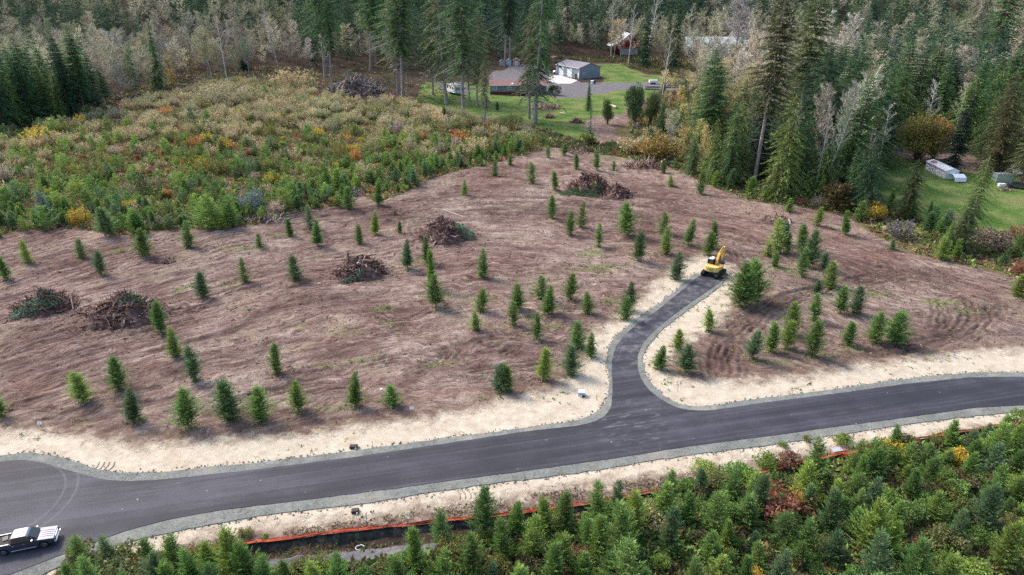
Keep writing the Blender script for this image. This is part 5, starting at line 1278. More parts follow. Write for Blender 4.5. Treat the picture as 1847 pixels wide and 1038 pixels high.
# ------------------------------------------------------------ built things
import bmesh
class MB:
    def __init__(s): s.bm = bmesh.new()
    def box(s, c, sz, rz=0.0, ry=0.0, rx=0.0, taper=None):
        m = Matrix.Translation(Vector(c)) @ Matrix.Rotation(rz, 4, 'Z') @ Matrix.Rotation(ry, 4, 'Y') @ Matrix.Rotation(rx, 4, 'X')
        r_ = bmesh.ops.create_cube(s.bm, size=1.0)
        for v in r_['verts']:
            k = taper if (taper and v.co.z > 0) else 1.0
            v.co = m @ Vector((v.co.x * sz[0] * k, v.co.y * sz[1] * k, v.co.z * sz[2]))
        return s
    def cyl(s, a, b, r1, r2=None, k=12, caps=True):
        a, b = Vector(a), Vector(b); d = b - a
        r_ = bmesh.ops.create_cone(s.bm, cap_ends=caps, segments=k, radius1=r1, radius2=r1 if r2 is None else r2, depth=d.length)
        m = Matrix.Translation((a + b) / 2) @ d.to_track_quat('Z', 'Y').to_matrix().to_4x4()
        bmesh.ops.transform(s.bm, matrix=m, verts=r_['verts']); return s
    def prism(s, prof, y0, y1, axis='y', y0s=None, inset=0.0):
        """closed profile [(x,z)] extruded along y"""
        n_ = len(prof)
        A = [s.bm.verts.new((x, y0, z)) for x, z in prof]; B = [s.bm.verts.new((x, y1, z)) for x, z in prof]
        s.bm.faces.new(A); s.bm.faces.new(B[::-1])
        for i in range(n_): s.bm.faces.new((A[i], B[i], B[(i + 1) % n_], A[(i + 1) % n_]))
        return s
    def poly(s, pts):
        s.bm.faces.new([s.bm.verts.new(p) for p in pts]); return s
    def build(s, name, mat, parent=None, bevel=0.0, smooth=False, loc=None):
        bmesh.ops.recalc_face_normals(s.bm, faces=s.bm.faces)
        if bevel: bmesh.ops.bevel(s.bm, geom=list(s.bm.edges), offset=bevel, segments=2, affect='EDGES', clamp_overlap=True)
        me = bpy.data.meshes.new(name); s.bm.to_mesh(me); s.bm.free()
        if smooth:
            for p in me.polygons: p.use_smooth = True
        return link(name, me, mat, parent, loc)

P_BLACK = plain("black_rubber", (0.02, 0.02, 0.022), .8)
P_GLASS = plain("dark_glass", (0.02, 0.03, 0.035), .08, spec=.8, var=.05)
P_CHROME = plain("chrome", (0.75, 0.75, 0.76), .2, 1.0, var=.03)
P_PAINT = plain("dark_metallic_paint", (0.155, 0.165, 0.215), .2, .92, var=.03, coat=.5)
P_PLINER = plain("bed_liner", (0.018, 0.018, 0.02), .7)
P_YEL = plain("machine_yellow", (0.74, 0.43, 0.08), .5, var=.12, scale=1.5)
P_CREAM = plain("pale_yellow_paint", (0.74, 0.55, 0.18), .5, var=.1, scale=1.5)
P_STEEL = plain("worn_steel", (0.10, 0.09, 0.085), .6, .4, var=.35)
P_WHITE = plain("white_paint", (0.80, 0.80, 0.79), .5, var=.05)
P_PLATE = plain("white_plastic", (0.85, 0.85, 0.83), .5, var=.03)
P_GREYG = plain("grey_green_metal", (0.36, 0.42, 0.43), .45, var=.08)
P_LETTER = plain("dark_lettering", (0.16, 0.12, 0.03), .6, var=.05)

def face(dx, dy): return math.atan2(dy, dx)
# ---- pickup
fw, rw = G(82.5, 989.5), G(9.5, 1004.5)
hd = face(fw.x - rw.x, fw.y - rw.y)
WB = (fw - rw).length; k = WB / 3.62
side = Vector((-math.sin(hd), math.cos(hd), 0))
mid = (fw + rw) / 2 + side * 0.86 * k
truck = empty("pickup_truck", (mid.x, mid.y, ROADZ), hd); truck.scale = (k, k, k)
tag(truck, "dark silver crew-cab pickup truck with open black bed on the wide asphalt", "pickup truck")
b = MB()
# lower body as cross-profile loft: use side profile prism with wheel arches
def arch(cx, r, n_=8): return [(cx + r * math.cos(a), 0.42 + r * math.sin(a)) for a in np.linspace(math.pi, 0, n_)]
prof = [(2.78, .50), (2.84, .78), (2.78, 1.06), (1.25, 1.20), (1.22, 1.22), (-2.90, 1.16), (-2.92, .52)]
low = [(-2.35, .42)] + arch(-1.81, .47) + [(-1.2, .34), (1.2, .34)] + arch(1.81, .47) + [(2.4, .44)]
b.prism(prof[::-1][0:1] + low + prof[:-1], -0.96, 0.96)
body = b.build("body", P_PAINT, truck, bevel=0.035)
# bed recess
MB().box((-2.02, 0, 1.175), (1.62, 1.56, .035)).build("bed", P_PLINER, truck)
b = MB()
for sy in (-1, 1): b.box((-2.02, sy * .87, 1.235), (1.74, .15, .14))
b.box((-2.87, 0, 1.235), (.09, 1.88, .14)); b.build("bed_rail", P_PAINT, truck, bevel=.02)
MB().box((-1.75, .25, 1.24), (.5, .7, .09), rz=.3).build("tool_box", P_STEEL, truck, bevel=.02)
# cab
cabp = [(-1.18, 1.18), (1.30, 1.20), (.52, 1.72), (.30, 1.80), (-.80, 1.82), (-1.02, 1.74)]
cb = MB(); cb.prism(cabp, -.86, .86)
for v in cb.bm.verts:
    if v.co.z > 1.6: v.co.y *= .84
cab = cb.build("cab", P_PAINT, truck, bevel=.05)
b = MB()
b.poly([(1.27, -.76, 1.245), (1.27, .76, 1.245), (.58, .66, 1.705), (.58, -.66, 1.705)])
ws = b.build("windshield", P_GLASS, truck); ws.location = (.045, 0, .055)
MB().poly([(-1.17, -.7, 1.30), (-1.17, .7, 1.30), (-1.05, .62, 1.70), (-1.05, -.62, 1.70)]).build("rear_window", P_GLASS, truck).location = (-.06, 0, .0)
for sy in (-1, 1):
    for x0, x1, xt0, xt1 in ((.05, .98, .05, .50), (-.95, -.02, -.86, -.02)):
        b = MB(); b.poly([(x0, sy * .885, 1.25), (x1, sy * .885, 1.25), (xt1, sy * .775, 1.68), (xt0, sy * .775, 1.68)])
        w_ = b.build("side_window", P_GLASS, truck); w_.location = (0, sy * .012, 0)
    MB().box((.95, sy * 1.05, 1.32), (.12, .22, .17)).build("mirror", P_CHROME, truck, bevel=.03)
    MB().box((0.0, sy * .985, .42), (2.3, .10, .07)).build("running_board", P_CHROME, truck, bevel=.02)
    for hx in (.1, -.85): MB().box((hx, sy * .975, 1.02), (.22, .03, .05)).build("door_handle", P_CHROME, truck, bevel=.01)
    MB().box((2.76, sy * .74, .93), (.10, .34, .18)).build("headlight", P_PLATE, truck, bevel=.02)
    for wx in (-1.81, 1.81):
        wl = MB().cyl((wx, sy * .70, .40), (wx, sy * .97, .40), .40, k=22).build("wheel", P_BLACK, truck, bevel=.03)
        b = MB(); b.cyl((wx, sy * .965, .40), (wx, sy * .985, .40), .10, k=10)
        for q in range(6):
            an = q * math.pi / 3; b.box((wx + .13 * math.cos(an), sy * .98, .40 + .13 * math.sin(an)), (.25, .02, .06), ry=-an)
        b.cyl((wx, sy * .955, .40), (wx, sy * .98, .40), .27, .25, k=18, caps=False); b.build("rim", P_CHROME, wl)
b = MB(); b.box((2.83, 0, .80), (.05, 1.1, .36))
b.build("grille", P_CHROME, truck, bevel=.02)
MB().box((2.87, 0, .52), (.16, 1.86, .20)).build("bumper", P_CHROME, truck, bevel=.04)
MB().box((-2.97, 0, .55), (.14, 1.8, .18)).build("bumper", P_CHROME, truck, bevel=.03)
b = MB()
for hy in (-.45, -.15, .15, .45): b.box((2.0, hy, 1.155), (1.3, .03, .02), ry=.052)
b.build("hood_crease", P_PAINT, truck)
MB().box((.1, 0, 1.84), (.12, .06, .05)).build("aerial", P_BLACK, truck)

# ---- excavator
ex = G(1286, 497); hd = R(58)
hd = R(50); exc = empty("excavator", (ex.x, ex.y, ROADZ), hd); exc.scale = (.94, .94, .94)
tag(exc, "yellow tracked excavator with raised boom at the end of the side road", "excavator")
for sy in (-1, 1):
    pr = [(1.45 + .42 * math.cos(a), .44 + .42 * math.sin(a)) for a in np.linspace(-math.pi / 2, math.pi / 2, 8)] + [(-1.45 + .42 * math.cos(a), .44 + .42 * math.sin(a)) for a in np.linspace(math.pi / 2, 3 * math.pi / 2, 8)]
    t = MB().prism(pr, sy * 1.25 - .28, sy * 1.25 + .28).build("track", P_BLACK, exc, bevel=.02)
    b = MB()
    for i in range(15):
        for zz in (.90, .0): b.box((-1.5 + i * .214, sy * 1.25, zz), (.07, .58, .05))
    b.build("grouser", P_STEEL, t)
    MB().box((0, sy * .93, .45), (2.2, .12, .3)).build("track_frame", P_STEEL, exc)
MB().cyl((0, 0, .55), (0, 0, 1.0), .55, k=20).build("turntable", P_STEEL, exc)
ho = [(-1.55, -.55), (-1.45, -.95), (-1.1, -1.28), (1.2, -1.3), (1.3, -1.1), (1.3, 1.2), (-1.1, 1.28), (-1.45, .95), (-1.62, .5), (-1.66, 0)]
def slab(name, out, z0, z1, mat, parent, bev=.05, shrink=1.0):
    b = MB(); A = [b.bm.verts.new((x, y, z0)) for x, y in out]; B = [b.bm.verts.new((x * shrink, y * shrink, z1)) for x, y in out]
    b.bm.faces.new(A[::-1]); b.bm.faces.new(B)
    for i in range(len(out)): b.bm.faces.new((A[i], A[(i + 1) % len(out)], B[(i + 1) % len(out)], B[i]))
    return b.build(name, mat, parent, bevel=bev)
slab("deck", ho, .98, 1.16, P_STEEL, exc, .02)
cw = slab("counterweight", [(-.75, -1.30), (-1.15, -1.26), (-1.48, -.95), (-1.62, -.5), (-1.68, 0), (-1.62, .5), (-1.48, .95), (-1.15, 1.26), (-.75, 1.30)], 1.05, 1.98, P_CREAM, exc, .08, 1.0)
slab("engine_cover", [(-.73, -1.25), (-.15, -1.28), (-.15, 1.25), (-.73, 1.25)], 1.17, 1.92, P_YEL, exc, .05)
slab("side_cover", [(-.13, -1.27), (1.2, -1.25), (1.2, -.42), (-.13, -.42)], 1.17, 1.75, P_YEL, exc, .05)
fc = bpy.data.curves.new("letters", 'FONT'); fc.body = "CAT"; fc.size = .62; fc.extrude = .012; fc.align_x = 'CENTER'; fc.align_y = 'CENTER'
def text_mesh(name, fc, mat):
    t = bpy.data.objects.new(name, fc); C.objects.link(t); bpy.context.view_layer.update()
    me = bpy.data.meshes.new_from_object(t.evaluated_get(bpy.context.evaluated_depsgraph_get())); bpy.data.objects.remove(t)
    me.name = name; me.materials.clear(); me.materials.append(mat)
    return link(name, me)
fo_ = text_mesh("lettering", fc, P_LETTER)
fo_.parent = cw; fo_.location = (-1.70, 0, 1.52); fo_.rotation_euler = (R(90), 0, R(-90))
cabx = MB(); cabx.prism([(-.12, 1.18), (1.42, 1.18), (1.50, 1.9), (1.22, 2.72), (-.05, 2.74)], .30, 1.24)
cabx = cabx.build("cab", P_GLASS, exc, bevel=.04)
b = MB()
for (xa, za, xb, zb) in ((-.12, 1.18, -.05, 2.74), (1.42, 1.18, 1.50, 1.9), (1.50, 1.9, 1.22, 2.72), (.62, 1.18, .62, 2.73)):
    for yy in (.29, 1.25): b.cyl((xa, yy, za), (xb, yy, zb), .045, k=6)
b.build("cab_frame", P_BLACK, cabx)
MB().box((.42, .77, 2.80), (1.0, .9, .06)).build("roof_hatch", plain("pale_hatch", (.55, .62, .62), .4), cabx, bevel=.02)
MB().box((.95, .77, 2.85), (.45, .5, .05)).build("roof_window", P_PLATE, cabx)
def beam(pts, wid, thick, y, name, mat, parent):
    b = MB()
    up = []; lo = []
    P_l = [Vector((p[0], 0, p[1])) for p in pts]
    for i, p in enumerate(P_l):
        t = (P_l[min(i + 1, len(P_l) - 1)] - P_l[max(i - 1, 0)]).normalized(); nrm = Vector((-t.z, 0, t.x))
        up.append((p + nrm * thick[i] / 2)); lo.append((p - nrm * thick[i] / 2))
    b.prism([(q.x, q.z) for q in up] + [(q.x, q.z) for q in lo[::-1]], y - wid / 2, y + wid / 2)
    return b.build(name, mat, parent, bevel=.03)
boom = beam([(.55, 1.35), (.98, 2.4), (1.55, 3.25), (2.5, 3.85), (3.35, 4.25)], .44, [.42, .62, .72, .60, .46], -.05, "boom", P_YEL, exc)
stick = beam([(3.45, 4.45), (3.30, 4.05), (3.2, 3.1), (3.1, 2.2)], .38, [.40, .52, .46, .34], -.05, "stick", P_YEL, exc)
b = MB(); b.cyl((1.0, -.34, 1.5), (1.55, -.34, 3.1), .09, k=10); b.cyl((1.0, .24, 1.5), (1.55, .24, 3.1), .09, k=10); b.cyl((1.6, -.05, 3.65), (2.9, -.05, 4.45), .085, k=10)
b.build("hydraulic_cylinder", P_STEEL, boom)
MB().cyl((3.5, -.05, 3.9), (3.4, -.05, 2.7), .07, k=10).build("hydraulic_cylinder", P_STEEL, stick)
b = MB(); bp = [(2.72, 2.55), (2.45, 2.30), (2.30, 1.85), (2.42, 1.45), (2.80, 1.25), (3.20, 1.35), (3.35, 1.7), (3.10, 1.75), (2.85, 1.62), (2.66, 1.72), (2.62, 2.0), (2.85, 2.45)]
b.prism(bp, -.50, .40); bucket = b.build("bucket", P_STEEL, exc, bevel=.02); bucket.location = (.35, 0, -.25)
b = MB()
for q in range(5): b.box((3.38, -.44 + q * .2, 1.78), (.10, .07, .2), ry=.3)
b.build("bucket_tooth", P_CHROME, bucket)
b = MB(); b.box((2.15, 0, .45), (.12, 2.9, .62), ry=.12); b.box((1.6, -.7, .42), (1.0, .14, .14)); b.box((1.6, .7, .42), (1.0, .14, .14)); b.build("dozer_blade", P_STEEL, exc, bevel=.02)
# debris pile dug up in front of the machine is built with the small heaps below

# ---- silt fence with orange safety netting
FL = [(225, 1020), (262, 1010), (300, 1006), (345, 1000), (400, 993), (455, 986), (520, 979), (575, 973), (630, 966), (700, 959), (780, 950), (870, 942), (940, 932), (1050, 918), (1120, 905), (1190, 893)]
FR = [(1330, 872), (1375, 860), (1440, 843), (1500, 830), (1540, 822), (1580, 812), (1660, 798), (1740, 785), (1800, 776), (1860, 768)]
n = N("black_silt_fabric"); co = n.pos(); ns = n.noise((co, 0), 1.5, 6, .7)
M_SILT = n.pbsdf(n.ramp(ns, [(.38, (.016, .017, .018)), (.52, (.045, .045, .042)), (.64, (.12, .105, .08))]), .8, ns, .5, .03)
n = N("orange_netting"); co = n.pos(); ns = n.noise((co, 0), 2.2, 5, .7)
oc = n.ramp(ns, [(.3, (.38, .065, .035)), (.55, (.60, .13, .075)), (.75, (.70, .26, .17))])
d_ = n.n("BsdfDiffuse", {0: oc}); t_ = n.n("BsdfTranslucent", {0: oc}); n.t.links.new(n.n("MixShader", {0: .3, 1: d_, 2: t_}).outputs[0], n.out.inputs[0]); M_NET = n.m
P_STAKE = bark_mat("stake_wood", (0.22, .16, .11), (0.45, .35, .25), 2)
def fence_line(px, off=0.0, step=.4):
    w = GW(px); out = []
    for a, b in zip(w[:-1], w[1:]):
        kk = max(1, int(np.hypot(*(b - a)) / step))
        for j in range(kk): out.append(a + (b - a) * j / kk)
    out.append(w[-1]); out = np.array(out)
    for _ in range(4): out[1:-1] = (out[:-2] + out[1:-1] * 2 + out[2:]) / 4
    return out
def ribbon(name, line, z0, z1, back, mat, parent, seed, thick=.012, rows_=4, rough_=.05):
    n_ = len(line); t = np.gradient(line, axis=0); t /= np.linalg.norm(t, axis=1)[:, None]; nn = np.stack([-t[:, 1], t[:, 0]], 1)
    nn *= np.sign(nn[:, 1])[:, None]
    V = []
    for sgn in (0, 1):
        for j in range(rows_ + 1):
            s = j / rows_
            for i in range(n_):
                bk = back[0] + (back[1] - back[0]) * s + rough_ * 2 * (noise2(i * .45, j * .8, seed) - .5) + sgn * thick
                p = line[i] + nn[i] * bk
                zz = z0[i] + (z1[i] - z0[i]) * s + rough_ * (noise2(i * .6, j * .9, seed + 3) - .5)
                V.append((p[0], p[1], zat(*line[i]) * .5 + zz))
    Fq = []
    m = (rows_ + 1) * n_
    for sgn in (0, 1):
        for j in range(rows_):
            for i in range(n_ - 1):
                a = sgn * m + j * n_ + i; q = (a, a + 1, a + n_ + 1, a + n_); Fq.append(q if sgn else q[::-1])
    for i in range(n_ - 1):
        a = rows_ * n_ + i; Fq.append((a, a + 1, m + a + 1, m + a))
    return link(name, np_mesh(name, np.array(V), np.array(Fq), smooth=True), mat, parent)
for idx, (px, lab1, lab2) in enumerate([(FL, "black fabric silt fence on stakes below the main road", "long crumpled orange plastic safety fence along the sandy bank"), (FR, "black silt fence mostly hidden in the right-hand thicket", "dark orange plastic safety fence showing between thicket conifers")]):
    L = fence_line(px); n_ = len(L)
    sag = np.array([noise2(i * .12, 0, 5 + idx) for i in range(n_)])
    sf = empty("silt_fence", (0, 0, 0)); tag(sf, lab1, "silt fence")
    ribbon("fabric", L, np.full(n_, -.45), np.full(n_, .50) - .18 * sag, (-.70, 0.0), M_SILT, sf, 4 + idx)
    b = MB()
    for i in range(0, n_, 5): b.box((L[i][0], L[i][1] - .03, zat(*L[i]) + .40), (.05, .04, .95))
    b.build("stake", P_STAKE, sf)
    nf = empty("safety_fence", (0, 0, 0)); tag(nf, lab2, "safety fence")
    w_ = .12 + .50 * np.clip(sag * 1.8 - .75, 0, 1)
    LL = L.copy(); LL[:, 1] += .05
    t = ribbon("netting", LL, .50 - .16 * sag - w_ * .15, .54 - .16 * sag + w_ * .2, (-.02, .24), M_NET, nf, 9 + idx, rough_=.10)
    b = MB()
    for i in range(2, n_, 8): b.box((LL[i][0], LL[i][1] + .1, zat(*LL[i]) + .45), (.04, .04, .95))
    b.build("stake", P_STAKE, nf)
p = G(1534, 824)
b = MB(); b.box((0, 0, .34), (3.2, .5, .22)); b.box((0, .02, .48), (3.3, .3, .10)); b.box((-1.2, 0, .12), (.3, .5, .24)); b.box((1.2, 0, .12), (.3, .5, .24))
bar = b.build("plastic_barrier", plain("red_plastic", (.42, .05, .025), .5, var=.25), None, bevel=.05, loc=(p.x, p.y, zat(p.x, p.y))); bar.rotation_euler = (0, -.06, R(14)); tag(bar, "long red plastic barrier lying half hidden among weeds", "barrier")
p = G(1509, 815); b = MB(); b.box((0, 0, .30), (1.05, .7, .06)); b.box((0, 0, .14), (.9, .55, .26))
o = b.build("grey_cover", plain("grey_lid", (.42, .42, .45), .5), None, bevel=.02, loc=(p.x, p.y, zat(p.x, p.y))); o.rotation_euler = (0, 0, .2); tag(o, "small grey square lid beside the red plastic barrier", "lid")

# ---- small things along the road
def lotsign(px, py, lab, mark, rz=0):
    p = G(px, py); e = empty("lot_sign", (p.x, p.y, zat(p.x, p.y)), rz); tag(e, lab, "lot sign", "white lot number signs along the road")
    MB().box((0, 0, .22), (.05, .04, .5)).build("post", P_STAKE, e)
    bd = MB().box((0, -.04, .40), (.46, .02, .34), rx=-.5).build("board", P_PLATE, e)
    fc = bpy.data.curves.new("mark", 'FONT'); fc.body = mark; fc.size = .26; fc.extrude = .003; fc.align_x = 'CENTER'; fc.align_y = 'CENTER'; t = text_mesh("number", fc, P_BLACK); t.parent = bd; t.location = (0, -.066, .40); t.rotation_euler = (R(90) - .5, 0, 0)
lotsign(73, 768, "small white lot sign at the left end of the sandy bank", "3")
lotsign(743, 741, "small white lot sign on the bank in the middle of the field edge", "4")
lotsign(1720, 645, "small white lot sign on the verge at the right road curve", "5", .1)
p = G(1049, 714); e = empty("utility_box", (p.x, p.y, zat(p.x, p.y)), -.1); tag(e, "pale grey utility box standing on sand left of the junction", "utility box")
MB().box((0, 0, .28), (.78, .6, .56)).build("housing", P_GREYG, e, bevel=.03)
MB().box((0, .02, .58), (.84, .70, .07), rx=.10).build("lid", plain("pale_lid", (.62, .68, .70), .4), e, bevel=.02)
MB().box((-.1, -.35, .12), (.30, .12, .2)).build("terminal_cover", P_PLATE, e, bevel=.02); MB().box((.22, -.34, .12), (.28, .10, .18)).build("vent", P_BLACK, e)
for px, py, lab, w_ in [(638, 808, "long black drain box set at the gravel's upper edge", .85), (641, 924, "round-cornered black drain box below the main road", .7)]:
    p = G(px, py); e = empty("drain_box", (p.x, p.y, zat(p.x, p.y)), .1); tag(e, lab, "drain box")
    MB().box((0, 0, .13), (w_, .55, .26)).build("housing", plain("black_plastic", (.03, .03, .035), .5, var=.4, scale=5), e, bevel=.05)
    b = MB()
    for q in (-1, 0, 1): b.box((q * w_ * .28, 0, .28), (.07, .5, .05))
    b.build("grate", P_STEEL, e); MB().cyl((w_ * .3, -.3, .12), (w_ * .3, -.42, .12), .1, k=10).build("pipe", P_GREYG, e)
for i, (px, py, h, lab) in enumerate([(1076, 722, .8, "thin wooden survey stake right of the grey utility box"), (1222, 706, .9, "thin wooden survey stake on the sand inside the road curve"), (672, 806, .7, "thin survey stake right of the long black drain box"), (1437, 824, .9, "thin survey stake at the lower road edge on the right"), (1300, 560, .6, "short survey stake beside the side road")]):
    p = G(px, py); b = MB(); b.box((0, 0, h / 2), (.05, .03, h)); b.box((.02, 0, h - .06), (.10, .035, .10))
    tag(b.build("survey_stake", P_STAKE, None, loc=(p.x, p.y, zat(p.x, p.y)), bevel=.004), lab, "survey stake")
# tyre treads pressed in the verge: low curved ridges of sand
M_RIDGE = plain("pressed_sand", (0.42, .34, .26), .95, var=.25, scale=2, spec=.05)
for px, py, n_, lab, ax_ in [(190, 842, 4, "curved sand ridges pressed by tyres at the left curve", .9), (832, 782, 4, "faint tyre ridges in the sand above the road", 1.5), (845, 888, 3, "faint tyre ridges in the sand below the road", 1.5)]:
    p = G(px, py); b = MB()
    for i in range(n_):
        o = (i - n_ / 2) * .52
        for s in range(6):
            a = ax_ + s * .12; b.box((o + .28 * s * math.cos(a) * .9, -.8 + .28 * s * math.sin(a), .02), (.30, .10, .09), rz=a)
    o = b.build("tyre_ridges", M_RIDGE, None, loc=(p.x, p.y, zat(p.x, p.y)), bevel=.03); tag(o, lab, kind="stuff")

# ---- slash piles
def pile(px, py, wx, wy, h, lab, seed, col=M_WOOD, nst=320, boughs=(), pale=.08, orange=False, pebble=False, L0=1.5):
    p = G(px, py); r = random.Random(seed); rp = np.random.default_rng(seed)
    e = empty("slash_pile", (p.x, p.y, zat(p.x, p.y) - .05)); tag(e, lab, "slash pile")
    m = 46; V = []; ring = 22
    for i in range(ring):
        q = i / (ring - 1)
        for j in range(m):
            a = 2 * math.pi * j / m; rad = q * (1 + .25 * (noise2(math.cos(a) * 1.5 + 9, math.sin(a) * 1.5 + 9, seed) - .5) * 2)
            x, y = rad * wx * math.cos(a), rad * wy * math.sin(a)
            z = 1.25 * h * (1 - q ** 1.3) * (.40 + 1.1 * fbm(x * .9 + 40, y * .9 + 40, seed, 4)) + .25 * (1 - q) * (noise2(x * 3, y * 3, seed) - .5) - .12 * q
            V.append((x, y, z))
    V = np.array(V); Fq = np.array([(i * m + j, i * m + (j + 1) % m, (i + 1) * m + (j + 1) % m, (i + 1) * m + j) for i in range(ring - 1) for j in range(m)])
    n_ = None
    link("mound", np_mesh("mound", V, Fq), M_DIRT, e)
    def top(x, y):
        q = math.hypot(x / wx, y / wy)
        return max(0, 1.25 * h * (1 - min(1, q) ** 1.3) * (.40 + 1.1 * float(fbm(x * .9 + 40, y * .9 + 40, seed, 4))))
    T1, T2 = [], []
    for i in range(nst):
        a = r.uniform(0, 6.28); q = math.sqrt(r.random()) * .98; x, y = q * wx * math.cos(a), q * wy * math.sin(a); z = top(x, y)
        L = L0 * r.uniform(.3, 1.0); az = r.uniform(0, 6.28); el = r.uniform(-.2, .9) if r.random() < .7 else r.uniform(.6, 1.4)
        d = np.array([math.cos(az) * math.cos(el), math.sin(az) * math.cos(el), math.sin(el)])
        o = np.array([x, y, z - .1]); rad = r.uniform(.03, .11) * (1.8 if r.random() < .2 else 1) * (1 if L0 < 2 else L0 / 2)
        mid = o + d * L * .5 + np.array([r.uniform(-.15, .15), r.uniform(-.15, .15), r.uniform(-.1, .15)])
        tb = tube([o, mid, o + d * L + np.array([0, 0, -.15 * r.random()])], [rad, rad * .8, rad * .35], 5)
        (T2 if r.random() < pale else T1).append(tb)
        if r.random() < .25:       # root fans
            for _ in range(4):
                d2 = d + rp.normal(0, .6, 3); T1.append(tube([mid, mid + d2 * .5 * L * .5, mid + d2 * L * .5 + [0, 0, -.1]], [rad * .5, rad * .35, .008], 3))
    if nst > 250:
        for i in range(14):
            a = r.uniform(0, 6.28); q = r.uniform(.2, .95); x, y = q * wx * math.cos(a), q * wy * math.sin(a); z = top(x, y) + .1
            az = r.uniform(0, 6.28); L = L0 * r.uniform(1.2, 2.4); el = r.uniform(-.25, .35); rd_ = r.uniform(.10, .2)
            d = np.array([math.cos(az) * math.cos(el), math.sin(az) * math.cos(el), math.sin(el)]) * L
            T1.append(tube([np.array([x, y, z]) - d * .5, np.array([x, y, z + .1]), np.array([x, y, z]) + d * .5], [rd_, rd_ * .9, rd_ * .7], 6))
        for i in range(7):          # root wads: a fan of thick roots round a stump
            a = r.uniform(0, 6.28); q = r.uniform(.1, .85); x, y = q * wx * math.cos(a), q * wy * math.sin(a); o = np.array([x, y, top(x, y) + .25])
            for _ in range(13):
                d = rp.normal(0, 1, 3); d[2] = abs(d[2]) * .8; d = d / np.linalg.norm(d) * r.uniform(.5, 1.1); T1.append(tube([o, o + d * .55, o + d + [0, 0, -.12]], [.13, .07, .02], 4))
    v, f = merge(T1)
    pal = np.array([(.06, .033, .028), (.18, .09, .07), (.29, .17, .135), (.42, .29, .24), (.13, .065, .05)] if col is M_WOOD else [(.06, .05, .05), (.16, .14, .135), (.30, .27, .26), (.42, .39, .38)])
    ci = []
    for t_i, (tv, tf) in enumerate(T1): ci.append(np.full(len(tf), t_i))
    ci = np.concatenate(ci); cc = pal[rp.integers(0, len(pal), len(T1))][ci]
    link("branch", np_mesh("branch", v, f, tint=rp.uniform(.75, 1.3, len(f)), col=cc), M_STUFF, e)
    T4 = []
    for i in range(nst // 3):
        a = r.uniform(0, 6.28); q = 1.0 + abs(r.gauss(0, .35)); x, y = q * wx * math.cos(a), q * wy * math.sin(a); zz = zat(p.x + x, p.y + y) - e.location.z
        L = L0 * r.uniform(.15, .7); az = r.uniform(0, 6.28); d = np.array([math.cos(az), math.sin(az), r.uniform(-.05, .25)]) * L; rad = r.uniform(.02, .07)
        T4.append(tube([np.array([x, y, zz + .04]), np.array([x, y, zz + .04]) + d], [rad, rad * .5], 4))
    v, f = merge(T4); tag(link("loose_debris", np_mesh("loose_debris", v, f, tint=rp.uniform(.7, 1.4, len(f)), col=np.repeat(pal[rp.integers(0, len(pal), len(T4))], len(f) // len(T4), 0)), M_STUFF, e), kind="stuff")
    if T2: v, f = merge(T2); link("split_wood", np_mesh("split_wood", v, f), M_CHIP, e)
    if orange:
        T3 = []
        for i in range(26):
            o = np.array([wx * .30 + r.uniform(-.7, .7), r.uniform(-.6, .6), 0]); o[2] = top(o[0], o[1])
            d = np.array([r.uniform(-1, 1), r.uniform(-.8, .3), r.uniform(.1, 1)]) * r.uniform(.4, 1.2); T3.append(tube([o, o + d], [.1, .03], 5))
        v, f = merge(T3); link("torn_wood", np_mesh("torn_wood", v, f), plain("torn_orange_wood", (.50, .20, .10), .9, var=.3), e)
    if pebble:
        bm = bmesh.new(); bmesh.ops.create_icosphere(bm, subdivisions=2, radius=.42)
        for v in bm.verts: v.co *= 1 + .25 * (float(noise2(v.co.x * 3 + 5, v.co.y * 3 + v.co.z * 2, 3)) - .5)
        me = bpy.data.meshes.new("rock"); bm.to_mesh(me); bm.free()
        link("rock", me, plain("pale_rock", (.45, .38, .36), .9), e, loc=(.15, -wy * .35, top(.15, -wy * .35) + .15))
    for bx, by, bl, bw, bh, ang, bc in boughs:
        K = Kites()
        for i in range(int(900 * bl * bw / 3)):
            u_ = r.uniform(-1, 1); v_ = r.uniform(-1, 1)
            if u_ * u_ + v_ * v_ > 1: continue
            x = bx + u_ * bl * math.cos(ang) - v_ * bw * math.sin(ang); y = by + u_ * bl * math.sin(ang) + v_ * bw * math.cos(ang)
            z = top(x, y) + bh * math.sqrt(max(0, 1 - u_ * u_ - v_ * v_)) * (.8 + .4 * r.random())
            dr = ang + r.choice([0, 0, .5, -.5]) + r.uniform(-.3, .3) + (math.pi if False else 0)
            ln = r.uniform(.22, .5); K.add(np.array([x, y, z]), np.array([math.cos(dr), math.sin(dr), r.uniform(-.5, .25)]) * ln, ln * .32, r.uniform(.55, 1.35))
        V_, F_, t_ = K.arrays(); g = link("green_bough", np_mesh("green_bough", V_, F_, tint=t_), M_NEEDLE, e); g.color = (*bc, 1)
    return e
n = N("piled_earth"); co = n.n("TexCoord"); ns = n.noise((co, 3), 1.6, 8, .75)
M_DIRT = n.pbsdf(n.ramp(ns, [(.38, (.045, .027, .024)), (.52, (.135, .08, .068)), (.66, (.27, .18, .155))]), .95, ns, .9, .15)
CB = (0.17, .27, .17); CGN = (0.12, .22, .08)
pile(82, 556, 4.7, 3.6, 1.9, "slash pile spread with flat cedar boughs at the left edge", 1, nst=300, boughs=[(-1.3, -2.2, 2.5, 1.5, .6, .35, CB), (1.6, -1.2, 1.5, 1.0, .5, .8, CB), (.2, .4, 1.5, .8, .5, -.1, (0.08, .15, .08)), (-2.6, -.8, 1.2, .7, .4, .6, (0.12, .15, .05))])
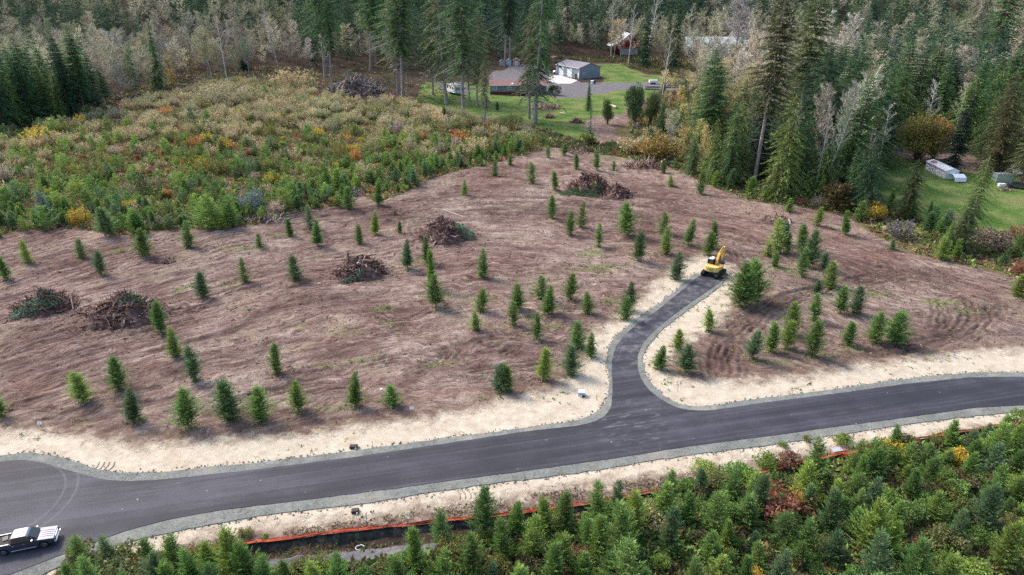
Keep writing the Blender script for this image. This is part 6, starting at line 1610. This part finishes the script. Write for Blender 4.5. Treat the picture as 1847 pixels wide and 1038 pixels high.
pile(226, 572, 5.6, 4.6, 2.6, "largest brown slash pile with roots and two green boughs", 2, nst=620, pale=.16, boughs=[(1.5, .9, 1.7, .9, .6, -.35, CGN), (.9, -.7, 1.1, .6, .4, .2, CB)])
pile(650, 492, 4.1, 3.8, 2.5, "brown root pile with a pale rock and a green bough at its foot", 3, nst=520, pebble=True, boughs=[(-.5, -3.6, 2.6, .65, .75, .42, CB), (-3.2, .6, 1.0, .5, .5, 1.0, (.12, .16, .04)), (2.7, .6, 1.2, .5, .5, -1.0, (.10, .14, .05))])
pile(798, 428, 4.6, 4.4, 2.7, "dark root pile capped by a pale log beside green boughs", 4, nst=560, boughs=[(4.2, -.2, 1.9, 1.9, 1.3, .3, CB), (3.0, 1.4, 1.2, .9, .9, .3, CB)])
pile(1062, 342, 5.6, 5.0, 3.0, "far brown slash pile with orange torn wood and boughs", 5, nst=520, orange=True, boughs=[(-5.0, -3.4, 2.6, 1.3, .6, .1, CGN), (-1.0, -4.8, 3.0, 1.2, .6, -.2, (.10, .17, .08)), (1.4, -3.0, 1.2, 1.2, .6, 0, CGN)])
pile(1112, 352, 3.6, 3.4, 1.9, "low dark brush heap joined to the far slash pile", 6, nst=420, pale=.03, L0=1.0)
pile(640, 168, 12, 12, 4.6, "weathered grey root heap at the forest's foot", 7, col=M_BARK, nst=620, pale=.12, L0=4.5)
pile(292, 472, 2.6, 1.6, .5, "small flat scrape of earth and roots right of a field conifer", 8, nst=60, L0=.8)
pile(1302, 500, 1.3, 1.3, .5, "little heap of dug debris beside the excavator", 9, nst=60, pale=.3, L0=.9)
pile(990, 212, 2.0, 2.0, 1.0, "small root wad on the lawn under the massive trunk", 10, nst=80)
pile(1040, 222, 2.4, 2.0, 1.2, "dark stump wad on the edge of the bare brown patch", 11, nst=80)
pile(985, 196, 5.5, 4.0, .8, "pale brush and poles heaped on the lawn by the house", 12, nst=160, pale=.55, L0=2.6)
pile(1045, 275, 5, 3, .7, "brown slash strip above the field's upper edge", 13, nst=140)
pile(1170, 300, 6, 3, .8, "fallen logs and slash below the wood's left corner", 14, nst=180, pale=.3, L0=2.5)
pile(1405, 398, 3.2, 2.6, .6, "reddish scrape of earth by the wood's edge", 15, nst=30)
pile(105, 405, 3.0, 2.0, .8, "pale ashy slash at the lower left of the brushy thicket", 16, col=M_BARK, nst=160, pale=.4)
pile(290, 400, 5.0, 2.2, 1.1, "grey branch heap along the thicket's front edge", 17, col=M_BARK, nst=220, pale=.35)
pile(478, 398, 4.5, 2.4, .8, "ashy grey slash where the thicket meets the soil", 18, col=M_BARK, nst=180, pale=.5)
pile(640, 350, 2.4, 2.0, .6, "small pale slash at the thicket's corner", 19, col=M_BARK, nst=60, pale=.5)
for i, (a, b_, r_, h0, lab) in enumerate([((800, 402), (836, 408), .2, 2.6, "pale peeled log lying on top of the dark root pile"), ((1232, 298), (1205, 293), .22, .3, "pale fallen log below the dark wood corner"), ((1095, 190), (1112, 197), .5, .1, "long pale plank-like log on the lawn"), ((1010, 205), (1020, 207), .25, .2, "short grey log on the lawn")]):
    p, q = G(*a), G(*b_); b = MB(); b.cyl((0, 0, h0), (q.x - p.x, q.y - p.y, h0 * .6 + r_), r_, r_ * .8, k=9)
    tag(b.build("log", M_CHIP, None, loc=(p.x, p.y, zat(p.x, p.y) + .1), bevel=.02), lab, "log")
tyre = G(649, 984); b = MB(); bmesh.ops.create_cone  # coil of pale hose by the silt fence
pts_ = [(math.cos(t) * .42 * (1 - t * .02), math.sin(t) * .3, .03 + .01 * t) for t in np.linspace(0, 8, 26)]
v, f = tube(pts_, [.035] * 26, 5); o = link("hose", np_mesh("hose", v, f), P_PLATE, None, (tyre.x, tyre.y, zat(tyre.x, tyre.y) + .05)); tag(o, "coil of pale hose below the black silt fence", "hose")
p = G(688, 706); tag(MB().box((0, 0, .06), (.28, .2, .12), rz=.5).build("bucket_lid", P_PLATE, None, bevel=.02, loc=(p.x, p.y, zat(p.x, p.y))), "tiny white scrap lying on the soil by a small conifer", "scrap")

# ---- buildings
def siding(name, col, var=.1, rows_=5.0):
    n = N(name); co = n.n("TexCoord"); sp = n.n("SeparateXYZ", {0: (co, 3)}); w_ = n.math('FRACT', n.math('MULTIPLY', (sp, 2), rows_))
    ns = n.noise((co, 3), .8, 5)
    a = tuple(c * (1 - var) for c in col); bb = tuple(c * (1 + var) for c in col)
    c_ = n.mix(n.math('MULTIPLY', n.math('LESS_THAN', w_, .12), .35), n.ramp(ns, [(.3, a), (.7, bb)]), c4(*[c * .5 for c in col]))
    return n.pbsdf(c_, .7, w_, .3, .02)
def roofing(name, col, var=.18, rows_=3.0):
    n = N(name); co = n.n("TexCoord"); ns = n.noise((co, 3), .5, 6, .7); n2 = n.noise((co, 3), 6, 3)
    a = tuple(c * (1 - var) for c in col); bb = tuple(c * (1 + var) for c in col)
    return n.pbsdf(n.ramp(n.math('ADD', n.math('MULTIPLY', ns, .6), n.math('MULTIPLY', n2, .4)), [(.35, a), (.65, bb)]), .8, n2, .4, .03)
def building(name, A, Bp, width, wall_h, roof_h, wallmat, roofmat, lab, cat, over=.4, ridge='long', roof_th=.15, yaw=None, trim=None):
    """A -> Bp is the front wall (left to right seen from the camera); the body stands behind it"""
    A, Bp = Vector(A), Vector(Bp); d = Bp - A; L = math.hypot(d.x, d.y); hd = math.atan2(d.y, d.x) if yaw is None else yaw
    z0 = min(zat(A.x, A.y), zat(Bp.x, Bp.y)) - .1
    e = empty(name, (A.x, A.y, z0), hd); tag(e, lab, cat)
    wb = MB()
    if ridge == 'long':
        prof = [(0, 0), (width, 0), (width, wall_h), (width / 2, wall_h + roof_h), (0, wall_h)]
        A_ = [wb.bm.verts.new((0, y, z)) for y, z in prof]; B_l = [wb.bm.verts.new((L, y, z)) for y, z in prof]
    else:
        prof = [(0, 0), (L, 0), (L, wall_h), (L / 2, wall_h + roof_h), (0, wall_h)]
        A_ = [wb.bm.verts.new((x, 0, z)) for x, z in prof]; B_l = [wb.bm.verts.new((x, width, z)) for x, z in prof]
    wb.bm.faces.new(A_); wb.bm.faces.new(B_l[::-1])
    for i in range(5): wb.bm.faces.new((A_[i], B_l[i], B_l[(i + 1) % 5], A_[(i + 1) % 5]))
    wb.build("wall", wallmat, e)
    rb = MB(); s_ = roof_h / ((width if ridge == 'long' else L) / 2)
    span = width if ridge == 'long' else L
    for (y0, zz0, y1, zz1) in ((-over, wall_h - s_ * over, span / 2, wall_h + roof_h), (span / 2, wall_h + roof_h, span + over, wall_h - s_ * over)):
        def P3(u, y, z): return (u, y, z) if ridge == 'long' else (y, u, z)
        u0, u1 = -over, (L if ridge == 'long' else width) + over
        q = [P3(u0, y0, zz0 + .03), P3(u1, y0, zz0 + .03), P3(u1, y1, zz1 + .03), P3(u0, y1, zz1 + .03)]
        t = [(a, b, c + roof_th) for a, b, c in q]
        vs = [rb.bm.verts.new(v) for v in q + t]
        for f in ((3, 2, 1, 0), (4, 5, 6, 7), (0, 1, 5, 4), (1, 2, 6, 5), (2, 3, 7, 6), (3, 0, 4, 7)): rb.bm.faces.new([vs[i] for i in f])
    rb.build("roof", roofmat, e)
    if trim:
        tb = MB()
        for x in (0, L): tb.box((x, -.03, wall_h / 2), (.22, .06, wall_h))
        tb.box((L / 2, -over - .04, wall_h - s_ * over + .10), (L + 2 * over, .06, .24)); tb.build("trim", trim, e)
    return e, L
def win(e, x, y, z, w_, h_, fm=None, side=None):
    """window on the front wall (side None) or the right-hand end wall"""
    fm = fm or P_WHITE
    if side is None:
        f = MB().box((x, y - .04, z), (w_, .08, h_)).build("window", fm, e); MB().box((x, y - .09, z), (w_ * .82, .03, h_ * .8)).build("pane", P_SKYG, f)
    else:
        f = MB().box((x + .04, y, z), (.08, w_, h_)).build("window", fm, e); MB().box((x + .09, y, z), (.03, w_ * .82, h_ * .8)).build("pane", P_SKYG, f)
P_SKYG = plain("window_glass", (.16, .22, .26), .1, spec=.9, var=.2)
S_GREY = siding("grey_blue_siding", (.20, .235, .27)); S_MAROON = siding("maroon_skirting", (.16, .035, .04), rows_=3)
R_BROWN = roofing("brown_shingles", (.27, .15, .14)); R_GREY = roofing("grey_shingles", (.23, .21, .24)); P_DECK = bark_mat("deck_wood", (.20, .08, .05), (.42, .19, .12), 1.5)
# house
hA, hB = G(884, 171), G(986, 172); hB.y = hA.y + .5
e, L = building("mobile_house", hA, hB, 9.0, 4.0, 1.6, S_GREY, R_BROWN, "long low grey house with brown roof and maroon skirting", "house", .5, trim=P_WHITE)
MB().box((L / 2, -.04, .65), (L, .10, 1.3)).build("skirting", S_MAROON, e)
for x in (2.0, 8.2): win(e, x, 0, 2.7, 1.7, 1.4)
win(e, 14.2, -.25, 2.6, 3.0, 1.9); MB().box((17.6, -.06, 2.35), (1.1, .1, 2.1)).build("door", P_WHITE, e)
b = MB(); b.poly([(11.2, -2.2, 3.85), (15.2, -2.2, 4.95), (15.2, 3.2, 5.0), (11.2, -.4, 3.95)]); b.poly([(15.2, -2.2, 4.95), (19.2, -2.2, 3.85), (19.2, -.4, 3.95), (15.2, 3.2, 5.0)]); b.build("porch_roof", R_BROWN, e)
b = MB(); b.box((13.2, -2.2, 4.36), (4.2, .12, .24), ry=-.268); b.box((17.2, -2.2, 4.36), (4.2, .12, .24), ry=.268); b.box((15.2, -2.2, 4.25), (.14, .1, 1.2))
for x in (11.6, 18.8): b.box((x, -2.1, 2.3), (.15, .15, 3.2))
b.build("porch_frame", S_MAROON, e)
dk = MB().box((15.2, -1.6, 1.2), (8.4, 3.2, .15)).build("deck", P_DECK, e)
b = MB()
for i in range(12): b.box((11.2 + i * .73, -3.12, 1.75), (.08, .06, 1.0))
b.box((15.2, -3.12, 2.28), (8.4, .12, .08))
for i in range(5): b.box((11.4 + i * 1.9, -3.0, .6), (.14, .14, 1.2))
b.build("railing", P_DECK, dk)
b = MB()
for i in range(6): b.box((10.6 - i * .34, -2.4, 1.1 - i * .2), (.40, 1.4, .07))
b.box((9.7, -3.1, 1.1), (2.3, .08, .12), ry=-.53); b.build("steps", P_DECK, dk)
MB().cyl((10.2, 2.0, 4.7), (10.2, 2.0, 5.5), .16, k=8).build("vent_pipe", P_WHITE, e); MB().cyl((9.6, .4, 4.25), (9.6, .1, 4.65), .5, .5, k=12).build("satellite_dish", P_PLATE, e)
# garage
gA, gB = G(1003, 135), G(1044, 143)
wd = (G(1068, 137) - gB).length
e, L = building("garage", gA, gB, max(9.0, wd * .85), 5.2, 2.0, siding("grey_metal_siding", (.235, .27, .31), rows_=2), R_GREY, "tall grey garage with two white roll-up doors", "garage", .4, trim=P_WHITE)
for x, w_ in ((L * .24, 3.9), (L * .60, 4.0)):
    d_ = MB().box((x, -.05, 2.2), (w_, .10, 4.4)).build("garage_door", P_WHITE, e)
MB().box((L * .88, -.05, 1.2), (1.1, .1, 2.2)).build("door", P_BLACK, e); MB().box((L * .98, -.05, 2.0), (.9, .08, 2.2)).build("window", P_WHITE, e)
win(e, L, 3.0, 2.4, 1.4, 1.3, side=1)
MB().cyl((L * .2, -.3, 4.6), (L * .2, -.9, 4.6), .5, k=10).build("lamp", P_BLACK, e)
# concrete apron
ap = GW([(990, 136), (1012, 137), (1042, 146), (1030, 152), (1008, 152), (990, 146)])
sheet("concrete_apron", ap, .16, plain("pale_concrete", (.55, .52, .50), .9, var=.12, scale=.4), .1, 3, skirt=.3)
# sheds
def shed(px0, px1, py, wh, lab, wall, roof, doorc, depth=3.0, trimc=None):
    a, b_ = G(px0, py), G(px1, py)
    e, L = building("garden_shed", a, b_, depth, wh, .9, wall, roof, lab, "shed", .2, ridge='front')
    dd = MB(); dd.box((L / 2, -.04, wh * .42), (L * .42, .08, wh * .8)); dd.build("door", doorc, e)
    t = MB()
    for x in (.08, L - .08, L * .27, L * .73): t.box((x, -.06, wh / 2), (.12, .05, wh))
    t.box((L / 2, -.06, wh * .86), (L * .5, .05, .12)); t.build("trim", trimc or P_WHITE, e); return e
shed(914, 922, 119, 2.5, "light blue shed beneath the pale-trunked conifer", siding("light_blue_boards", (.30, .42, .50), rows_=3), roofing("blue_roof", (.35, .42, .48)), siding("blue_door", (.38, .48, .55), rows_=1))
shed(901, 909, 119, 2.2, "small faded blue-grey shed at the left of the shed row", siding("faded_blue_boards", (.26, .33, .38), rows_=3), roofing("grey_roof", (.3, .33, .36)), siding("grey_door", (.30, .36, .40), rows_=1))
shed(926, 937, 119, 2.8, "pink and white striped shed at the right of the shed row", siding("pink_boards", (.42, .22, .22), rows_=3), roofing("pink_roof", (.38, .28, .28)), siding("white_door", (.62, .60, .60), rows_=1))
# vehicles standing at the garage, simple bodies with wheels and glass
def car(px, py, rz, L, w_, h, col, lab, cat, pick=False, name="parked_car"):
    p = G(px, py); e = empty(name, (p.x, p.y, zat(p.x, p.y) + .08), rz); tag(e, lab, cat)
    m = plain("paint_" + lab[:6], col, .3, spec=.6, coat=.4)
    MB().prism([(-L / 2, .35), (L / 2, .35), (L / 2 - .05, .8), (L / 2 - .25, .95), (-L / 2, 1.0)], -w_ / 2, w_ / 2).build("body", m, e, bevel=.06)
    c_ = MB(); c_.prism([(-L * (.1 if pick else .38), .93), (L * .22, .93), (L * .08, h), (-L * (.06 if pick else .28), h)], -w_ * .44, w_ * .44); cb_ = c_.build("cabin", P_GLASS, e, bevel=.05)
    MB().box((L * (.01 if pick else -.10), 0, h + .012), (L * (.15 if pick else .34), w_ * .78, .03)).build("roof", m, cb_, bevel=.01)
    for sx in (-1, 1):
        for sy in (-1, 1): MB().cyl((sx * L * .31, sy * w_ * .36, .34), (sx * L * .31, sy * w_ * .51, .34), .34, k=14).build("wheel", P_BLACK, e)
        MB().box((L / 2, sx * w_ * .36, .72), (.06, .3, .14)).build("headlight", P_PLATE, e)
    return e
car(998, 128, R(100), 5.2, 2.0, 1.8, (.45, .04, .04), "red vehicle half hidden at the garage's left corner", "car")
car(1003, 133, R(40), 4.6, 1.8, 1.5, (.55, .55, .56), "pale grey car parked beside the red one", "car")
car(1837, 340, R(-28), 5.0, 1.9, 1.5, (.06, .06, .07), "dark car with white stripes at the right picture edge", "car")
p = G(1009, 135); b = MB(); bm2 = b.bm; bmesh.ops.create_icosphere(bm2, subdivisions=3, radius=1.5)
for v in bm2.verts: v.co = Vector((v.co.x * 1.2, v.co.y, max(-.2, v.co.z * .9) * (1 + .2 * float(noise2(v.co.x * 3, v.co.y * 3, 8)))))
o = b.build("tarp_covered_load", plain("dark_tarp", (.03, .045, .045), .5, var=.3), None, loc=(p.x, p.y, zat(p.x, p.y) + .5)); tag(o, "dark tarp-covered heap in front of the garage doors", "tarp heap")
p = G(1001, 113); b = MB(); b.prism([(-2.4, 2.6), (0, 3.4), (2.4, 2.6), (2.4, 2.7), (0, 3.5), (-2.4, 2.7)], -2.5, 2.5)
e = empty("red_canopy", (p.x, p.y, zat(p.x, p.y)), .4); tag(e, "faded red canopy roof behind the grey garage", "canopy"); b.build("cover", plain("faded_red", (.50, .17, .16), .7), e)
b = MB()
for sx in (-2.3, 2.3):
    for sy in (-2.4, 2.4): b.cyl((sx, sy, 0), (sx, sy, 2.7), .05, k=6)
b.build("frame", P_STEEL, e)
# travel trailer
p = G(818, 170); e = empty("travel_trailer", (p.x, p.y, zat(p.x, p.y)), R(118)); e.scale = (1.15, 1.25, 1.25); tag(e, "white travel trailer parked between tall trunks", "trailer")
MB().prism([(-4.0, .7), (3.6, .7), (4.0, 1.6), (3.8, 3.0), (3.3, 3.3), (-3.9, 3.3), (-4.0, 3.1)], -1.25, 1.25).build("body", P_WHITE, e, bevel=.08)
MB().box((-.2, 0, 3.34), (6.8, 2.2, .06)).build("roof", P_PLATE, e, bevel=.02)
for x in (-2.6, -.4, 2.2):
    for sy in (-1, 1): f = MB().box((x, sy * 1.26, 2.2), (1.1, .05, .7)).build("window", P_GLASS, e)
MB().box((-4.02, 0, 2.1), (.06, 1.7, 1.0)).build("window", P_SKYG, e); MB().box((-4.03, 0, 1.1), (.05, 2.3, .25)).build("stripe", plain("blue_stripe", (.12, .22, .34), .5), e)
for sy in (-1, 1):
    for x in (-.6, .3): MB().cyl((x, sy * 1.0, .36), (x, sy * 1.22, .36), .36, k=12).build("wheel", P_BLACK, e)
MB().box((4.7, 0, .55), (1.6, .15, .12)).build("hitch", P_STEEL, e)
# red barn and long building
bA, bB = G(1118, 100), G(1150, 99)
e, L = building("red_barn", bA, bB, 14, 7.6, 4.2, siding("red_boards", (.20, .02, .025), rows_=1), roofing("white_metal_roof", (.70, .71, .73), .06), "red barn with white roof among bare trees", "barn", .8, ridge='front')
MB().box((L / 2, -.05, 1.9), (L, .12, 3.6)).build("base", plain("grey_blocks", (.34, .33, .33), .9), e); MB().box((L * .5, -.12, 4.1), (L * 1.02, .2, .25)).build("trim", plain("rose_trim", (.5, .2, .2), .7), e)
b = MB(); b.prism([(-6.0, 5.0), (-.9, 6.9), (-.9, 7.05), (-6.0, 5.15)], -.5, 13); b.build("lean_to_roof", roofing("white_lean_to", (.7, .7, .72), .05), e)
lA, lB = G(1240, 98), G(1345, 98)
e, L = building("long_building", lA, lB, 16, 4.4, 4.5, siding("grey_lilac_wall", (.33, .32, .36), rows_=1), roofing("pale_metal_roof", (.66, .76, .80), .12), "long building with pale blue-white metal roof in the trees", "building", .8)
for i in range(7): MB().box((3 + i * L / 7.5, -.05, 1.8), (2.6, .1, 2.6)).build("bay_door", P_GREYG if i % 2 else P_BLACK, e)
wA, wB = G(1374, 206), G(1392, 208)
e, L = building("white_outbuilding", wA, wB, 9, 3.4, 1.5, siding("white_boards", (.66, .66, .66), rows_=2), roofing("pale_blue_roof", (.50, .60, .68), .08), "small white outbuilding with pale blue roof behind the great fir", "outbuilding", .4)
win(e, L * .5, 0, 1.8, 1.2, 1.0)
# white greenhouse and canopy by the green field
gA, gB = G(1668, 306), G(1703, 324)
e, L = building("white_shed", gA, gB, 3.1, 2.05, .5, siding("white_panel", (.72, .72, .75), rows_=.6), roofing("white_roof", (.74, .73, .76), .06), "long white shed with white roof beside the golden tree", "shed", .15)
MB().box((L * .2, .75, 2.52), (2.0, 1.1, .05), rx=.32).build("rusty_patch", plain("rusty_roof", (.30, .17, .17), .8), e)
MB().box((L + .04, 1.5, 1.0), (.06, 1.4, 1.9)).build("door", P_PLATE, e)
p = G(1727, 328); hd = math.atan2((gB - gA).y, (gB - gA).x)
e = empty("white_canopy", (p.x, p.y + .6, zat(p.x, p.y)), hd); tag(e, "low white tarp canopy at the end of the white shed", "canopy")
b = MB(); b.prism([(-1.7, 0.3), (-1.6, 1.35), (0, 1.7), (1.6, 1.2), (1.75, .2), (1.68, .2), (1.5, 1.1), (0, 1.6), (-1.5, 1.28), (-1.62, .3)], -1.3, 1.4); b.build("cover", plain("white_tarp", (.72, .74, .82), .6), e)
b = MB()
for sx in (-1.5, 1.5):
    for sy in (-1.2, 1.3): b.cyl((sx, sy, 0), (sx, sy, 1.12), .04, k=6)
b.build("frame", P_STEEL, e)
# corrugated shelter
p = G(1811, 329); e = empty("corrugated_shelter", (p.x, p.y, zat(p.x, p.y)), R(-4)); tag(e, "small corrugated metal shelter with ragged top edge", "shelter")
b = MB()
for i in range(13):
    x = -1.75 + i * .29; b.box((x, 0 if i % 2 else .06, 1.0 + .14 * (i % 3) * .5), (.285, .05, 2.0 + .14 * (i % 3)), ry=.0)
b.build("panel", plain("galvanised", (.42, .50, .49), .4, .3, var=.15), e)
b = MB(); b.box((-1.7, 1.2, .9), (.08, 2.4, 1.8)); b.box((1.75, 1.2, .9), (.08, 2.4, 1.8)); b.build("side_panel", plain("galvanised_side", (.35, .42, .41), .5, .3), e)
MB().box((0, 1.3, 1.86), (3.7, 2.6, .06), rx=-.08).build("roof", plain("galvanised_roof", (.38, .42, .42), .5, .3), e)
p = G(1806, 337); tag(MB().box((0, 0, .35), (1.6, .8, .7)).build("chest_freezer", P_PLATE, None, bevel=.04, loc=(p.x, p.y, zat(p.x, p.y))), "white box like a chest freezer in front of the corrugated shelter", "freezer")
pile(1816, 343, 1.9, 1.0, .5, "pinkish heap of household scrap beside the white box", 31, nst=50, pale=.6, L0=.8)
p = G(1842, 322); e = empty("dark_lean_to", (p.x, p.y, zat(p.x, p.y)), R(-25)); tag(e, "dark low lean-to roof at the right picture edge", "lean-to")
MB().box((0, 0, 1.7), (4.5, 3, .1), rx=.2).build("roof", R_GREY, e)
b = MB()
for sx in (-2, 2):
    for sy in (-1.3, 1.3): b.cyl((sx, sy, 0), (sx, sy, 1.75 + sy * .2), .06, k=6)
b.build("post", P_STEEL, e)
p = G(1697, 272); e = empty("white_roofed_hut", (p.x, p.y, zat(p.x, p.y)), .1); tag(e, "tiny white-roofed hut glimpsed behind the russet tree", "hut")
MB().box((0, 0, .9), (2.6, 2, 1.8)).build("wall", siding("hut_wall", (.5, .48, .45)), e); MB().box((0, 0, 1.9), (3.2, 2.6, .12), rx=.15).build("roof", P_PLATE, e)
# blue tarp in the trees, tanks by the drive, log stacks, trailers
p = G(1584, 112); tag(MB().prism([(-3, 0), (3, 0), (2.4, 3), (0, 4.2), (-2.4, 3)], -2.5, 2.5).build("blue_tarp_tent", plain("blue_tarp", (.09, .22, .45), .5), None, loc=(p.x, p.y, zat(p.x, p.y) + .1)), "blue tarp tent deep in the right-hand wood", "tarp tent")
for i, (px, py, lab) in enumerate([(1068, 152, "small white hutch beside the driveway"), (1072, 151, "small grey bin right of the white hutch")]):
    p = G(px, py); b = MB(); b.box((0, 0, .7), (1.1, 1.0, 1.4)); b.box((0, 0, 1.5), (1.3, 1.2, .12), rx=.15); tag(b.build(["hutch", "bin"][i], [P_WHITE, P_STEEL][i], None, bevel=.03, loc=(p.x, p.y, zat(p.x, p.y))), lab, ["hutch", "bin"][i])
def logstack(px, py, n_, L, r_, rz, lab, seed):
    p = G(px, py); r = random.Random(seed); e = empty("log_stack", (p.x, p.y, zat(p.x, p.y)), rz); tag(e, lab, "log stack")
    z = r_; k_ = n_; row = 0
    while k_ > 0:
        for i in range(k_):
            y = (i - (k_ - 1) / 2) * r_ * 2.05; MB().cyl((-L / 2 + r.uniform(-.5, .5), y, z), (L / 2 + r.uniform(-.8, .8), y + r.uniform(-.2, .2), z + r.uniform(-.05, .1)), r_, r_ * .8, k=9).build("log", M_BARK, e)
        z += r_ * 1.8; k_ -= 2; row += 1
logstack(1213, 158, 5, 9, .4, .05, "stack of grey logs right of the broken pale tree", 2)
logstack(1228, 152, 3, 8, .35, .2, "smaller log stack behind the long one", 3)
logstack(1176, 162, 4, 6, .45, -.05, "dark log stack left of the broken pale tree", 4)
p = G(1178, 152); e = empty("flatbed_trailer", (p.x, p.y, zat(p.x, p.y)), .1); tag(e, "pale cargo trailer behind the dark log stack", "trailer"); MB().box((0, 0, 1.3), (4.0, 2.0, 1.1)).build("box", P_WHITE, e, bevel=.05)
for sx in (-.6, .6): MB().cyl((sx, -1.1, .35), (sx, 1.1, .35), .35, k=12).build("wheel", P_BLACK, e)
# yard post
p = G(1048, 153); b = MB(); b.cyl((0, 0, 0), (0, 0, 6.5), .07, k=8); tag(b.build("yard_pole", P_STEEL, None, loc=(p.x, p.y, zat(p.x, p.y))), "slim grey yard pole at the garage's right corner", "pole")
p = G(18, 240); tag(MB().box((0, 0, .8), (1.0, .8, 1.7)).build("pale_stump", M_CHIP, None, bevel=.1, loc=(p.x, p.y, zat(p.x, p.y))), "pale broken stump at the foot of the far left stand", "stump")
